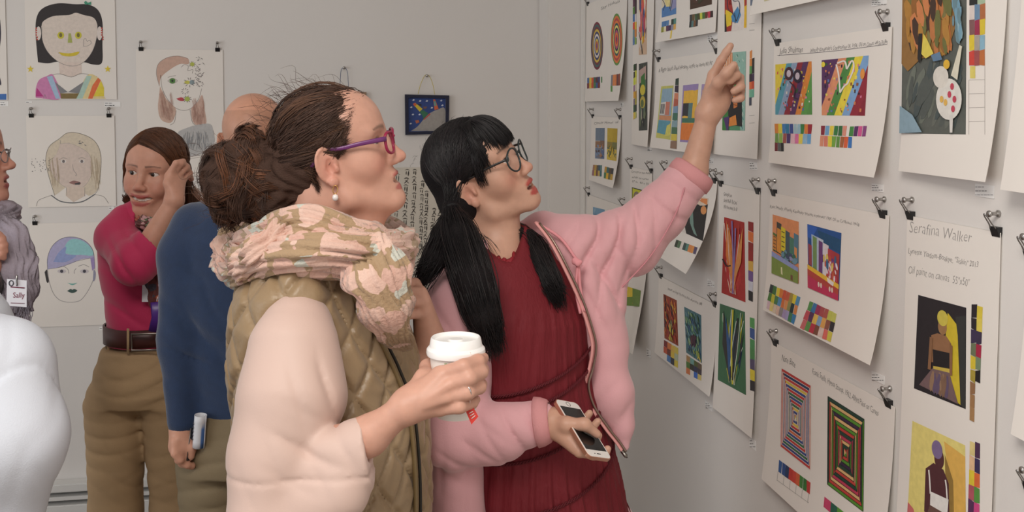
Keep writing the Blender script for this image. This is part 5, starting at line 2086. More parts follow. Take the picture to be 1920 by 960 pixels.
def creases(P, d, items):
    """pressed folds: (centre, reach, direction across the folds, wavelength, depth, seed)"""
    d = np.array(d, float)
    for c, R, dr, wl, amp, seed in items:
        r2 = ((P - c) ** 2).sum(1) / (R * R)
        ii = np.nonzero((r2 < 4.0) & (np.abs(d) < .05))[0]
        if len(ii) == 0:
            continue
        Q = P[ii]
        f1 = fbm(Q, 13, seed, 4)
        ph = (Q @ nz(dr)) * (2 * math.pi / wl) + 3.0 * f1 + 1.0 * fbm(Q, 36, seed + 1, 3)
        m = np.exp(-r2[ii]) * np.clip(.55 + 1.1 * fbm(Q, 20, seed + 2, 3), 0, 1.3)
        sn = np.abs(np.sin(ph * .5))
        d[ii] += CREASE * amp * m * (np.clip(1 - sn * 1.7, 0, 1) ** 1.2 - .35 * sn * sn)
    return d


CREASE = 0.62


def shoes_and_legs(root, hips, feet, toe, m_leg, m_shoe, r0=0.085, r1=0.06, ztop=0.9, name='trouser_leg', shoe='shoe'):
    """two legs down to shoes standing on the floor"""
    out = []
    for hp, ft in zip(hips, feet):
        S = Sdf()
        hp, ft = np.asarray(hp, float), np.asarray(ft, float)
        kn = (hp + ft) / 2 + np.append(np.asarray(toe[:2]) * 0.015, 0)
        S.cap(hp, kn, r0, (r0 + r1) / 2, 0.02)
        S.cap(kn, ft + (0, 0, 0.06), (r0 + r1) / 2, r1, 0.02)
        S.half(ft + (0, 0, 0.035), (0, 0, -1))
        fold = np.array([31.0, 17.0, 57.0])
        S.post = lambda P, d: d - 0.003 * np.sin(P[:, 2] * 60 + 3 * np.sin(P[:, 0] * 25 + P[:, 1] * 19))
        out.append(S.obj(name, 0.008, m_leg, root))
        S = Sdf()
        t = nz([toe[0], toe[1], 0])
        S.cap(ft + t * -0.05 + (0, 0, 0.035), ft + t * 0.13 + (0, 0, 0.028), 0.036, 0.036, 0.02)
        S.cap(ft + t * -0.04 + (0, 0, 0.045), ft + t * 0.02 + (0, 0, 0.075), 0.034, 0.032, 0.03)
        S.half(np.array([0, 0, 0.001]), (0, 0, -1))
        S.obj(shoe, 0.006, m_shoe, root)
    return out


def glasses(root, F, rgb, temple_rgb, style='round', name='glasses', rim=0.0022, w=0.0235, h=0.019, tilt=-6, xo=0.098, zo=0.018, rough=0.3, tw=0.0017, th=2.2, cy=0.031):
    """frame > lens, temple; built in the head frame"""
    m = mat('frame_%d_%d_%d' % rgb, rgb, rough=rough)
    m2 = mat('frame_%d_%d_%d' % temple_rgb, temple_rgb, rough=rough)
    ml = mat('lens_glass', (235, 240, 245), rough=0.03, spec=0.6, alpha=0.05)
    fr = None
    for y in (-1, 1):
        pts = []
        for k in range(28):
            a = 2 * math.pi * k / 28
            ca, sa = math.cos(a), math.sin(a)
            if style == 'cat':
                yy = w * np.sign(ca) * abs(ca) ** 0.8
                zz = h * np.sign(sa) * abs(sa) ** 0.8 + (0.006 * max(ca * 1.0, 0) if sa > 0 else 0)
            else:
                yy, zz = w * ca, h * sa
            x = xo - 0.010 * ((yy + 0.6 * w) / w) ** 2 * .35 + math.tan(math.radians(tilt)) * -zz
            pts.append(F.w(x, y * (cy + yy), zo + zz))
        V, Fc = tube_data(np.array(pts + pts[:1] + pts[1:2]), rim * F.s, 8, cap=False)
        if fr is None:
            fr = link(name, mesh_np(name, V, Fc), m, root)
        else:
            link('rim', mesh_np('rim', V, Fc), m, fr)
        bm = bmesh.new()
        bm.faces.new([bm.verts.new(p) for p in pts])
        link('lens', bm_mesh('lens', bm), ml, fr)
        tp = [F.w(xo - 0.007, y * (cy + w * 1.02), zo + 0.010), F.w(xo - 0.014, y * 0.066, zo + 0.011), F.w(0.05, y * 0.0765, zo + 0.011),
              F.w(0.015, y * 0.0805, 0.031), F.w(-0.014, y * 0.0800, 0.034), F.w(-0.038, y * 0.079, 0.008)]
        P = smooth_path(tp, 6)
        tube('temple', P, np.interp(np.linspace(0, 1, len(P)), [0, .2, 1], [tw, tw, tw * .7]) * F.s, m2, fr, seg=8, flat=th, up=F.u)
    tube('bridge', smooth_path([F.w(xo - .002, w - cy - .001, zo + 0.004), F.w(xo + 0.003, 0, zo + 0.009), F.w(xo - .002, cy - w + .001, zo + 0.004)], 6), 0.0022 * F.s, m, fr)
    return fr
# ------------------------------------------------------------------ woman in the quilted vest
VD, RP = view_frame(640)
P1 = empty('person', (*C(625, 900, 1.72)[:2], 0), 'woman in a gold quilted vest and pink patterned scarf holding a paper cup', 'person', None)
H1 = Frame(C(637, 304, 1.70), RP * math.cos(0.14) - VD * math.sin(0.14), pitch=10, roll=4, sc=.935)
psi = math.radians(22)
B1f = RP * math.cos(psi) - VD * math.sin(psi)
B1l = RP * math.sin(psi) + VD * math.cos(psi)
zy = lambda y, d: C(960, y, d)[2]


def rows1(grow=0.0, lo=0.80):
    R = []
    for z, px, a, b in ((1.47, 583, .055, .075), (1.435, 582, .085, .135), (1.40, 586, .108, .172), (1.35, 596, .128, .195), (1.28, 607, .145, .205),
                        (1.20, 620, .155, .20), (1.10, 628, .155, .195), (1.0, 630, .155, .20), (0.9, 628, .155, .205), (lo, 626, .155, .21)):
        R.append((z, C(px, 500, 1.72)[:2], a + grow, b + grow))
    return R


def q(px, py, d):
    return C(px, py, d)


def pr(r, d):
    return r * PXM(d)


S = Sdf()
head_sdf(S, H1, mouth=0.0075, chin=0.000, jawr=1.05, nose=1.12, lip=0.8, chinx=.009, ear=1.16, ez=.006)
S.cap(H1.w(-.035, 0, -.07), q(588, 500, 1.72), .058, .062, .03)
S.cap(H1.w(.048, 0, -.078), H1.w(.01, 0, -.13), .028, .042, .03)
S.loft([(z, c, a - .035, b - .04) for z, c, a, b in rows1()], B1f, B1l, .03)
# right arm and the hand round the cup
S.chain([q(556, 690, 1.55), q(545, 868, 1.49), q(690, 818, 1.455), q(758, 766, 1.445)], [.045, .042, pr(34, 1.45), pr(27, 1.45)], .02)
wr = q(764, 762, 1.447)
kn = [q(824, 702, 1.452), q(836, 722, 1.443), q(836, 744, 1.443), q(824, 767, 1.45)]
for i, kq in enumerate(kn):
    S.cap(wr, kq, pr(25, 1.45), pr(15.5 - i * .6, 1.45), .014)
fing = [[(870, 687, 1.440), (896, 677, 1.462), (906, 671, 1.49)], [(880, 709, 1.434), (902, 698, 1.460), (907, 693, 1.488)],
        [(877, 736, 1.436), (899, 726, 1.462), (904, 720, 1.486)], [(862, 763, 1.440), (885, 755, 1.464), (892, 749, 1.484)]]
for i, (kq, fg) in enumerate(zip(kn, fing)):
    r0 = [13.6, 13.8, 13.2, 12.0][i]
    S.chain([kq] + [q(*v) for v in fg], [pr(r0 + .6, 1.45), pr(r0 + .3, 1.45), pr(r0 - .8, 1.45), pr(r0 - 2.6, 1.46)], .005)
S.chain([q(770, 745, 1.455), q(795, 708, 1.475), q(801, 688, 1.51), q(812, 676, 1.545)], [pr(22, 1.46), pr(15, 1.47), pr(12, 1.5), pr(10, 1.54)], .012)
for y0 in (0, 1, 2):   # tendons
    S.cap(wr * .6 + kn[y0] * .4 - VD * .017, kn[y0] - VD * .010, .004, .005, .008)
# left arm, hand on the scarf
S.chain([q(640, 560, 1.90), q(722, 770, 1.85), q(806, 640, 1.83)], [.043, .038, pr(24, 1.83)], .02)
wl = q(806, 636, 1.83)
knl = [q(777, 533, 1.80), q(789, 549, 1.785), q(794, 567, 1.78), q(793, 587, 1.785)]
for i, kq in enumerate(knl):
    S.cap(wl, kq, pr(23, 1.8), pr(13 - i * .3, 1.8), .014)
fl_ = [[(752, 527, 1.775), (732, 526, 1.76), (722, 533, 1.76)], [(760, 545, 1.765), (738, 546, 1.75), (726, 552, 1.755)],
       [(764, 566, 1.76), (742, 566, 1.748), (730, 572, 1.752)], [(766, 589, 1.765), (746, 597, 1.752), (735, 603, 1.755)]]
for i, (kq, fg) in enumerate(zip(knl, fl_)):
    S.chain([kq] + [q(*v) for v in fg], [pr(10.5, 1.78), pr(9.8, 1.77), pr(8.8, 1.76), pr(8, 1.76)], .0035)
S.chain([q(795, 600, 1.86), q(770, 560, 1.87), q(745, 540, 1.85)], [pr(14, 1.86), pr(11, 1.86), pr(9, 1.85)], .01)
SK1 = face_paint(H1, (204, 156, 136), (178, 100, 94), (110, 84, 70), blush=(208, 120, 104), mouth=.0075, teeth=True, lip=.8, ez=.006)
S.obj('body', 0.0026, M_SKIN, P1, SK1, 1)
for sd in (-1, 1):
    eyeball(H1, sd, H1.f * 1.0 + H1.u * .12 - H1.l * .45, (96, 84, 66), P1, .006)

# vest with quilted diamonds
M_VEST = mat('vest_nylon', (150, 126, 95), rough=0.42, noise=0.04, nscale=9, bump=0.35, bscale=70, sheen=0.15, bdist=0.004)  # faint mottling in the colour imitates uneven sheen on the nylon
V1C = np.array([C(620, 500, 1.72)[0], C(620, 500, 1.72)[1]])


def quilt(P, d):
    dx, dy = P[:, 0] - V1C[0], P[:, 1] - V1C[1]
    th = np.arctan2(dx * B1l[0] + dy * B1l[1], dx * B1f[0] + dy * B1f[1])
    u = th * 0.185
    w_ = P[:, 2] + 0.01 * np.sin(u * 30)
    a = (u / 0.072 + w_ / 0.100)
    b = (u / 0.072 - w_ / 0.100)
    sa, sb = np.abs(np.sin(math.pi * a)), np.abs(np.sin(math.pi * b))
    puff = np.minimum(sa, sb)
    puff = 1 - (1 - np.minimum(puff * 1.45, 1)) ** 2.0
    wr_ = 0.16 * np.sin(u * 85 + 5 * np.sin(w_ * 30) + w_ * 40) * np.sin(w_ * 60 + 3 * np.sin(u * 35))
    return d - 0.0105 * (puff + wr_ * puff) + 0.004


S = Sdf()
S.loft(rows1(.0), B1f, B1l, .02)
S.cap(q(560, 560, 1.58), q(585, 480, 1.72), .05, .08, .04)
S.cap(q(620, 545, 1.88), q(585, 480, 1.72), .05, .08, .04)
S.cap(q(590, 440, 1.72), q(590, 520, 1.72), .06, .085, .01, 's')
# open front: a narrow wedge in front of the chest
c0 = np.append(C(640, 500, 1.72)[:2], 0)
S.bounds = (np.array([-9, -9, .80]), np.array([9, 9, 1.50]))
S.post = quilt
S.obj('vest', 0.0036, M_VEST, P1)
# zip edge down the front: follows the vest surface
front = []
for py, tq in ((528, .52), (560, .46), (600, .40), (650, .34), (690, .30), (760, .26), (860, .24), (960, .24), (1080, .24)):
    z_ = zy(py, 1.66)
    rr_ = rows1()
    rr_ = sorted(rr_, key=lambda r: r[0])
    zs = [r[0] for r in rr_]
    cx, cy = np.interp(z_, zs, [r[1][0] for r in rr_]), np.interp(z_, zs, [r[1][1] for r in rr_])
    a_, b_ = np.interp(z_, zs, [r[2] for r in rr_]), np.interp(z_, zs, [r[3] for r in rr_])
    pt = np.array([cx, cy, z_]) + B1f * (a_ + .008) * math.cos(tq) - B1l * (b_ + .008) * math.sin(tq)
    front.append(pt)
tube('zip_band', smooth_path(front, 6), 0.007, mat('vest_binding', (120, 100, 66), rough=0.5), P1, seg=10, flat=0.6)
tube('zip', smooth_path([p_ + B1f * .006 + B1l * .007 for p_ in front], 6), 0.0028, mat('dark_zip', (40, 36, 30), rough=0.4, metal=0.3), P1, seg=6)

# blouse: near sleeve with flared cuff, far sleeve
M_BLOUSE = mat('blouse_crepe', (206, 178, 166), rough=0.6, noise=0.02, nscale=6, bump=0.04, bscale=400, sheen=0.2)


def sleeve_folds(P, d):
    d = creases(P, d, [(q(565, 838, 1.42), .045, RP * .45 + ZV * .9, .050, .010, 1), (q(620, 900, 1.40), .07, RP * .9 + ZV * .4, .05, .005, 6),
                       (q(612, 730, 1.46), .05, RP * 1 + ZV * .2, .045, .008, 4), (q(560, 940, 1.38), .10, RP * 1 + ZV * .5, .05, .006, 8)])
    seam = np.exp(-((P[:, 2] - SEAM_Z - .05 * (P @ RP - SEAM_U)) / .0028) ** 2)
    return d + .0030 * seam


SEAM_Z, SEAM_U = zy(893, 1.45), float(q(470, 893, 1.45) @ RP)
S = Sdf()
S.cap(q(560, 604, 1.55), q(552, 650, 1.53), pr(56, 1.55), pr(76, 1.53), .03)
S.cap(q(552, 650, 1.53), q(548, 740, 1.51), pr(76, 1.53), pr(94, 1.51), .03)
S.cap(q(548, 740, 1.51), q(520, 850, 1.49), pr(94, 1.51), pr(84, 1.49), .03)
S.cap(q(520, 850, 1.49), q(506, 1010, 1.47), pr(84, 1.48), pr(84, 1.47), .03)
S.cap(q(560, 872, 1.475), q(720, 816, 1.45), pr(52, 1.47), pr(46, 1.45), .008)
S.cap(q(570, 915, 1.470), q(700, 860, 1.452), pr(56, 1.46), pr(46, 1.45), .02)
S.cap(q(560, 960, 1.465), q(640, 925, 1.45), pr(60, 1.46), pr(52, 1.45), .02)
S.cap(q(545, 1010, 1.465), q(610, 1000, 1.45), pr(60, 1.46), pr(50, 1.45), .02)
S.cap(q(682, 832, 1.452), q(760, 792, 1.45), pr(33, 1.45), pr(36, 1.45), .003, 's')
S.half(q(689, 834, 1.45), nz(q(1000, 700, 1.45) - q(689, 834, 1.45)) * 1.0 + ZV * -.25, .003)
S.post = sleeve_folds
S.obj('blouse_sleeve', 0.0042, M_BLOUSE, P1)
S = Sdf()
S.chain([q(640, 570, 1.89), q(700, 680, 1.89), q(722, 770, 1.85)], [.07, .064, .055], .02)
S.loft([(z, c, a - .02, b - .02) for z, c, a, b in rows1() if z < 1.44], B1f, B1l, .02)
S.obj('blouse', 0.006, M_BLOUSE, P1)

# scarf
M_SCARF = pattern_mat('scarf_print', [((168, 140, 108), .16), ((214, 178, 162), .30), ((208, 168, 152), .32), ((196, 196, 184), .08), ((220, 186, 170), .14)], 34, bump=0.55, bscale=170, edge=.68, warp=.03)
sc = lambda L: [q(*v) for v in L]
scf = pleat_tube('scarf', sc([(450, 486, 1.80), (474, 502, 1.66), (540, 478, 1.575), (620, 470, 1.55), (690, 478, 1.565), (730, 474, 1.66), (738, 462, 1.78), (690, 440, 1.90), (570, 430, 1.93), (470, 450, 1.90)]),
                 [.040, .042, .040, .042, .044, .042, .04, .04, .04, .04], M_SCARF, P1, flat=.9, amp=.26, npl=15, seed=3, closed=True, n=12)
pleat_tube('scarf_wrap', sc([(474, 466, 1.74), (520, 444, 1.62), (580, 428, 1.58), (640, 444, 1.57), (700, 462, 1.59), (728, 470, 1.70), (690, 448, 1.85), (590, 418, 1.87), (500, 434, 1.85)]),
           [.034, .036, .036, .036, .038, .034, .034, .034, .034], M_SCARF, scf, flat=.8, amp=.28, npl=15, seed=5, closed=True, n=12)
pleat_tube('scarf_knot', sc([(444, 514, 1.66), (462, 496, 1.60), (492, 474, 1.57), (526, 452, 1.575), (545, 440, 1.60)]), [.012, .028, .033, .032, .02], M_SCARF, scf, flat=.85, amp=.28, npl=12, seed=8, n=12)
pleat_tube('scarf_end', sc([(668, 440, 1.585), (690, 480, 1.535), (708, 530, 1.52), (722, 580, 1.53), (742, 625, 1.56), (764, 655, 1.60)]), [.03, .042, .043, .037, .026, .008], M_SCARF, scf, flat=.42, amp=.26, npl=14, seed=9, n=14, up=VD)
pleat_tube('scarf_fringe_fold', sc([(440, 430, 1.83), (436, 470, 1.80), (446, 505, 1.76), (458, 520, 1.74)]), [.02, .034, .03, .012], M_SCARF, scf, flat=.6, amp=.26, npl=11, seed=12, n=10)

# hair
rg = np.random.default_rng(5)
HB = np.array(srgb(72, 52, 43))
cc_, rr_ = np.array([-.010, 0, .052]), np.array([.106, .084, .093])
S = Sdf()
k = 1.0
S.ell(H1.w(-.014, 0, .052), (.0955, .0765, .0830), H1.ax, .01)
S.ell(H1.w(-.075, 0, .0), (.055, .062, .055), H1.ax, .03)
fx = nz(H1.f * 1.0 - H1.u * .62)
S.half(H1.w(.040, 0, .055), fx, .012)
S.ell(H1.w(.02, .075, -.025), (.04, .03, .05), H1.ax, .008, 's')
S.ell(H1.w(.012, -.075, -.028), (.036, .03, .052), H1.ax, .008, 's')
bun = [((438, 325, 1.70), 56), ((415, 345, 1.70), 42), ((470, 300, 1.70), 48), ((480, 350, 1.69), 55), ((510, 370, 1.68), 44), ((425, 385, 1.72), 30), ((470, 262, 1.70), 22), ((500, 400, 1.70), 30)]
for (p_, r_) in bun:
    S.ell(q(*p_), [pr(r_, 1.7) * .92] * 3, None, .02)
S.post = lambda P, d: d - .004 * np.sin(P[:, 0] * 150 + 4 * np.sin(P[:, 2] * 60)) * np.sin(P[:, 2] * 130 + 3 * np.sin(P[:, 1] * 80))
hair_o = S.obj('hair', 0.004, M_HAIRB, P1, lambda V: np.tile(HB, (len(V), 1)))
paths, rad, cols = [], [], []
hl = np.array([(.064, 0, .116), (.057, -.035, .107), (.047, -.060, .090), (.039, -.071, .068), (.031, -.076, .046), (.024, -.079, .024), (.004, -.081, .040), (-.020, -.084, .040), (-.036, -.080, .008), (-.036, -.070, -.030), (-.034, -.056, -.056), (-.050, -.030, -.074), (-.055, 0, -.078)])
for sgn in (1, -1):
    for cl in range(150 if sgn == 1 else 40):
        t = rg.uniform(0, len(hl) - 1.001)
        if sgn == -1 and t < 7:
            continue
        e0 = np.array([-.118, 0, .012]) + rg.normal(0, .018, 3)
        bow, lift, wv_, wp, wa = rg.normal(0, .012, 3) * (.5, 1, 1), rg.uniform(.0, .07), rg.uniform(3, 12), rg.uniform(0, 6), rg.normal(0, .0035, 3)
        bow[0] = -abs(bow[0])
        tone = rg.uniform(.6, 1.4)
        warm = rg.uniform(.2, .8) if rg.random() < .3 else 0
        for i in range(20):
            ti = np.clip(t + rg.normal(0, .16), 0, len(hl) - 1.001)
            j = int(ti)
            s0 = (hl[j] * (1 - ti + j) + hl[j + 1] * (ti - j)) * (1, sgn, 1) + rg.normal(0, .0025, 3)
            e1 = e0 + rg.normal(0, .004, 3)
            tt = np.linspace(0, 1, 14)[:, None]
            L = s0 * (1 - tt) + e1 * tt + np.sin(tt * math.pi) * (bow + rg.normal(0, .002, 3))
            qn = (L - cc_) / rr_
            tgt = cc_ + qn / np.linalg.norm(qn, axis=1)[:, None] * rr_ * (1.0 + lift * np.clip(tt * 2.2, 0, 1) + rg.normal(0, .006))
            wgt = np.sin(np.clip(tt, 0, 1) * math.pi) ** .5
            L = L * (1 - wgt) + tgt * wgt + np.sin(tt * wv_ + wp) * wa * np.minimum(tt * 4, 1)
            paths.append(H1.c + (L * H1.s) @ H1.ax)
            rad.append(rg.uniform(.0003, .0007))
            cols.append(HB * tone * rg.uniform(.8, 1.25) + (np.array(srgb(120, 84, 60)) - HB) * warm * rg.uniform(.4, 1))
for cl in range(190):
    (p_, r_) = bun[rg.integers(len(bun))]
    c_ = q(*p_) + rg.normal(0, .006, 3)
    ax1 = nz(rg.normal(0, 1, 3))
    ax2 = nz(np.cross(ax1, rg.normal(0, 1, 3)))
    ax3 = np.cross(ax1, ax2)
    R0 = pr(r_, 1.7) * rg.uniform(.85, 1.04)
    a0, a1 = rg.uniform(0, 6.28), rg.uniform(1.8, 4.2)
    tone = rg.uniform(.7, 1.5)
    warm = rg.uniform(.2, .9) if rg.random() < .4 else 0
    wob = rg.uniform(0, .12)
    for i in range(24):
        tt = np.linspace(0, 1, 16)
        R_ = R0 * (1 + rg.normal(0, .045))
        b0 = a0 + rg.normal(0, .12)
        L = c_ + R_ * (np.cos(b0 + a1 * tt)[:, None] * ax1 + np.sin(b0 + a1 * tt)[:, None] * ax2) * (1 + wob * np.sin(tt * 11 + a0))[:, None] + ax3 * (rg.normal(0, .005) + .006 * np.sin(tt * 7 + a0)[:, None])
        paths.append(L)
        rad.append(rg.uniform(.0003, .0007))
        cols.append(HB * tone * rg.uniform(.8, 1.25) + (np.array(srgb(134, 84, 54)) - HB) * warm * rg.uniform(.4, 1))
for i in range(190):      # loose frizz
    if i < 120:
        s0 = C(rg.uniform(385, 520), rg.uniform(270, 420), 1.68 + rg.uniform(-.05, .05))
        dr = nz(np.array(RP) * rg.uniform(-1, .3) + ZV * rg.uniform(-.9, .6))
    else:
        a_ = rg.uniform(1.05, 2.8)
        s0 = H1.w(-.01 + .104 * math.cos(a_), rg.uniform(-.05, .03), .055 + .086 * math.sin(a_))
        dr = nz(-H1.f * rg.uniform(.3, 1) + H1.u * rg.uniform(.1, .7))
    L_ = rg.uniform(.02, .06)
    side = nz(np.cross(dr, rg.normal(0, 1, 3)))
    tt = np.linspace(0, 1, 12)[:, None]
    paths.append(s0 + dr * L_ * tt + side * L_ * .35 * np.sin(tt * rg.uniform(2, 7)) * tt)
    rad.append(rg.uniform(.00022, .0004))
    cols.append(HB * rg.uniform(.8, 1.8))
for i in range(85):       # loose lock falling behind the neck, and fine hair at the temple
    if i < 60:
        s0 = C(rg.uniform(430, 470), rg.uniform(370, 400), 1.72)
        e0 = C(rg.uniform(410, 440), rg.uniform(418, 440), 1.74)
    else:
        s0 = H1.w(.036 + rg.uniform(-.008, .008), -.0725 + rg.uniform(-.002, .002), .045 + rg.uniform(-.025, .03))
        e0 = s0 + (-H1.f * rg.uniform(.02, .04) + H1.u * rg.uniform(-.008, .008) - H1.l * .006)
    tt = np.linspace(0, 1, 10)[:, None]
    paths.append(s0 * (1 - tt) + e0 * tt + RP * .008 * np.sin(tt * 6 + i) * (1 if i < 60 else .2))
    rad.append(rg.uniform(.0005, .0011) * (1 if i < 60 else .35))
    cols.append(HB * rg.uniform(.8, 1.9))
strands('hair_strands', paths, rad, cols, M_HAIR, hair_o)

glasses(P1, H1, (150, 30, 70), (104, 44, 104), 'cat', w=.024, h=.0185, xo=.103, zo=.022, tilt=-2, rim=.0027, tw=.0018, th=2.4)
# earring: gold hook with a clear stone
er = H1.w(-.004, -.0815, -.034)
ring_pts = [er + (H1.f * math.cos(t) * .004 + ZV * (math.sin(t) * .007 - .004)) for t in np.linspace(0, 6.28, 14)]
eo = tube('earring', ring_pts, .0007, mat('gold', (206, 166, 96), rough=.25, metal=1.0), P1, seg=6, cap=False)
V_, F_ = lathe_data([(.0001, -.006), (.004, -.004), (.0052, 0), (.004, .004), (.0001, .006)], 12)
link('stone', mesh_np('stone', np.array(V_) + er - ZV * .017, F_), mat('stone', (232, 226, 222), rough=.08, spec=.8), eo)
# rings
M_SILVER = mat('silver', (206, 200, 196), rough=.2, metal=1.0)


def finger_ring(p0, p1, rad, m, parent, w=.0012):
    d_ = nz(p1 - p0)
    u = nz(np.cross(d_, (0.2, .3, .9)))
    v = np.cross(d_, u)
    c = (p0 + p1) / 2
    pts = [c + rad * (math.cos(t) * u + math.sin(t) * v) for t in np.linspace(0, 2 * math.pi, 20)]
    return tube('finger_ring', pts, w, m, parent, seg=6, cap=False)


finger_ring(q(872, 735, 1.432), q(876, 733, 1.435), pr(13.2, 1.43), M_SILVER, P1)
finger_ring(q(752, 545.5, 1.76), q(755, 545.3, 1.761), pr(10.6, 1.76), mat('gold', None), P1)
finger_ring(q(764, 566, 1.76), q(767, 566, 1.76), pr(10.8, 1.76), M_SILVER, P1)

# dark trousers and shoes
toe = B1f
hip = np.append(C(626, 900, 1.72)[:2], 0.84)
shoes_and_legs(P1, [hip - B1l * .09, hip + B1l * .09], [np.array([*(hip - B1l * .09)[:2], 0.0]), np.array([*(hip + B1l * .10)[:2], 0.0])], toe,
               mat('dark_trousers', (52, 50, 56), rough=.8), mat('dark_shoe', (34, 30, 30), rough=.4), .105, .062)

# paper cup with lid and tea tag
cupc = q(855, 720, 1.498)
zt, zb = zy(657, 1.498), zy(780, 1.498)
CUP = empty('paper_cup', (cupc[0], cupc[1], zb), 'white paper cup with a white plastic lid held by the woman in the vest', 'cup')
hgt = zt - zb
M_CUP = mat('cup_paper', (238, 232, 224), rough=.5)
M_LID = mat('lid_plastic', (246, 245, 243), rough=.3)


def lathe_at(name, prof, c, m, parent, seg=40):
    V, F = lathe_data(prof, seg)
    me_ = mesh_np(name, np.array(V) + np.asarray(c), F)
    me_.set_sharp_from_angle(angle=math.radians(30))
    return link(name, me_, m, parent)


cb = (cupc[0], cupc[1], zb)
cup_body = lathe_at('cup_body', [(.0001, .004), (.027, .004), (.0275, 0), (.029, 0), (.0400, hgt), (.0385, hgt), (.0385, hgt - .004)], cb, M_CUP, CUP)
lathe_at('lid', [(.0405, hgt - .006), (.0435, hgt - .005), (.0445, hgt - .001), (.0438, hgt + .004), (.0418, hgt + .0065), (.0398, hgt + .0085), (.0375, hgt + .020), (.0362, hgt + .0215), (.0345, hgt + .0208), (.033, hgt + .0165), (.012, hgt + .0160), (.010, hgt + .0185), (.0001, hgt + .0185)], cb, M_LID, CUP)
# green printed square on the cup
gp = []
aa = math.atan2(*(-(VD))[[1, 0]])
for i in range(5):
    for j in range(5):
        if (i * 7 + j * 3 + i * j) % 3 == 0:
            continue
        a0 = aa - .62 + i * .062
        z0 = hgt - .034 + j * .0052
        rr2 = .029 + (.011) * (z0 / hgt) + .0004
        gp.append([(cupc[0] + rr2 * math.cos(a0 + da), cupc[1] + rr2 * math.sin(a0 + da), zb + z0 + dz) for da, dz in ((0, 0), (.045, 0), (.045, .004), (0, .004))])
Vg = np.array(gp).reshape(-1, 3)
o_ = link('print', mesh_np('print', Vg, np.arange(len(Vg)).reshape(-1, 4), smooth=False), mat('green_print', (150, 176, 120), rough=.6), cup_body)
o_['kind'] = 'stuff'
# tea tag
tg = [q(868, 772, 1.475), q(880, 766, 1.472), q(897, 781, 1.47), q(884, 795, 1.472)]
tagc = [q(872, 768, 1.455), q(888, 764, 1.455), q(897, 781, 1.452), q(884, 796, 1.452)]
bm = bmesh.new()
f0 = bm.faces.new([bm.verts.new(p_) for p_ in tagc])
ex = bmesh.ops.extrude_face_region(bm, geom=[f0])
for v in ex['geom']:
    if isinstance(v, bmesh.types.BMVert):
        v.co += Vector(VD * .0012)
link('tea_tag', bm_mesh('tea_tag', bm), mat('tag_red', (206, 52, 40), rough=.5), CUP)
for i in range(3):
    t_ = .3 + .2 * i
    a_, b_ = tagc[0] * (1 - t_) + tagc[3] * t_, tagc[1] * (1 - t_) + tagc[2] * t_
    tube('tag_print', [a_ * .75 + b_ * .25 - VD * .001, a_ * .25 + b_ * .75 - VD * .001], .0007, mat('tag_white', (236, 214, 206), rough=.6), CUP, seg=4)
tube('tea_string', smooth_path([q(882, 660, 1.46), q(886, 700, 1.452), q(882, 745, 1.445), q(880, 766, 1.452)], 6), .0006, mat('tag_white', None), CUP, seg=5)
# ------------------------------------------------------------------ girl in the pink jacket pointing at the wall
VD2, RP2 = view_frame(920)
P2 = empty('person', (*C(1000, 900, 2.07)[:2], 0), 'girl in a pink zip jacket and dark red dress pointing at the sheets', 'person')
yw = math.radians(23)
H2 = Frame(C(907, 340, 2.06), RP2 * math.cos(yw) - VD2 * math.sin(yw), pitch=22, roll=15, sc=.95)
ps = math.radians(40)
B2f = RP2 * math.cos(ps) - VD2 * math.sin(ps)
B2l = RP2 * math.sin(ps) + VD2 * math.cos(ps)
D2 = 2.07


def rows2(g=0.0, lo=.50):
    R = []
    for z, px, a, b in ((1.455, 938, .050, .060), (1.43, 945, .062, .085), (1.40, 955, .080, .130), (1.35, 968, .10, .160), (1.26, 985, .118, .165), (1.15, 993, .120, .160),
                        (1.03, 1004, .135, .172), (.92, 1016, .150, .187), (.80, 1026, .165, .20), (lo, 1032, .21, .24)):
        R.append((z, C(px, 500, D2)[:2], a + g, b + g))
    return R


S = Sdf()
head_sdf(S, H2, mouth=0.0058, chin=-0.008, jawr=.96, nose=.92, lip=.88, chinx=.004, ear=1.1, sock=.009, cheek=.92, ez=.007, ex=.009)
S.cap(H2.w(-.03, 0, -.06), q(932, 480, 2.08), .050, .050, .03)
S.cap(H2.w(.02, 0, -.070), q(942, 476, 2.04), .020, .034, .03)
S.loft([(z, c, a - .03, b - .03) for z, c, a, b in rows2() if z > .9], B2f, B2l, .03)
# raised left arm and pointing hand
S.chain([q(1075, 470, 2.13), q(1185, 478, 2.16), q(1298, 325, 2.16), q(1327, 216, 2.155)], [.042, .040, pr(26, 2.16), pr(19.5, 2.155)], .02)
w2 = q(1328, 212, 2.155)
d0 = 2.155
k2 = [(1337, 141, d0), (1351, 143, d0 + .01), (1363, 155, d0 + .015), (1370, 171, d0 + .015)]
for i, kq in enumerate(k2):
    S.cap(w2, q(*kq), pr(18.5, d0), pr(11 - i * .4, d0), .014)
S.ell(q(1347, 186, d0 - .008), [pr(23, d0), pr(16, d0), pr(30, d0)], np.array([RP2, VD2, ZV]), .015)
S.chain([q(1338, 140, d0), q(1352, 114, d0 - .012), q(1362, 98, d0 - .016), q(1369.5, 86, d0 - .018)], [pr(9.6, d0), pr(8.6, d0), pr(7.8, d0), pr(6.6, d0)], .004)
S.chain([q(1351, 143, d0 + .008), q(1375, 127, d0 - .03), q(1381, 141, d0 - .055), q(1369, 152, d0 - .056)], [pr(9.3, d0), pr(8.6, d0), pr(8, d0), pr(7, d0)], .004)
S.chain([q(1363, 156, d0 + .01), q(1387, 146, d0 - .025), q(1389, 163, d0 - .052), q(1376, 171, d0 - .052)], [pr(9, d0), pr(8.3, d0), pr(7.8, d0), pr(6.8, d0)], .004)
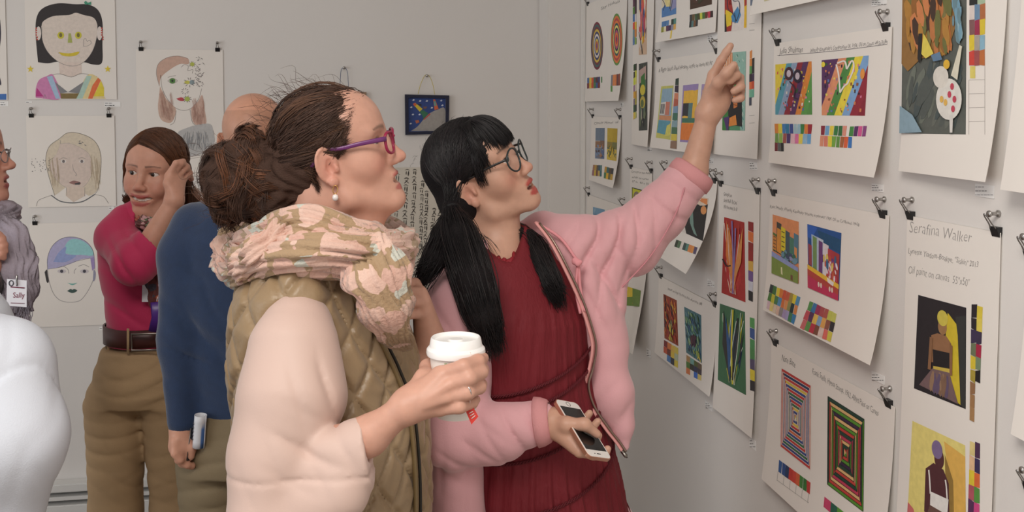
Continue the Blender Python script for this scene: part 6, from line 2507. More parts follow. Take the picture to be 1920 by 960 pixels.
S.chain([q(1369, 172, d0 + .01), q(1389, 170, d0 - .02), q(1389, 184, d0 - .042), q(1378, 188, d0 - .042)], [pr(8.2, d0), pr(7.6, d0), pr(7, d0), pr(6.2, d0)], .004)
S.chain([q(1337, 180, d0 - .012), q(1347, 155, d0 - .045), q(1362, 137, d0 - .066), q(1376, 122, d0 - .072)], [pr(15, d0), pr(10.5, d0), pr(8.8, d0), pr(7.2, d0)], .010)
# right arm and the hand with the phone
S.chain([q(868, 560, 1.96), q(850, 815, 1.90), q(1000, 795, 1.88), q(1040, 793, 1.87)], [.042, .038, pr(27, 1.88), pr(24, 1.87)], .02)
pc = q(1091, 806, 1.845)
pe1 = nz((C(1118, 851, 1.80) - C(1063, 761, 1.88)))
e2r = C(1113, 809, 1.868) - C(1069, 803, 1.822)
pe2 = nz(e2r - pe1 * (e2r @ pe1))
pn = nz(np.cross(pe1, pe2))
if pn @ VD2 > 0:
    pn = -pn
PH = lambda a, b, n: pc + pe1 * a + pe2 * b + pn * n
wr2 = q(1040, 793, 1.87)
# palm under the phone
for a_, b_ in ((-.030, -.012), (-.008, -.010), (.014, -.008), (.032, -.010)):
    S.cap(wr2, PH(a_, b_, -.024), pr(22, 1.87), .0105, .014)
for a_, (a1, bt, nt) in zip((-.030, -.008, .014, .034), ((-.036, .047, .008), (-.012, .049, .012), (.012, .046, .000), (.046, .044, .002))):
    S.chain([PH(a_, -.010, -.022), PH((a_ + a1) / 2, .022, -.020), PH(a1, .041, -.012), PH(a1 - .004, bt - .003, nt)], [.0095, .0088, .0082, .0070], .004)
S.chain([wr2, q(1062, 796, 1.838), PH(.004, -.012, .018), PH(.020, .016, .0135)], [pr(21, 1.87), .0135, .0105, .0080], .010)
SK2 = face_paint(H2, (200, 156, 134), (176, 70, 66), (44, 34, 32), blush=(200, 120, 104), mouth=.0058, teeth=True, lip=.95, ez=.007)
S.obj('body', 0.0026, M_SKIN, P2, SK2, 1)
for sd in (-1, 1):
    eyeball(H2, sd, H2.f + H2.u * .10 - H2.l * .55, (40, 26, 20), P2, .007, .009)

# phone
PHN = empty('smartphone', pc, 'white faced phone with rose gold edge in the hand of the girl in pink', 'phone')


def slab(name, a, b, n0, n1, m, parent, rc, seg=6):
    bm = bmesh.new()
    out = []
    for cx, cy, s0 in ((a - rc, b - rc, 0), (-a + rc, b - rc, 1), (-a + rc, -b + rc, 2), (a - rc, -b + rc, 3)):
        for j in range(seg + 1):
            t = math.pi / 2 * (s0 + j / seg)
            out.append((cx + rc * math.cos(t), cy + rc * math.sin(t)))
    lo_ = [bm.verts.new(PH(x, y, n0)) for x, y in out]
    hi_ = [bm.verts.new(PH(x, y, n1)) for x, y in out]
    bm.faces.new(lo_[::-1])
    bm.faces.new(hi_)
    for i in range(len(out)):
        j = (i + 1) % len(out)
        bm.faces.new((lo_[i], lo_[j], hi_[j], hi_[i]))
    bmesh.ops.recalc_face_normals(bm, faces=bm.faces[:])
    return link(name, bm_mesh(name, bm), m, parent)


fr_ = slab('case', .069, .0335, -.0037, .0030, mat('rose_gold', (214, 160, 136), rough=.3, metal=.8), PHN, .011)
slab('front_glass', .0675, .032, .0030, .0037, mat('phone_white', (236, 232, 228), rough=.15), PHN, .010)
slab('screen', .0515, .0292, .0037, .0040, mat('phone_black', (14, 14, 16), rough=.08), PHN, .0005, 1)
hb = [PH(-.0597 + .0052 * math.cos(t), .0052 * math.sin(t), .0039) for t in np.linspace(0, 2 * math.pi, 22)]
tube('home_button', hb, .0005, mat('button_ring', (120, 110, 104), rough=.3, metal=.5), PHN, seg=5, cap=False)
tube('ear_speaker', [PH(.060, -.005, .0039), PH(.060, .005, .0039)], .0008, mat('phone_black', None), PHN, seg=5)
tube('camera_dot', [PH(.060, -.011, .0036), PH(.060, -.011, .0042)], .0011, mat('phone_black', None), PHN, seg=8)

# dress
M_DRESS = mat('dress_cotton', (114, 18, 31), rough=.75, noise=.05, nscale=14, bump=.35, bscale=60, aniso=(3.5, 3.5, .6), bdist=.006)  # faint colour mottling: uneven dye, also imitates the shading of folds
dc = np.append(C(990, 500, D2)[:2], 0)


def dress_fold(P, d):
    dx, dy = P[:, 0] - dc[0], P[:, 1] - dc[1]
    th = np.arctan2(dx * B2l[0] + dy * B2l[1], dx * B2f[0] + dy * B2f[1])
    zt_ = P[:, 2] - .10 * (dx * B2l[0] + dy * B2l[1])
    amp = np.interp(zt_, [.5, .92, 1.02, 1.11, 1.18, 1.24, 1.30, 1.31, 1.5], [.016, .008, .005, .0035, .0035, .0035, .0045, .0005, .0003])
    wf = 3.2 * fbm(P, 9, 21, 4) + 1.3 * fbm(P, 26, 22, 3)
    g_ = .8 * np.abs(np.sin(th * 14 + wf)) + .5 * np.abs(np.sin(th * 27 + 1.6 * wf + 1)) + .25 * np.sin(th * 60 + 2 * wf) - .6
    tier = .0015 * (np.mod(zt_ * 9, 1) - .5)
    return d - amp * g_


S = Sdf()
S.loft(rows2(), B2f, B2l, .02)
S.cap(q(930, 424, 2.04), q(962, 488, 1.94), .060, .012, .010, 's')
S.bounds = (np.array([-9, -9, .50]), np.array([9, 9, 1.44]))
S.post = dress_fold
S.obj('dress', 0.0042, M_DRESS, P2)
# ruffled neckline and braided trims that follow the dress
M_TRIM2 = mat('dress_trim', (92, 14, 26), rough=.8)


def on_dress(z_, th, g=0.0):
    rr = sorted(rows2(), key=lambda r: r[0])
    zs = [r[0] for r in rr]
    cx, cy = np.interp(z_, zs, [r[1][0] for r in rr]), np.interp(z_, zs, [r[1][1] for r in rr])
    a_, b_ = np.interp(z_, zs, [r[2] for r in rr]) + g, np.interp(z_, zs, [r[3] for r in rr]) + g
    return np.array([cx, cy, z_]) + B2f * a_ * math.cos(th) + B2l * b_ * math.sin(th)


for z0 in (1.185, 1.15, 1.055, .955, .80):
    for ph in (0, math.pi):
        pts = []
        for t in np.linspace(-1.45, 1.35, 130):
            z_ = z0 + .05 * math.sin(t) + .0025 * math.sin(t * 75 + ph)
            pts.append(on_dress(z_, t, .006 + .0012 * math.cos(t * 75 + ph)))
        tube('trim_braid', pts, .0018, M_TRIM2, P2, seg=5)
pts = []
for t in np.linspace(0, 1, 70):
    p_ = q(905 + 55 * t / .62, 474 + 20 * (t / .62), 1.985 - .01 * t) if t < .62 else q(960 + 12 * (t - .62) / .38, 494 - 36 * (t - .62) / .38, 1.975 + .08 * (t - .62) / .38)
    pts.append(p_ + ZV * .003 * math.sin(t * 60) + RP2 * .002 * math.sin(t * 47))
tube('neck_ruffle', pts, .0075, mat('dress_ruffle', (140, 24, 38), rough=.7), P2, seg=8, flat=.5)

# jacket
M_JACKET = mat('jacket_fleece', (220, 166, 171), rough=.85, noise=.04, nscale=8, bump=.15, bscale=420, sheen=.35, bdist=.003)


def jk_fold(P, d):
    n1 = fbm(P, 30, 3)
    d = d - .0028 * n1 - .0012 * fbm(P, 70, 5)
    return creases(P, d, [(q(1110, 470, 2.06), .10, RP2 * 1 - ZV * .35, .045, 0.0234, 11), (q(1180, 420, 2.09), .08, RP2 * 1 - ZV * .1, .04, 0.0162, 14),
                          (q(1165, 540, 2.08), .09, RP2 * .9 + ZV * .6, .05, 0.0198, 17), (q(1150, 720, 2.04), .10, RP2 * .8 - ZV * .7, .06, 0.0144, 20),
                          (q(1255, 380, 2.1), .07, RP2 * .6 + ZV * .8, .05, 0.0108, 23), (q(860, 830, 1.84), .08, RP2 * .5 + ZV * .9, .04, 0.0180, 26),
                          (q(950, 800, 1.83), .07, RP2 * .9 + ZV * .5, .04, 0.0144, 29), (q(850, 600, 1.90), .08, RP2 * .9 + ZV * .5, .045, 0.0162, 31), (q(870, 920, 1.89), .09, RP2, .05, .014, 33)])


S = Sdf()
# far shoulder, raised sleeve
S.cap(q(1020, 440, 2.16), q(1075, 462, 2.13), .050, .062, .03)
S.cap(q(1075, 462, 2.13), q(1176, 454, 2.15), .062, .070, .03)
S.cap(q(1176, 454, 2.15), q(1236, 400, 2.16), .070, .055, .03)
S.cap(q(1236, 400, 2.16), q(1296, 327, 2.16), .055, .0485, .03)
# far front panel hanging open
S.cap(q(1060, 480, 2.10), q(1110, 590, 2.09), .045, .048, .03)
S.cap(q(1120, 540, 2.12), q(1138, 650, 2.10), .060, .044, .03)
S.cap(q(1128, 640, 2.09), q(1148, 740, 2.08), .040, .042, .03)
S.cap(q(1148, 740, 2.08), q(1166, 796, 2.07), .042, .026, .03)
S.cap(q(1166, 796, 2.07), q(1172, 838, 2.06), .022, .010, .02)
# back of the jacket
bk = [(z, c - np.array(B2f[:2]) * .05, a + .01, b + (.015 if z > 1.1 else -.01)) for z, c, a, b in rows2(lo=.82) if .79 < z < 1.44]
S.loft(bk, B2f, B2l, .02)
# hood round the neck
S.chain([q(862, 520, 1.99), q(880, 495, 2.12), q(950, 470, 2.20), q(1020, 440, 2.17)], [.035, .05, .055, .04], .02)
# near shoulder, sleeve, forearm
S.chain([q(880, 540, 2.00), q(852, 580, 1.95), q(840, 700, 1.92), q(850, 812, 1.895)], [.05, .058, .062, .062], .03)
S.chain([q(850, 818, 1.895), q(930, 812, 1.885), q(1008, 790, 1.88)], [.060, .055, .040], .015)
# near front panel
S.cap(q(868, 620, 1.93), q(868, 760, 1.93), .045, .05, .03)
S.cap(q(856, 840, 1.94), q(858, 1000, 1.95), .050, .055, .02)
# opening in front of the dress
of = dc + B2f * .16


zp = [(1006, 418, 2.06), (1032, 452, 2.035), (1058, 500, 2.02), (1086, 560, 2.02), (1104, 612, 2.025), (1112, 650, 2.03), (1106, 690, 2.035), (1098, 722, 2.035), (1108, 760, 2.04), (1134, 800, 2.045), (1156, 828, 2.05), (1168, 846, 2.05)]
ZP = np.array([q(*v) for v in zp])[::-1]
ZL = (ZP - dc) @ B2l


def opening(P):
    d_ = P - dc
    la = d_ @ B2l
    fo = d_ @ B2f
    z_ = P[:, 2]
    hi_ = np.interp(z_, ZP[:, 2], ZL)
    lo_ = np.interp(z_, [.80, .95, 1.10, 1.25, 1.36, 1.45], [-.115, -.115, -.13, -.125, -.105, -.06])
    e = np.maximum(np.maximum(la - hi_, lo_ - la), -(fo - .0))
    return np.maximum(e, np.abs(z_ - 1.12) - .36)


S.add(opening, of + ZV * 1.12, .5, .006, 's')
S.cap(q(1270, 365, 2.16), q(1340, 262, 2.16), .036, .046, .003, 's')
ad2 = nz(q(1327, 216, 2.155) - q(1296, 327, 2.16))
S.half(q(1301, 322, 2.16), nz(q(1340, 270, 2.16) - q(1290, 335, 2.16)), .003)
S.post = jk_fold
S.obj('jacket', 0.0046, M_JACKET, P2)
# near sleeve again is part of the jacket; ribbed cuffs are their own
M_RIB = mat('jacket_rib', (226, 158, 160), rough=.85, bump=.6, bscale=300, aniso=(6, 6, .3), bdist=.003)


def cuff(pa, pb, ra, rb, name='cuff'):
    d_ = nz(pb - pa)
    L = np.linalg.norm(pb - pa)
    V, F = lathe_data([(ra * .72, L), (rb * .9, L), (rb, L * .9), ((ra + rb) / 2 * 1.03, L * .5), (ra, L * .08), (ra * .9, 0), (ra * .7, 0)], 60)
    V = np.array(V)
    ang = np.arctan2(V[:, 1], V[:, 0])
    V[:, :2] *= (1 + .02 * np.sin(ang * 30))[:, None]
    Q = np.array(Vector(d_).to_track_quat('Z', 'Y').to_matrix())
    return link(name, mesh_np(name, V @ Q.T + pa, F), M_RIB, P2)


cuff(q(1004, 792, 1.88), q(1032, 789, 1.876), .0475, .040)
cuff(q(1287, 341, 2.16), q(1304, 317, 2.16), .0505, .0485)
# zipper along the far front edge, cord with toggle
zpts = smooth_path([q(*v) for v in zp], 8)
tube('zip_tape', zpts + VD2 * .004, .0085, mat('zip_tape_pink', (232, 164, 160), rough=.8), P2, seg=8, flat=.45)
tube('zip', zpts - VD2 * .003 + RP2 * .006, .0026, mat('zip_metal', (150, 130, 118), rough=.35, metal=.8), P2, seg=6)
V_, F_ = tube_data(smooth_path([q(1166, 846, 2.05), q(1171, 852, 2.045), q(1176, 858, 2.045)], 4), [.004] * 4 + [.0045] * 3 + [.002] * 2, 8)
link('zip_pull', mesh_np('zip_pull', V_, F_), mat('pull_metal', (150, 146, 140), rough=.3, metal=1.0), P2)
cord = smooth_path([q(*v) for v in ((1010, 420, 2.06), (1050, 446, 2.045), (1076, 480, 2.03), (1084, 494, 2.025), (1088, 540, 2.025), (1096, 584, 2.02))], 8)
tube('drawcord', cord, .0032, mat('cord_pink', (226, 150, 156), rough=.8), P2, seg=8)
tube('drawcord', smooth_path([q(*v) for v in ((1083, 498, 2.022), (1080, 545, 2.025), (1088, 588, 2.02))], 8), .003, mat('cord_pink', None), P2, seg=8)
kS = Sdf()
for t in range(5):
    kS.cap(q(1079 + 4 * math.cos(t * 1.3), 490 + 4 * math.sin(t * 1.3), 2.02), q(1085 - 4 * math.cos(t * 1.9), 494 - 3 * math.sin(t), 2.015), .0045, .0045, .003)
kS.obj('cord_knot', .002, mat('cord_pink', None), P2)
# seam on the raised sleeve and near armhole seam
tube('sleeve_seam', smooth_path([q(1160, 545, 2.085), q(1220, 480, 2.085), q(1265, 405, 2.10), q(1286, 345, 2.112)], 6), .0016, mat('seam_pink', (206, 140, 148), rough=.9), P2, seg=5)

# hair: smooth black cap, fringe, two low tails
HK = np.array(srgb(24, 20, 22))
S = Sdf()
S.ell(H2.w(-.014, 0, .056), np.array((.106, .086, .095)) * .95, H2.ax, .01)
S.ell(H2.w(-.050, 0, -.01), np.array((.058, .072, .062)) * .95, H2.ax, .03)
S.ell(H2.w(.060, 0, -.015), np.array((.080, .12, .078)) * .95, H2.ax, .010, 's')
S.ell(H2.w(.000, -.080, -.020), np.array((.036, .03, .046)) * .95, H2.ax, .01, 's')
tie1 = q(846, 392, 1.985)
tie2 = H2.w(-.075, .055, -.065)
S.cap(H2.w(-.05, -.055, -.015), tie1, .045, .014, .02)
S.cap(H2.w(-.05, .055, -.015), tie2, .045, .014, .02)
lockB = [tie1, q(862, 450, 1.93), q(888, 530, 1.875), q(905, 590, 1.862), q(925, 640, 1.865)]
lockA = [tie1, q(832, 440, 1.945), q(812, 490, 1.90), q(788, 532, 1.88)]
lockC = [tie2, q(985, 455, 2.06), q(1008, 490, 2.02), q(1030, 530, 1.99), q(1046, 566, 1.985)]
S.chain(lockB, [.013, .034, .038, .032, .006], .015)
S.chain(lockA, [.012, .022, .020, .005], .015)
S.chain(lockC, [.013, .026, .026, .018, .004], .015)
hair2 = S.obj('hair', 0.004, M_HAIRB, P2, lambda V: np.tile(HK, (len(V), 1)))
rg = np.random.default_rng(8)
paths, rad, cols = [], [], []
cc2, rr2 = np.array([-.014, 0, .056]), np.array([.106, .086, .095]) * .985


def add_path(L, r0, var=.35, world=False):
    paths.append(L if world else H2.c + (np.asarray(L) * H2.s) @ H2.ax)
    rad.append(r0)
    cols.append(HK * rg.uniform(1 - var, 1 + var) + (np.array(srgb(70, 60, 60)) - HK) * (rg.uniform(0, .5) if rg.random() < .12 else 0))


t1l, t2l = H2.inv(tie1), H2.inv(tie2)
for sgn, tl_ in ((-1, t1l), (1, t2l)):
    for i in range(1500 if sgn < 0 else 500):
        ang = rg.uniform(-.35, 1.0)            # along the parting, front to nape
        s0 = np.array([-.014 + .104 * math.cos(ang * 1.7 + .55), sgn * rg.uniform(.0, .012), .056 + .094 * math.sin(ang * 1.7 + .55)])
        e0 = tl_ + rg.normal(0, .006, 3)
        tt = np.linspace(0, 1, 16)[:, None]
        mid = np.array([-.02 + rg.uniform(-.055, .03), sgn * .09, .045 + rg.uniform(-.03, .03)])
        L = s0 * (1 - tt) ** 2 + 2 * mid * tt * (1 - tt) + e0 * tt ** 2
        qn = (L - cc2) / rr2
        nr = np.linalg.norm(qn, axis=1)[:, None]
        tgt = cc2 + qn / nr * rr2 * (.99 + rg.uniform(0, .03))
        wgt = np.clip(1 - (tt - .62) / .38, 0, 1)
        L = L * (1 - wgt) + tgt * wgt
        q_ = L
        bad = (q_[:, 0] > .022) & (np.abs(q_[:, 1]) > .045) & (q_[:, 2] < .045)
        if bad.any():
            continue
        add_path(L, rg.uniform(.0005, .001))
for i in range(850):        # fringe, combed forward and down
    y0 = rg.uniform(-.070, .068)
    s0 = np.array([.030 + rg.uniform(-.015, .012), y0 * .5, .139 - 1.2 * y0 * y0])
    ln = rg.uniform(.042, .058) if abs(y0) < .054 else rg.uniform(.06, .09)
    e0 = np.array([.098 - 4.5 * y0 * y0 + rg.uniform(-.003, .003), y0 * rg.uniform(.95, 1.1), .112 - ln])
    bk_ = min(max((abs(y0) - .036) / .03, 0), 1)
    e0[0] -= .036 * bk_
    mid = np.array([.088 - 3.0 * y0 * y0 - .022 * bk_, y0 * .9, .131 - 1.8 * y0 * y0])
    tt = np.linspace(0, 1, 12)[:, None]
    L = s0 * (1 - tt) ** 2 + 2 * mid * tt * (1 - tt) + e0 * tt ** 2
    add_path(L, rg.uniform(.0006, .0012))
for i in range(220):        # side lock at the temple
    s0 = np.array([.034 + rg.uniform(-.012, .012), -.026 + rg.uniform(-.012, .01), .138])
    e0 = np.array([.050 + rg.uniform(-.018, .016), -.0755 + rg.uniform(-.004, .003), .045 + rg.uniform(-.012, .02)])
    mid = np.array([.050, -.078, .118])
    tt = np.linspace(0, 1, 12)[:, None]
    add_path(s0 * (1 - tt) ** 2 + 2 * mid * tt * (1 - tt) + e0 * tt ** 2, rg.uniform(.0005, .001))
for i in range(130):        # wisps before the ear
    y0 = -.074 + rg.uniform(-.004, .004)
    s0 = np.array([.045 + rg.uniform(-.012, .01), y0 * .92, .085])
    e0 = np.array([.030 + rg.uniform(-.012, .010), y0 - .002, rg.uniform(-.002, .035)])
    tt = np.linspace(0, 1, 10)[:, None]
    add_path(s0 * (1 - tt) + e0 * tt + np.array([0, -.010, 0]) * np.sin(tt * 3.1), rg.uniform(.0004, .0008))
for lk, spread, n_, drop in ((lockB, .040, 1300, .03), (lockA, .024, 450, .02), (lockC, .030, 700, .02)):
    for i in range(n_):
        off = rg.normal(0, 1, 3)
        off = off / np.linalg.norm(off) * rg.uniform(.6, 1.08)
        prof = np.array([.35, 1.0, 1.0, .85, .45][:len(lk)])[:, None] if len(lk) == 5 else np.array([.5, 1, 1, .4])[:, None]
        pts = np.array(lk) + off * spread * prof + rg.normal(0, .002, (len(lk), 3))
        pts[-1] += -ZV * rg.uniform(-.035, drop) + RP2 * rg.normal(0, .006)
        add_path(smooth_path(pts, 5), rg.uniform(.0005, .001), world=True)
for i in range(60):         # flyaways
    a_ = rg.uniform(.3, 2.9)
    s0 = np.array([-.014 + .106 * math.cos(a_), rg.uniform(-.05, .05), .056 + .095 * math.sin(a_)])
    dr = np.array([-rg.uniform(.2, 1), rg.normal(0, .3), rg.uniform(-.1, .7)])
    tt = np.linspace(0, 1, 8)[:, None]
    add_path(s0 + dr * tt * rg.uniform(.01, .03) + np.array([0, 0, -.015]) * tt ** 2, .00025)
for i in range(14):         # loose hairs over the collar
    s0 = q(rg.uniform(885, 900), rg.uniform(436, 450), 1.96)
    e0 = q(rg.uniform(915, 940), rg.uniform(470, 485), 1.95)
    tt = np.linspace(0, 1, 8)[:, None]
    add_path(s0 * (1 - tt) + e0 * tt + ZV * .012 * np.sin(tt * 3.1), .00035, world=True)
strands('hair_strands', paths, rad, cols, M_HAIR, hair2)
for tp, nx in ((tie1, lockB[1]), (tie2, lockC[1])):
    d_ = nz(nx - tp)
    u = nz(np.cross(d_, (.3, .5, .8)))
    v = np.cross(d_, u)
    tube('hair_tie', [tp + d_ * .004 + .0165 * (math.cos(t) * u + math.sin(t) * v) for t in np.linspace(0, 6.283, 24)], .004, mat('tie_black', (16, 15, 17), rough=.8), P2, seg=8, cap=False)
glasses(P2, H2, (34, 46, 48), (38, 34, 34), 'round', w=.0262, h=.0245, xo=.1020, zo=.0245, cy=.0350, tilt=-4, rim=.0020, tw=.0013, th=2.0)
# mole on the cheek is left to the skin; tights and shoes
hip = np.append(C(1028, 900, D2)[:2], .62)
shoes_and_legs(P2, [hip - B2l * .08, hip + B2l * .08], [np.array([*(hip - B2l * .08)[:2], 0.0]), np.array([*(hip + B2l * .09)[:2], 0.0])], B2f,
               mat('black_tights', (30, 28, 30), rough=.8), mat('dark_shoe', None), .075, .05, name='tights_leg')
# ------------------------------------------------------------------ laughing woman in the pink top
D3 = 2.95
VD3, RP3 = view_frame(285)
P3 = empty('person', (*C(270, 900, D3)[:2], 0), 'laughing woman in a pink top and khaki trousers with hand at her ear', 'person')
y3 = math.radians(25)
H3 = Frame(C(290, 336, D3), -VD3 * math.cos(y3) - RP3 * math.sin(y3), pitch=-4, roll=-5)
B3f = nz(-VD3 * .93 - RP3 * .25)
B3l = np.array([-B3f[1], B3f[0], 0.0])


def rows3(g=0.0):
    return [(z, C(px, 500, D3)[:2], a + g, b + g) for z, px, a, b in ((1.43, 293, .045, .055), (1.405, 290, .06, .09), (1.375, 287, .08, .13), (1.32, 284, .10, .148), (1.22, 282, .112, .142), (1.12, 277, .102, .118), (1.03, 273, .100, .110), (.985, 272, .102, .113))]


S = Sdf()
head_sdf(S, H3, mouth=.0060, smile=.85, nose=.86, lip=.72, cheek=1.1, jawr=.9, eye=.85)
S.cap(H3.w(-.03, 0, -.06), C(293, 410, D3), .052, .054, .03)
S.loft([(z, c, a - .02, b - .02) for z, c, a, b in rows3()], B3f, B3l, .03)
S.chain([C(236, 430, 2.91), C(257, 492, 2.755), C(325, 380, 2.78)], [.040, .034, pr(16, 2.78)], .015)
w3 = C(327, 374, 2.78)
for i, (kx, ky) in enumerate(((316, 330), (325, 326), (334, 330), (342, 338))):
    S.cap(w3, C(kx, ky, 2.78 + .012 * i), pr(15, 2.78), .0115, .012)
for a_, b_, c_ in (((316, 330, 2.78), (330, 306, 2.78), (344, 302, 2.80)), ((325, 326, 2.79), (340, 306, 2.79), (352, 312, 2.82)), ((334, 330, 2.80), (349, 314, 2.81), (357, 324, 2.84)), ((342, 338, 2.82), (354, 326, 2.83), (359, 336, 2.86))):
    S.chain([C(*a_), C(*b_), C(*c_)], [.0100, .0090, .0078], .004)
S.chain([C(322, 360, 2.77), C(314, 344, 2.77), C(322, 322, 2.785)], [.014, .011, .009], .008)
# other arm hangs down
S.chain([C(350, 425, 3.0), C(365, 560, 3.0), C(360, 700, 2.95)], [.042, .036, .026], .015)
S.ell(C(360, 730, 2.94), (.03, .025, .055), None, .015)
S.obj('body', .0034, M_SKIN, P3, face_paint(H3, (204, 152, 130), (170, 84, 80), (74, 50, 40), blush=(190, 104, 88), mouth=.0060, smile=.85, teeth=True, lip=.78, browt=.75), 1)
for sd in (-1, 1):
    eyeball(H3, sd, H3.f + H3.l * -.25, (60, 44, 34), P3)
M_PINK = mat('pink_jersey', (186, 36, 84), rough=.75, bump=.1, bscale=500, sheen=.2)
S = Sdf()
fold3 = lambda P, d: creases(P, d - .002 * fbm(P, 30, 2), [(C(250, 560, 2.84), .14, RP3 * .6 + ZV, .07, .012, 41), (C(240, 480, 2.74), .09, RP3 + ZV * .5, .05, .014, 44)])
S.chain([C(238, 418, 2.91), C(222, 446, 2.87), C(254, 494, 2.75)], [.055, .060, .058], .03)
S.cap(C(254, 494, 2.75), C(290, 456, 2.76), .058, .054, .02)
n3 = nz(nz(C(325, 380, 2.78) - C(262, 500, 2.74)) + RP3 * .45)
S.ell(C(281, 468, 2.76) + n3 * .10, (.10, .10, .10), None, .003, 's')
S.post = fold3
S.obj('sleeve', .005, M_PINK, P3)
S = Sdf()
S.loft(rows3(.004), B3f, B3l, .02)
S.cap(C(238, 420, 2.91), C(255, 430, 2.91), .05, .055, .03)
S.chain([C(345, 420, 3.0), C(362, 520, 3.0), C(366, 580, 3.0)], [.055, .052, .050], .02)
S.cap(C(293, 380, D3), C(292, 418, 2.90), .058, .062, .006, 's')
S.bounds = (np.array([-9, -9, 1.0]), np.array([9, 9, 9]))
S.post = fold3
S.obj('pink_top', .005, M_PINK, P3)
M_KHAKI = mat('khaki_twill', (172, 142, 106), rough=.85, noise=.06, nscale=10, bump=.12, bscale=500)


def trousers(P_, rows, f, l, legs, m, seed, h=.006):
    S = Sdf()
    S.loft(rows, f, l, .02)
    for lg in legs:
        S.chain([np.asarray(v[0]) for v in lg], [v[1] for v in lg], .024)
    S.bounds = (np.array([-9, -9, .03]), np.array([9, 9, 9]))
    cen = np.mean([v[0] for v in legs[0]], 0)
    S.post = lambda P, d: creases(P, d - .002 * fbm(P, 26, seed), [(np.asarray(legs[0][0][0]) + ZV * -.02, .22, ZV + f * .2, .05, .009, seed), (np.asarray(legs[0][1][0]), .2, ZV * .8 + l * .5, .06, .007, seed + 3), (np.asarray(legs[1][0][0]), .22, ZV - l * .3, .05, .008, seed + 5)])
    return S.obj('trousers', h, m, P_)


g3 = lambda px, z: np.array([*C(px, 800, D3)[:2], z])
trousers(P3, [(z, C(px, 800, D3)[:2], a, b) for z, px, a, b in ((.995, 272, .106, .117), (.93, 271, .118, .138), (.87, 270, .122, .146), (.83, 270, .112, .142))], B3f, B3l,
         [[(g3(217, .82), .088), (g3(214, .50), .074), (g3(214, .06), .070)], [(g3(322, .82), .086), (g3(328, .50), .072), (g3(326, .06), .068)]], M_KHAKI, 51)
for px in (214, 326):
    S = Sdf()
    ft = g3(px, 0)
    S.cap(ft - B3f * .05 + ZV * .036, ft + B3f * .14 + ZV * .03, .038, .036, .02)
    S.half((0, 0, .001), (0, 0, -1))
    S.obj('shoe', .006, mat('brown_shoe', (60, 42, 34), rough=.5), P3)
# belt and buckle
zb0, zb1 = C(270, 656, D3 - .11)[2], C(270, 622, D3 - .11)[2]
V, F = [], []
for j, z_ in enumerate((zb0, zb0, zb1, zb1)):
    for t in np.linspace(0, 2 * math.pi, 60, endpoint=False):
        g_ = .010 if j in (1, 2) else .0
        p_ = np.array([*C(272, 500, D3)[:2], z_]) + B3f * (.104 + g_ * .6) * math.cos(t) + B3l * (.115 + g_ * .6) * math.sin(t)
        V.append(p_)
for j in range(3):
    for k in range(60):
        F.append((j * 60 + k, j * 60 + (k + 1) % 60, (j + 1) * 60 + (k + 1) % 60, (j + 1) * 60 + k))
belt = link('belt', mesh_np('belt', V, F), mat('belt_leather', (70, 32, 30), rough=.45, noise=.1, nscale=30), P3)
bd = D3 - .128
bk = [C(247, 627, bd), C(298, 625, bd), C(298, 656, bd), C(247, 657, bd)]
tube('buckle', np.array(bk + bk[:2]), .0038, mat('buckle_metal', (130, 120, 114), rough=.3, metal=.9), belt, seg=6, cap=False)
for px in (203, 240, 300):
    p0, p1 = C(px, 616, D3 - (.06 if px < 220 else .122)), C(px, 664, D3 - (.06 if px < 220 else .122))
    tube('belt_loop', [p0, p1], .005, M_KHAKI, belt, seg=6, flat=.4)
# floral scarf and lanyard with badge
M_FLORAL = pattern_mat('floral_print', [((92, 40, 36), .3), ((176, 90, 60), .22), ((96, 110, 84), .16), ((196, 150, 150), .16), ((60, 56, 66), .16)], 42, bump=.4, edge=.6)
f3 = pleat_tube('neck_scarf', [C(*v) for v in ((258, 404, 2.92), (275, 420, 2.855), (300, 418, 2.855), (325, 405, 2.90), (330, 395, 3.0), (290, 392, 3.04), (262, 396, 3.0))], [.022] * 7, M_FLORAL, P3, amp=.3, npl=10, seed=2, closed=True)
pleat_tube('scarf_end', [C(*v) for v in ((290, 412, 2.85), (298, 460, 2.825), (304, 520, 2.815), (301, 570, 2.82), (297, 600, 2.825))], [.022, .036, .036, .026, .006], M_FLORAL, f3, flat=.35, amp=.3, npl=10, seed=4, up=VD3)
pleat_tube('scarf_end', [C(*v) for v in ((312, 408, 2.88), (322, 450, 2.85), (330, 500, 2.84), (332, 540, 2.84))], [.02, .034, .034, .012], M_FLORAL, f3, flat=.35, amp=.3, npl=10, seed=6, up=VD3)
tube('lanyard', smooth_path([C(262, 398, 2.90), C(268, 425, 2.85), C(281, 470, 2.82), C(288, 520, 2.812)], 6), .0024, mat('lanyard_white', (214, 200, 196), rough=.7), P3, seg=6, flat=.5)
bp_ = [C(267, 517, 2.818), C(320, 520, 2.80), C(319, 566, 2.80), C(266, 566, 2.818)]
bm = bmesh.new()
f0 = bm.faces.new([bm.verts.new(v) for v in bp_])
ex = bmesh.ops.extrude_face_region(bm, geom=[f0])
for v in ex['geom']:
    if isinstance(v, bmesh.types.BMVert):
        v.co += Vector(VD3 * .002)
link('name_badge', bm_mesh('name_badge', bm), mat('badge_card', (222, 220, 226), rough=.35), P3)
tube('badge_ribbon', [C(296, 566, 2.803), C(298, 595, 2.81), C(292, 622, 2.82)], .020, mat('purple_ribbon', (78, 36, 130), rough=.35), P3, seg=10, flat=.12, up=VD3)
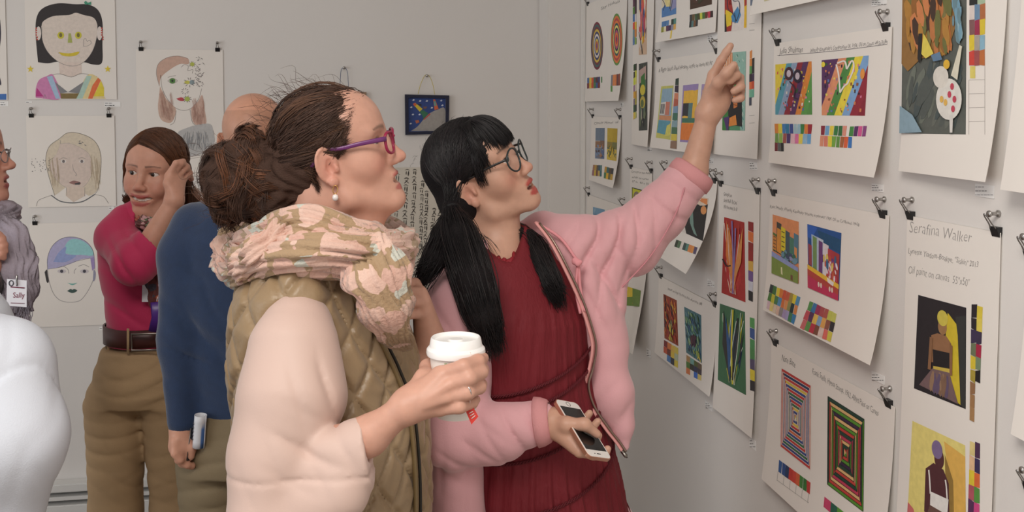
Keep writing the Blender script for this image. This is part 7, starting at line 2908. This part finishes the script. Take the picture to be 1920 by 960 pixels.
# auburn hair
HA = np.array(srgb(74, 44, 28))
S = Sdf()
S.ell(H3.w(-.016, 0, .056), (.104, .084, .092), H3.ax, .01)
S.ell(H3.w(.085, .0, -.022), (.095, .070, .105), H3.ax, .012, 's')
for y_ in (-1, 1):
    S.cap(H3.w(-.03, y_ * .070, .03), H3.w(-.045, y_ * .075, -.075), .028, .022, .02)
    S.cap(H3.w(-.045, y_ * .07, -.06), H3.w(-.03, y_ * .085, -.115), .024, .010, .02)
S.ell(H3.w(-.06, 0, -.04), (.045, .075, .07), H3.ax, .03)
hair3 = S.obj('hair', .005, M_HAIRB, P3, lambda V: np.tile(HA, (len(V), 1)))
rg = np.random.default_rng(15)
paths, rad, cols = [], [], []
cc3, rr3 = np.array([-.016, 0, .056]), np.array([.106, .086, .095])
for cl in range(90):
    sgn = -1 if rg.random() < .4 else 1
    x0 = rg.uniform(-.07, .075)
    tone, warm = rg.uniform(.7, 1.4), rg.uniform(0, .6)
    e0 = np.array([rg.uniform(-.07, -.01), sgn * rg.uniform(.075, .095), rg.uniform(-.12, -.05)])
    if x0 > .03:
        e0 = np.array([rg.uniform(-.02, .0), sgn * .088, rg.uniform(-.06, .02)])
    for i in range(16):
        s0 = np.array([x0 + rg.normal(0, .005), -.025 + rg.normal(0, .004), .145 - max(x0, 0) * .35])
        tt = np.linspace(0, 1, 14)[:, None]
        mid = np.array([x0 * .9 + .012, sgn * .085, .085])
        L = s0 * (1 - tt) ** 2 + 2 * mid * tt * (1 - tt) + (e0 + rg.normal(0, .004, 3)) * tt ** 2
        qn = (L - cc3) / rr3
        tgt = cc3 + qn / np.linalg.norm(qn, axis=1)[:, None] * rr3 * (1 + rg.uniform(0, .03))
        wgt = np.clip(1 - (tt - .5) / .3, 0, 1)
        L = L * (1 - wgt) + tgt * wgt
        paths.append(H3.c + L @ H3.ax)
        rad.append(rg.uniform(.0005, .001))
        cols.append(HA * tone * rg.uniform(.85, 1.2) + (np.array(srgb(120, 76, 48)) - HA) * warm)
for i in range(220):       # flicks at the shoulders
    lf = rg.random() < .4
    s0 = C(rg.uniform(243, 250), rg.uniform(352, 364), 2.93) if lf else C(rg.uniform(352, 366), rg.uniform(345, 370), 2.95)
    e0 = C(rg.uniform(228, 238), rg.uniform(362, 376), 2.92) if lf else C(rg.uniform(355, 385), rg.uniform(380, 410), 2.92)
    tt = np.linspace(0, 1, 10)[:, None]
    paths.append(s0 * (1 - tt) + e0 * tt - ZV * .02 * np.sin(tt * 3.1) * (1 if lf else -.3))
    rad.append(.0009)
    cols.append(HA * rg.uniform(.7, 1.5))
strands('hair_strands', paths, rad, cols, M_HAIR, hair3)

# ------------------------------------------------------------------ man in the navy sweater, seen from behind
D4 = 2.45
VD4, RP4 = view_frame(470)
P4 = empty('person', (*C(470, 900, D4)[:2], 0), 'bald man in a navy sweater standing with his back turned', 'person')
B4f = nz(VD4 * .97 + RP4 * .2)
B4l = np.array([-B4f[1], B4f[0], 0.0])
H4 = Frame(C(478, 276, D4), B4f, pitch=-3, sc=.97)
r4 = lambda g=0.0, lo=.95: [(z, C(px, 500, D4)[:2], a + g, b + g) for z, px, a, b in ((1.50, 476, .062, .068), (1.47, 475, .08, .11), (1.43, 474, .098, .165), (1.38, 473, .112, .19), (1.28, 472, .125, .20), (1.12, 470, .13, .19), (1.0, 470, .135, .185), (lo, 470, .135, .185))]
S = Sdf()
head_sdf(S, H4, jawr=1.1, ear=1.1)
S.cap(H4.w(-.03, 0, -.05), C(476, 390, D4), .06, .066, .03)
S.loft([(z, c, a - .03, b - .03) for z, c, a, b in r4()], B4f, B4l, .03)
S.chain([C(350, 450, 2.43), C(342, 640, 2.40), C(342, 800, 2.35)], [.045, .038, .028], .015)
S.chain([C(342, 800, 2.35), C(340, 835, 2.345)], [.028, .030], .012)
for i, (a_, b_, c_) in enumerate((((334, 838, 2.335), (336, 862, 2.33), (352, 872, 2.335)), ((338, 840, 2.35), (342, 868, 2.345), (360, 874, 2.345)), ((344, 838, 2.36), (350, 862, 2.36), (364, 866, 2.36)), ((330, 828, 2.325), (329, 850, 2.32), (340, 862, 2.322)))):
    S.chain([C(342, 818, 2.345), C(*a_), C(*b_), C(*c_)], [.022, .0115, .0100, .0088], .006)
S.chain([C(352, 820, 2.34), C(360, 840, 2.335), C(358, 856, 2.335)], [.012, .010, .009], .008)
S.chain([C(596, 450, 2.48), C(604, 640, 2.46), C(600, 800, 2.42)], [.045, .038, .028], .015)
S.ell(C(600, 840, 2.42), (.03, .03, .055), None, .012)
S.obj('body', .0036, M_SKIN, P4, face_paint(H4, (200, 148, 124), (160, 90, 80), (110, 90, 76), blush=(196, 100, 84), stubble=(158, 118, 96)), 1)
M_NAVY2 = mat('navy_knit', (20, 42, 74), rough=.85, noise=.08, nscale=60, bump=.3, bscale=450, sheen=.3, bdist=.003)
S = Sdf()
S.loft(r4(.006), B4f, B4l, .03)
S.chain([C(368, 425, 2.43), C(346, 480, 2.41), C(340, 640, 2.385), C(342, 790, 2.35)], [.060, .060, .053, .036], .025)
S.half(C(342, 812, 2.35), (0, 0, -1), .003) if False else None
S.chain([C(585, 425, 2.48), C(602, 480, 2.47), C(606, 640, 2.45), C(602, 790, 2.42)], [.060, .058, .050, .036], .025)
S.cap(C(476, 340, D4), C(476, 380, D4), .068, .075, .006, 's')
S.post = lambda P, d: creases(P, d - .002 * fbm(P, 24, 7), [(C(345, 690, 2.32), .10, ZV + RP4 * .3, .06, .010, 61), (C(345, 560, 2.34), .12, ZV * .5 + RP4, .07, .008, 64), (C(410, 640, 2.32), .2, ZV * .5 + RP4, .10, .010, 66), (C(390, 440, 2.33), .12, RP4 - ZV * .6, .07, .008, 69)])
S.obj('sweater', .006, M_NAVY2, P4)
M_COLLAR = pattern_mat('collar_print', [((150, 120, 150), .4), ((190, 170, 190), .3), ((110, 86, 120), .3)], 90, bump=.1)
V, F = lathe_data([(.070, -.02), (.074, .0), (.071, .028), (.066, .036), (.064, .028)], 40)
link('shirt_collar', mesh_np('shirt_collar', np.array(V) * (1, 1, 1) + C(474, 378, D4), F), M_COLLAR, P4)
g4 = lambda px, z: np.array([*C(px, 800, D4)[:2], z])
M_OLIVE = mat('olive_chino', (124, 108, 82), rough=.85, noise=.06, nscale=10, bump=.12, bscale=500)
trousers(P4, [(z, C(px, 800, D4)[:2], a, b) for z, px, a, b in ((1.0, 470, .118, .165), (.92, 470, .128, .175), (.86, 470, .130, .178), (.82, 470, .122, .174))], B4f, B4l,
         [[(g4(408, .80), .098), (g4(406, .48), .080), (g4(404, .06), .070)], [(g4(530, .80), .098), (g4(532, .48), .080), (g4(534, .06), .070)]], M_OLIVE, 71)
for px in (404, 534):
    S = Sdf()
    ft = g4(px, 0)
    S.cap(ft - B4f * .06 + ZV * .036, ft + B4f * .15 + ZV * .03, .04, .038, .02)
    S.half((0, 0, .001), (0, 0, -1))
    S.obj('shoe', .006, mat('dark_shoe', None), P4)
# rolled leaflet in the pocket, dark phone in the hand
RL = empty('rolled_leaflet', C(374, 830, 2.31), 'rolled blue and white striped leaflet sticking out of the olive trouser pocket', 'leaflet')
V, F = [], []
p0, p1 = C(376, 778, 2.315), C(372, 838, 2.325)
n_, m_ = 26, 6
d_ = nz(p1 - p0)
u_ = nz(np.cross(d_, VD4))
v_ = np.cross(d_, u_)
for j in range(m_):
    for i in range(n_):
        a_ = i / (n_ - 1) * 6.9
        r_ = .0125 + .0012 * a_ / 6.9 * 2
        V.append(p0 + (p1 - p0) * j / (m_ - 1) + (u_ * math.cos(a_) + v_ * math.sin(a_)) * r_)
for j in range(m_ - 1):
    for i in range(n_ - 1):
        F.append((j * n_ + i, j * n_ + i + 1, (j + 1) * n_ + i + 1, (j + 1) * n_ + i))
cl_ = []
for j in range(m_):
    for i in range(n_):
        cl_.append(srgb(70, 110, 170) if (i % 13 < 5 and j > 1) else srgb(206, 206, 210))
o_ = link('paper', mesh_np('paper', V, F, np.array(cl_)), mat('leaflet_paper', None, rough=.5, attr='Col'), RL)
mo_ = o_.modifiers.new('thickness', 'SOLIDIFY')
mo_.thickness = .0008
for k_ in range(5):
    ctr = p0 + (p1 - p0) * (.25 + .12 * k_)
    tube('print_stripe', [ctr + (u_ * math.cos(a_) + v_ * math.sin(a_)) * .0152 for a_ in np.linspace(2.6, 4.1, 8)], .0009, mat('stripe_dark', (60, 60, 70), rough=.6), RL, seg=4)
bm = bmesh.new()
MP = empty('mobile_phone', C(355, 838, 2.33), 'slim dark phone held down in the hand of the man in navy', 'phone')
bp_ = [C(358, 802, 2.33), C(364, 803, 2.36), C(356, 866, 2.355), C(350, 864, 2.325)]
f0 = bm.faces.new([bm.verts.new(v) for v in bp_])
ex = bmesh.ops.extrude_face_region(bm, geom=[f0])
for v in ex['geom']:
    if isinstance(v, bmesh.types.BMVert):
        v.co += Vector(RP4 * .007 + VD4 * .002)
link('case', bm_mesh('case', bm), mat('phone_dark', (26, 26, 28), rough=.3), MP)
tube('edge_trim', [C(358, 803, 2.328), C(350, 863, 2.323)], .0014, mat('button_ring', None), MP, seg=5)

# ------------------------------------------------------------------ woman with grey scarf at the left
D5 = 2.5
VD5, RP5 = view_frame(-60)
P5 = empty('person', (*C(-75, 900, D5)[:2], 0), 'woman in glasses with a grey fringed scarf and a name badge', 'person')
B5f = nz(RP5 * .9 - VD5 * .42)
B5l = np.array([-B5f[1], B5f[0], 0.0])
H5 = Frame(C(-68, 308, D5), RP5 * .96 - VD5 * .2, pitch=2)
S = Sdf()
head_sdf(S, H5, nose=1.0, mouth=.004, lip=.8)
S.cap(H5.w(-.03, 0, -.06), C(-85, 400, D5), .054, .056, .03)
r5 = lambda g: [(z, C(px, 500, D5)[:2], a + g, b + g) for z, px, a, b in ((1.45, -85, .05, .06), (1.41, -84, .08, .13), (1.36, -82, .105, .17), (1.25, -78, .13, .18), (1.1, -76, .13, .175), (.95, -76, .135, .18), (.84, -76, .135, .18))]
S.loft(r5(-.03), B5f, B5l, .03)
S.chain([C(-95, 450, 2.33), C(-60, 600, 2.28), C(-20, 500, 2.27)], [.042, .036, .026], .015)
S.ell(C(-20, 474, 2.272), (.020, .018, .032), None, .012)
for a_, b_, c_ in (((-16, 458), (-3, 440), (6, 447)), ((-13, 466), (2, 451), (10, 459)), ((-12, 475), (3, 463), (10, 471)), ((-13, 484), (1, 476), (7, 483))):
    S.chain([C(*a_, 2.27), C(*b_, 2.262), C(*c_, 2.268)], [.0098, .0092, .0078], .003)
S.chain([C(-26, 470, 2.26), C(-22, 448, 2.25), C(-12, 436, 2.25)], [.013, .0105, .0085], .006)
S.obj('body', .004, M_SKIN, P5, face_paint(H5, (200, 146, 126), (160, 84, 84), (90, 70, 60), mouth=.004), 1)
for sd in (-1, 1):
    eyeball(H5, sd, H5.f, (70, 60, 50), P5)
S = Sdf()
S.ell(H5.w(-.016, 0, .052), (.108, .09, .096), H5.ax, .01)
S.ell(H5.w(-.05, 0, -.03), (.06, .08, .07), H5.ax, .03)
S.ell(H5.w(.085, 0, -.03), (.085, .1, .10), H5.ax, .01, 's')
S.obj('hair', .005, mat('grey_brown_hair', (84, 68, 58), rough=.6, bump=.5, bscale=200, aniso=(1, 1, 5)), P5)
glasses(P5, H5, (120, 116, 116), (70, 66, 66), 'round', w=.024, h=.017, xo=.104, rim=.0012, tw=.001, th=2)
M_TWEED = pattern_mat('dark_tweed', [((46, 36, 40), .5), ((80, 60, 60), .25), ((110, 96, 96), .25)], 120, bump=.2)
S = Sdf()
S.loft(r5(.004), B5f, B5l, .02)
S.chain([C(-95, 450, 2.33), C(-60, 600, 2.28), C(-30, 530, 2.27)], [.056, .05, .042], .02)
S.cap(C(-110, 450, 2.68), C(-100, 700, 2.7), .055, .045, .02)
S.obj('jacket', .007, M_TWEED, P5)
M_GREY = mat('grey_scarf', (150, 140, 150), rough=.85, noise=.12, nscale=20, bump=.3, bscale=200)
f5 = pleat_tube('scarf', [C(*v) for v in ((-150, 420, 2.5), (-90, 430, 2.38), (-30, 425, 2.38), (0, 415, 2.46), (-40, 395, 2.6), (-120, 395, 2.62))], [.045] * 6, M_GREY, P5, amp=.3, npl=13, seed=3, closed=True)
pleat_tube('scarf_end', [C(*v) for v in ((-10, 410, 2.40), (14, 450, 2.33), (28, 500, 2.30), (38, 550, 2.29), (40, 585, 2.29))], [.035, .044, .038, .034, .022], M_GREY, f5, flat=.4, amp=.3, npl=13, seed=5, up=VD5)
paths = []
for i in range(60):
    x_ = rg.uniform(22, 58)
    s0, e0 = C(x_, rg.uniform(570, 584), 2.28), C(x_ + rg.uniform(-5, 3), rg.uniform(600, 620), 2.28)
    tt = np.linspace(0, 1, 6)[:, None]
    paths.append(s0 * (1 - tt) + e0 * tt + RP5 * .003 * np.sin(tt * 6 + i))
strands('fringe', paths, [.001] * 60, [np.array(srgb(160, 150, 160)) * rg.uniform(.7, 1.2) for _ in range(60)], M_HAIR, f5)
# badge reading Sally
bq = [(13, 523), (50, 526), (50, 576), (12, 573)]
bd5 = 2.235
bm = bmesh.new()
f0 = bm.faces.new([bm.verts.new(C(x, y, bd5)) for x, y in bq])
ex = bmesh.ops.extrude_face_region(bm, geom=[f0])
for v in ex['geom']:
    if isinstance(v, bmesh.types.BMVert):
        v.co += Vector(VD5 * .002)
bad = link('name_badge', bm_mesh('name_badge', bm), mat('badge_card', None), P5)
V, F = text_mesh('Sally', 0.0)
w_ = V[:, 0].max()
link('badge_text', mesh_np('badge_text', [C(24 + 22 * v[0] / w_, 558 - 14 * v[1], bd5 - .001) for v in V], F, smooth=False), mat('badge_print', (120, 30, 60), rough=.6), bad)
tube('badge_line', [C(20, 538, bd5 - .001), C(46, 540, bd5 - .001)], .0012, mat('badge_print', None), bad, seg=4)
tube('badge_line', [C(20, 568, bd5 - .001), C(46, 569, bd5 - .001)], .0006, mat('badge_print', None), bad, seg=4)
tube('badge_seal', [C(21 + 4 * math.cos(t), 531 + 5 * math.sin(t), bd5 - .001) for t in np.linspace(0, 6.283, 14)], .0012, mat('stripe_dark', None), bad, seg=4, cap=False)
tube('badge_clip', smooth_path([C(32, 516, bd5), C(31, 525, bd5 - .003), C(32, 536, bd5 - .003)], 5), .0022, M_STEEL, bad, seg=6)
hip5 = g5 = np.array([*C(-76, 800, D5)[:2], .86])
shoes_and_legs(P5, [hip5 - B5l * .09, hip5 + B5l * .09], [np.array([*(hip5 - B5l * .09)[:2], 0.0]), np.array([*(hip5 + B5l * .09)[:2], 0.0])], B5f, mat('dark_trousers', None), mat('dark_shoe', None), .10, .06)

# ------------------------------------------------------------------ person in the pale shirt close to the camera
D6 = 1.42
VD6, RP6 = view_frame(-120)
P6 = empty('person', (*C(-190, 900, 1.5)[:2], 0), 'person in a pale blue white shirt seen at the shoulder', 'person')
B6f = nz(VD6 * .8 - RP6 * .6)
B6l = np.array([-B6f[1], B6f[0], 0.0])
c6 = C(-175, 500, 1.52)
H6 = Frame(np.array([c6[0], c6[1], 1.60]), B6f)
S = Sdf()
head_sdf(S, H6)
S.cap(H6.w(-.03, 0, -.05), np.array([c6[0], c6[1], 1.44]), .06, .062, .03)
r6 = lambda g: [(z, c6[:2], a + g, b + g) for z, a, b in ((1.46, .06, .07), (1.43, .085, .11), (1.38, .11, .145), (1.3, .13, .18), (1.15, .135, .19), (1.0, .135, .185), (.88, .135, .185))]
S.loft(r6(-.03), B6f, B6l, .03)
arm6 = [C(-5, 672, D6 + .02), C(10, 850, D6), C(-20, 1130, D6 + .05)]
S.chain(arm6, [.05, .042, .03], .02)
S.ell(C(-20, 1190, D6 + .05), (.03, .028, .05), None, .012)
S.obj('body', .006, M_SKIN, P6, face_paint(H6, (196, 146, 124), (170, 96, 88), (90, 70, 56)), 1)
M_SHIRT = mat('pale_shirt', (204, 209, 219), rough=.75, noise=.02, nscale=8, bump=.1, bscale=500)
S = Sdf()
S.loft(r6(.006), B6f, B6l, .03)
S.cap(C(-80, 640, 1.48), C(-8, 694, D6 + .02), .050, pr(92, D6), .04)
S.cap(C(-8, 694, D6 + .02), C(14, 820, D6), pr(94, D6), pr(96, D6), .04)
S.cap(C(14, 820, D6), C(-20, 1110, D6 + .05), pr(96, D6), .05, .04)
S.post = lambda P, d: creases(P, d - .0015 * fbm(P, 22, 9), [(C(60, 800, 1.36), .14, RP6 - ZV * .5, .09, .006, 81), (C(40, 640, 1.36), .1, RP6 + ZV * .8, .09, .006, 84), (C(60, 930, 1.36), .14, RP6 + ZV * .5, .08, .006, 86)])
f6 = S.post
sc6, sn6 = C(18, 640, 1.36), nz(C(-5, 680, D6) - C(-70, 610, 1.48))
S.post = lambda P, d: f6(P, d) + .0035 * np.exp(-(((P - sc6) @ sn6) / .003) ** 2)
S.obj('shirt', .0045, M_SHIRT, P6)
S = Sdf()
S.ell(H6.w(-.016, 0, .052), (.106, .086, .094), H6.ax, .01)
S.ell(H6.w(.085, 0, -.03), (.085, .1, .10), H6.ax, .01, 's')
S.obj('hair', .006, mat('grey_brown_hair', None), P6)
hip6 = np.array([c6[0], c6[1], .9])
shoes_and_legs(P6, [hip6 - B6l * .09, hip6 + B6l * .09], [np.array([*(hip6 - B6l * .09)[:2], 0.0]), np.array([*(hip6 + B6l * .09)[:2], 0.0])], B6f, mat('dark_trousers', None), mat('dark_shoe', None), .10, .06)
print('script seconds', round(time.time() - T0, 1))
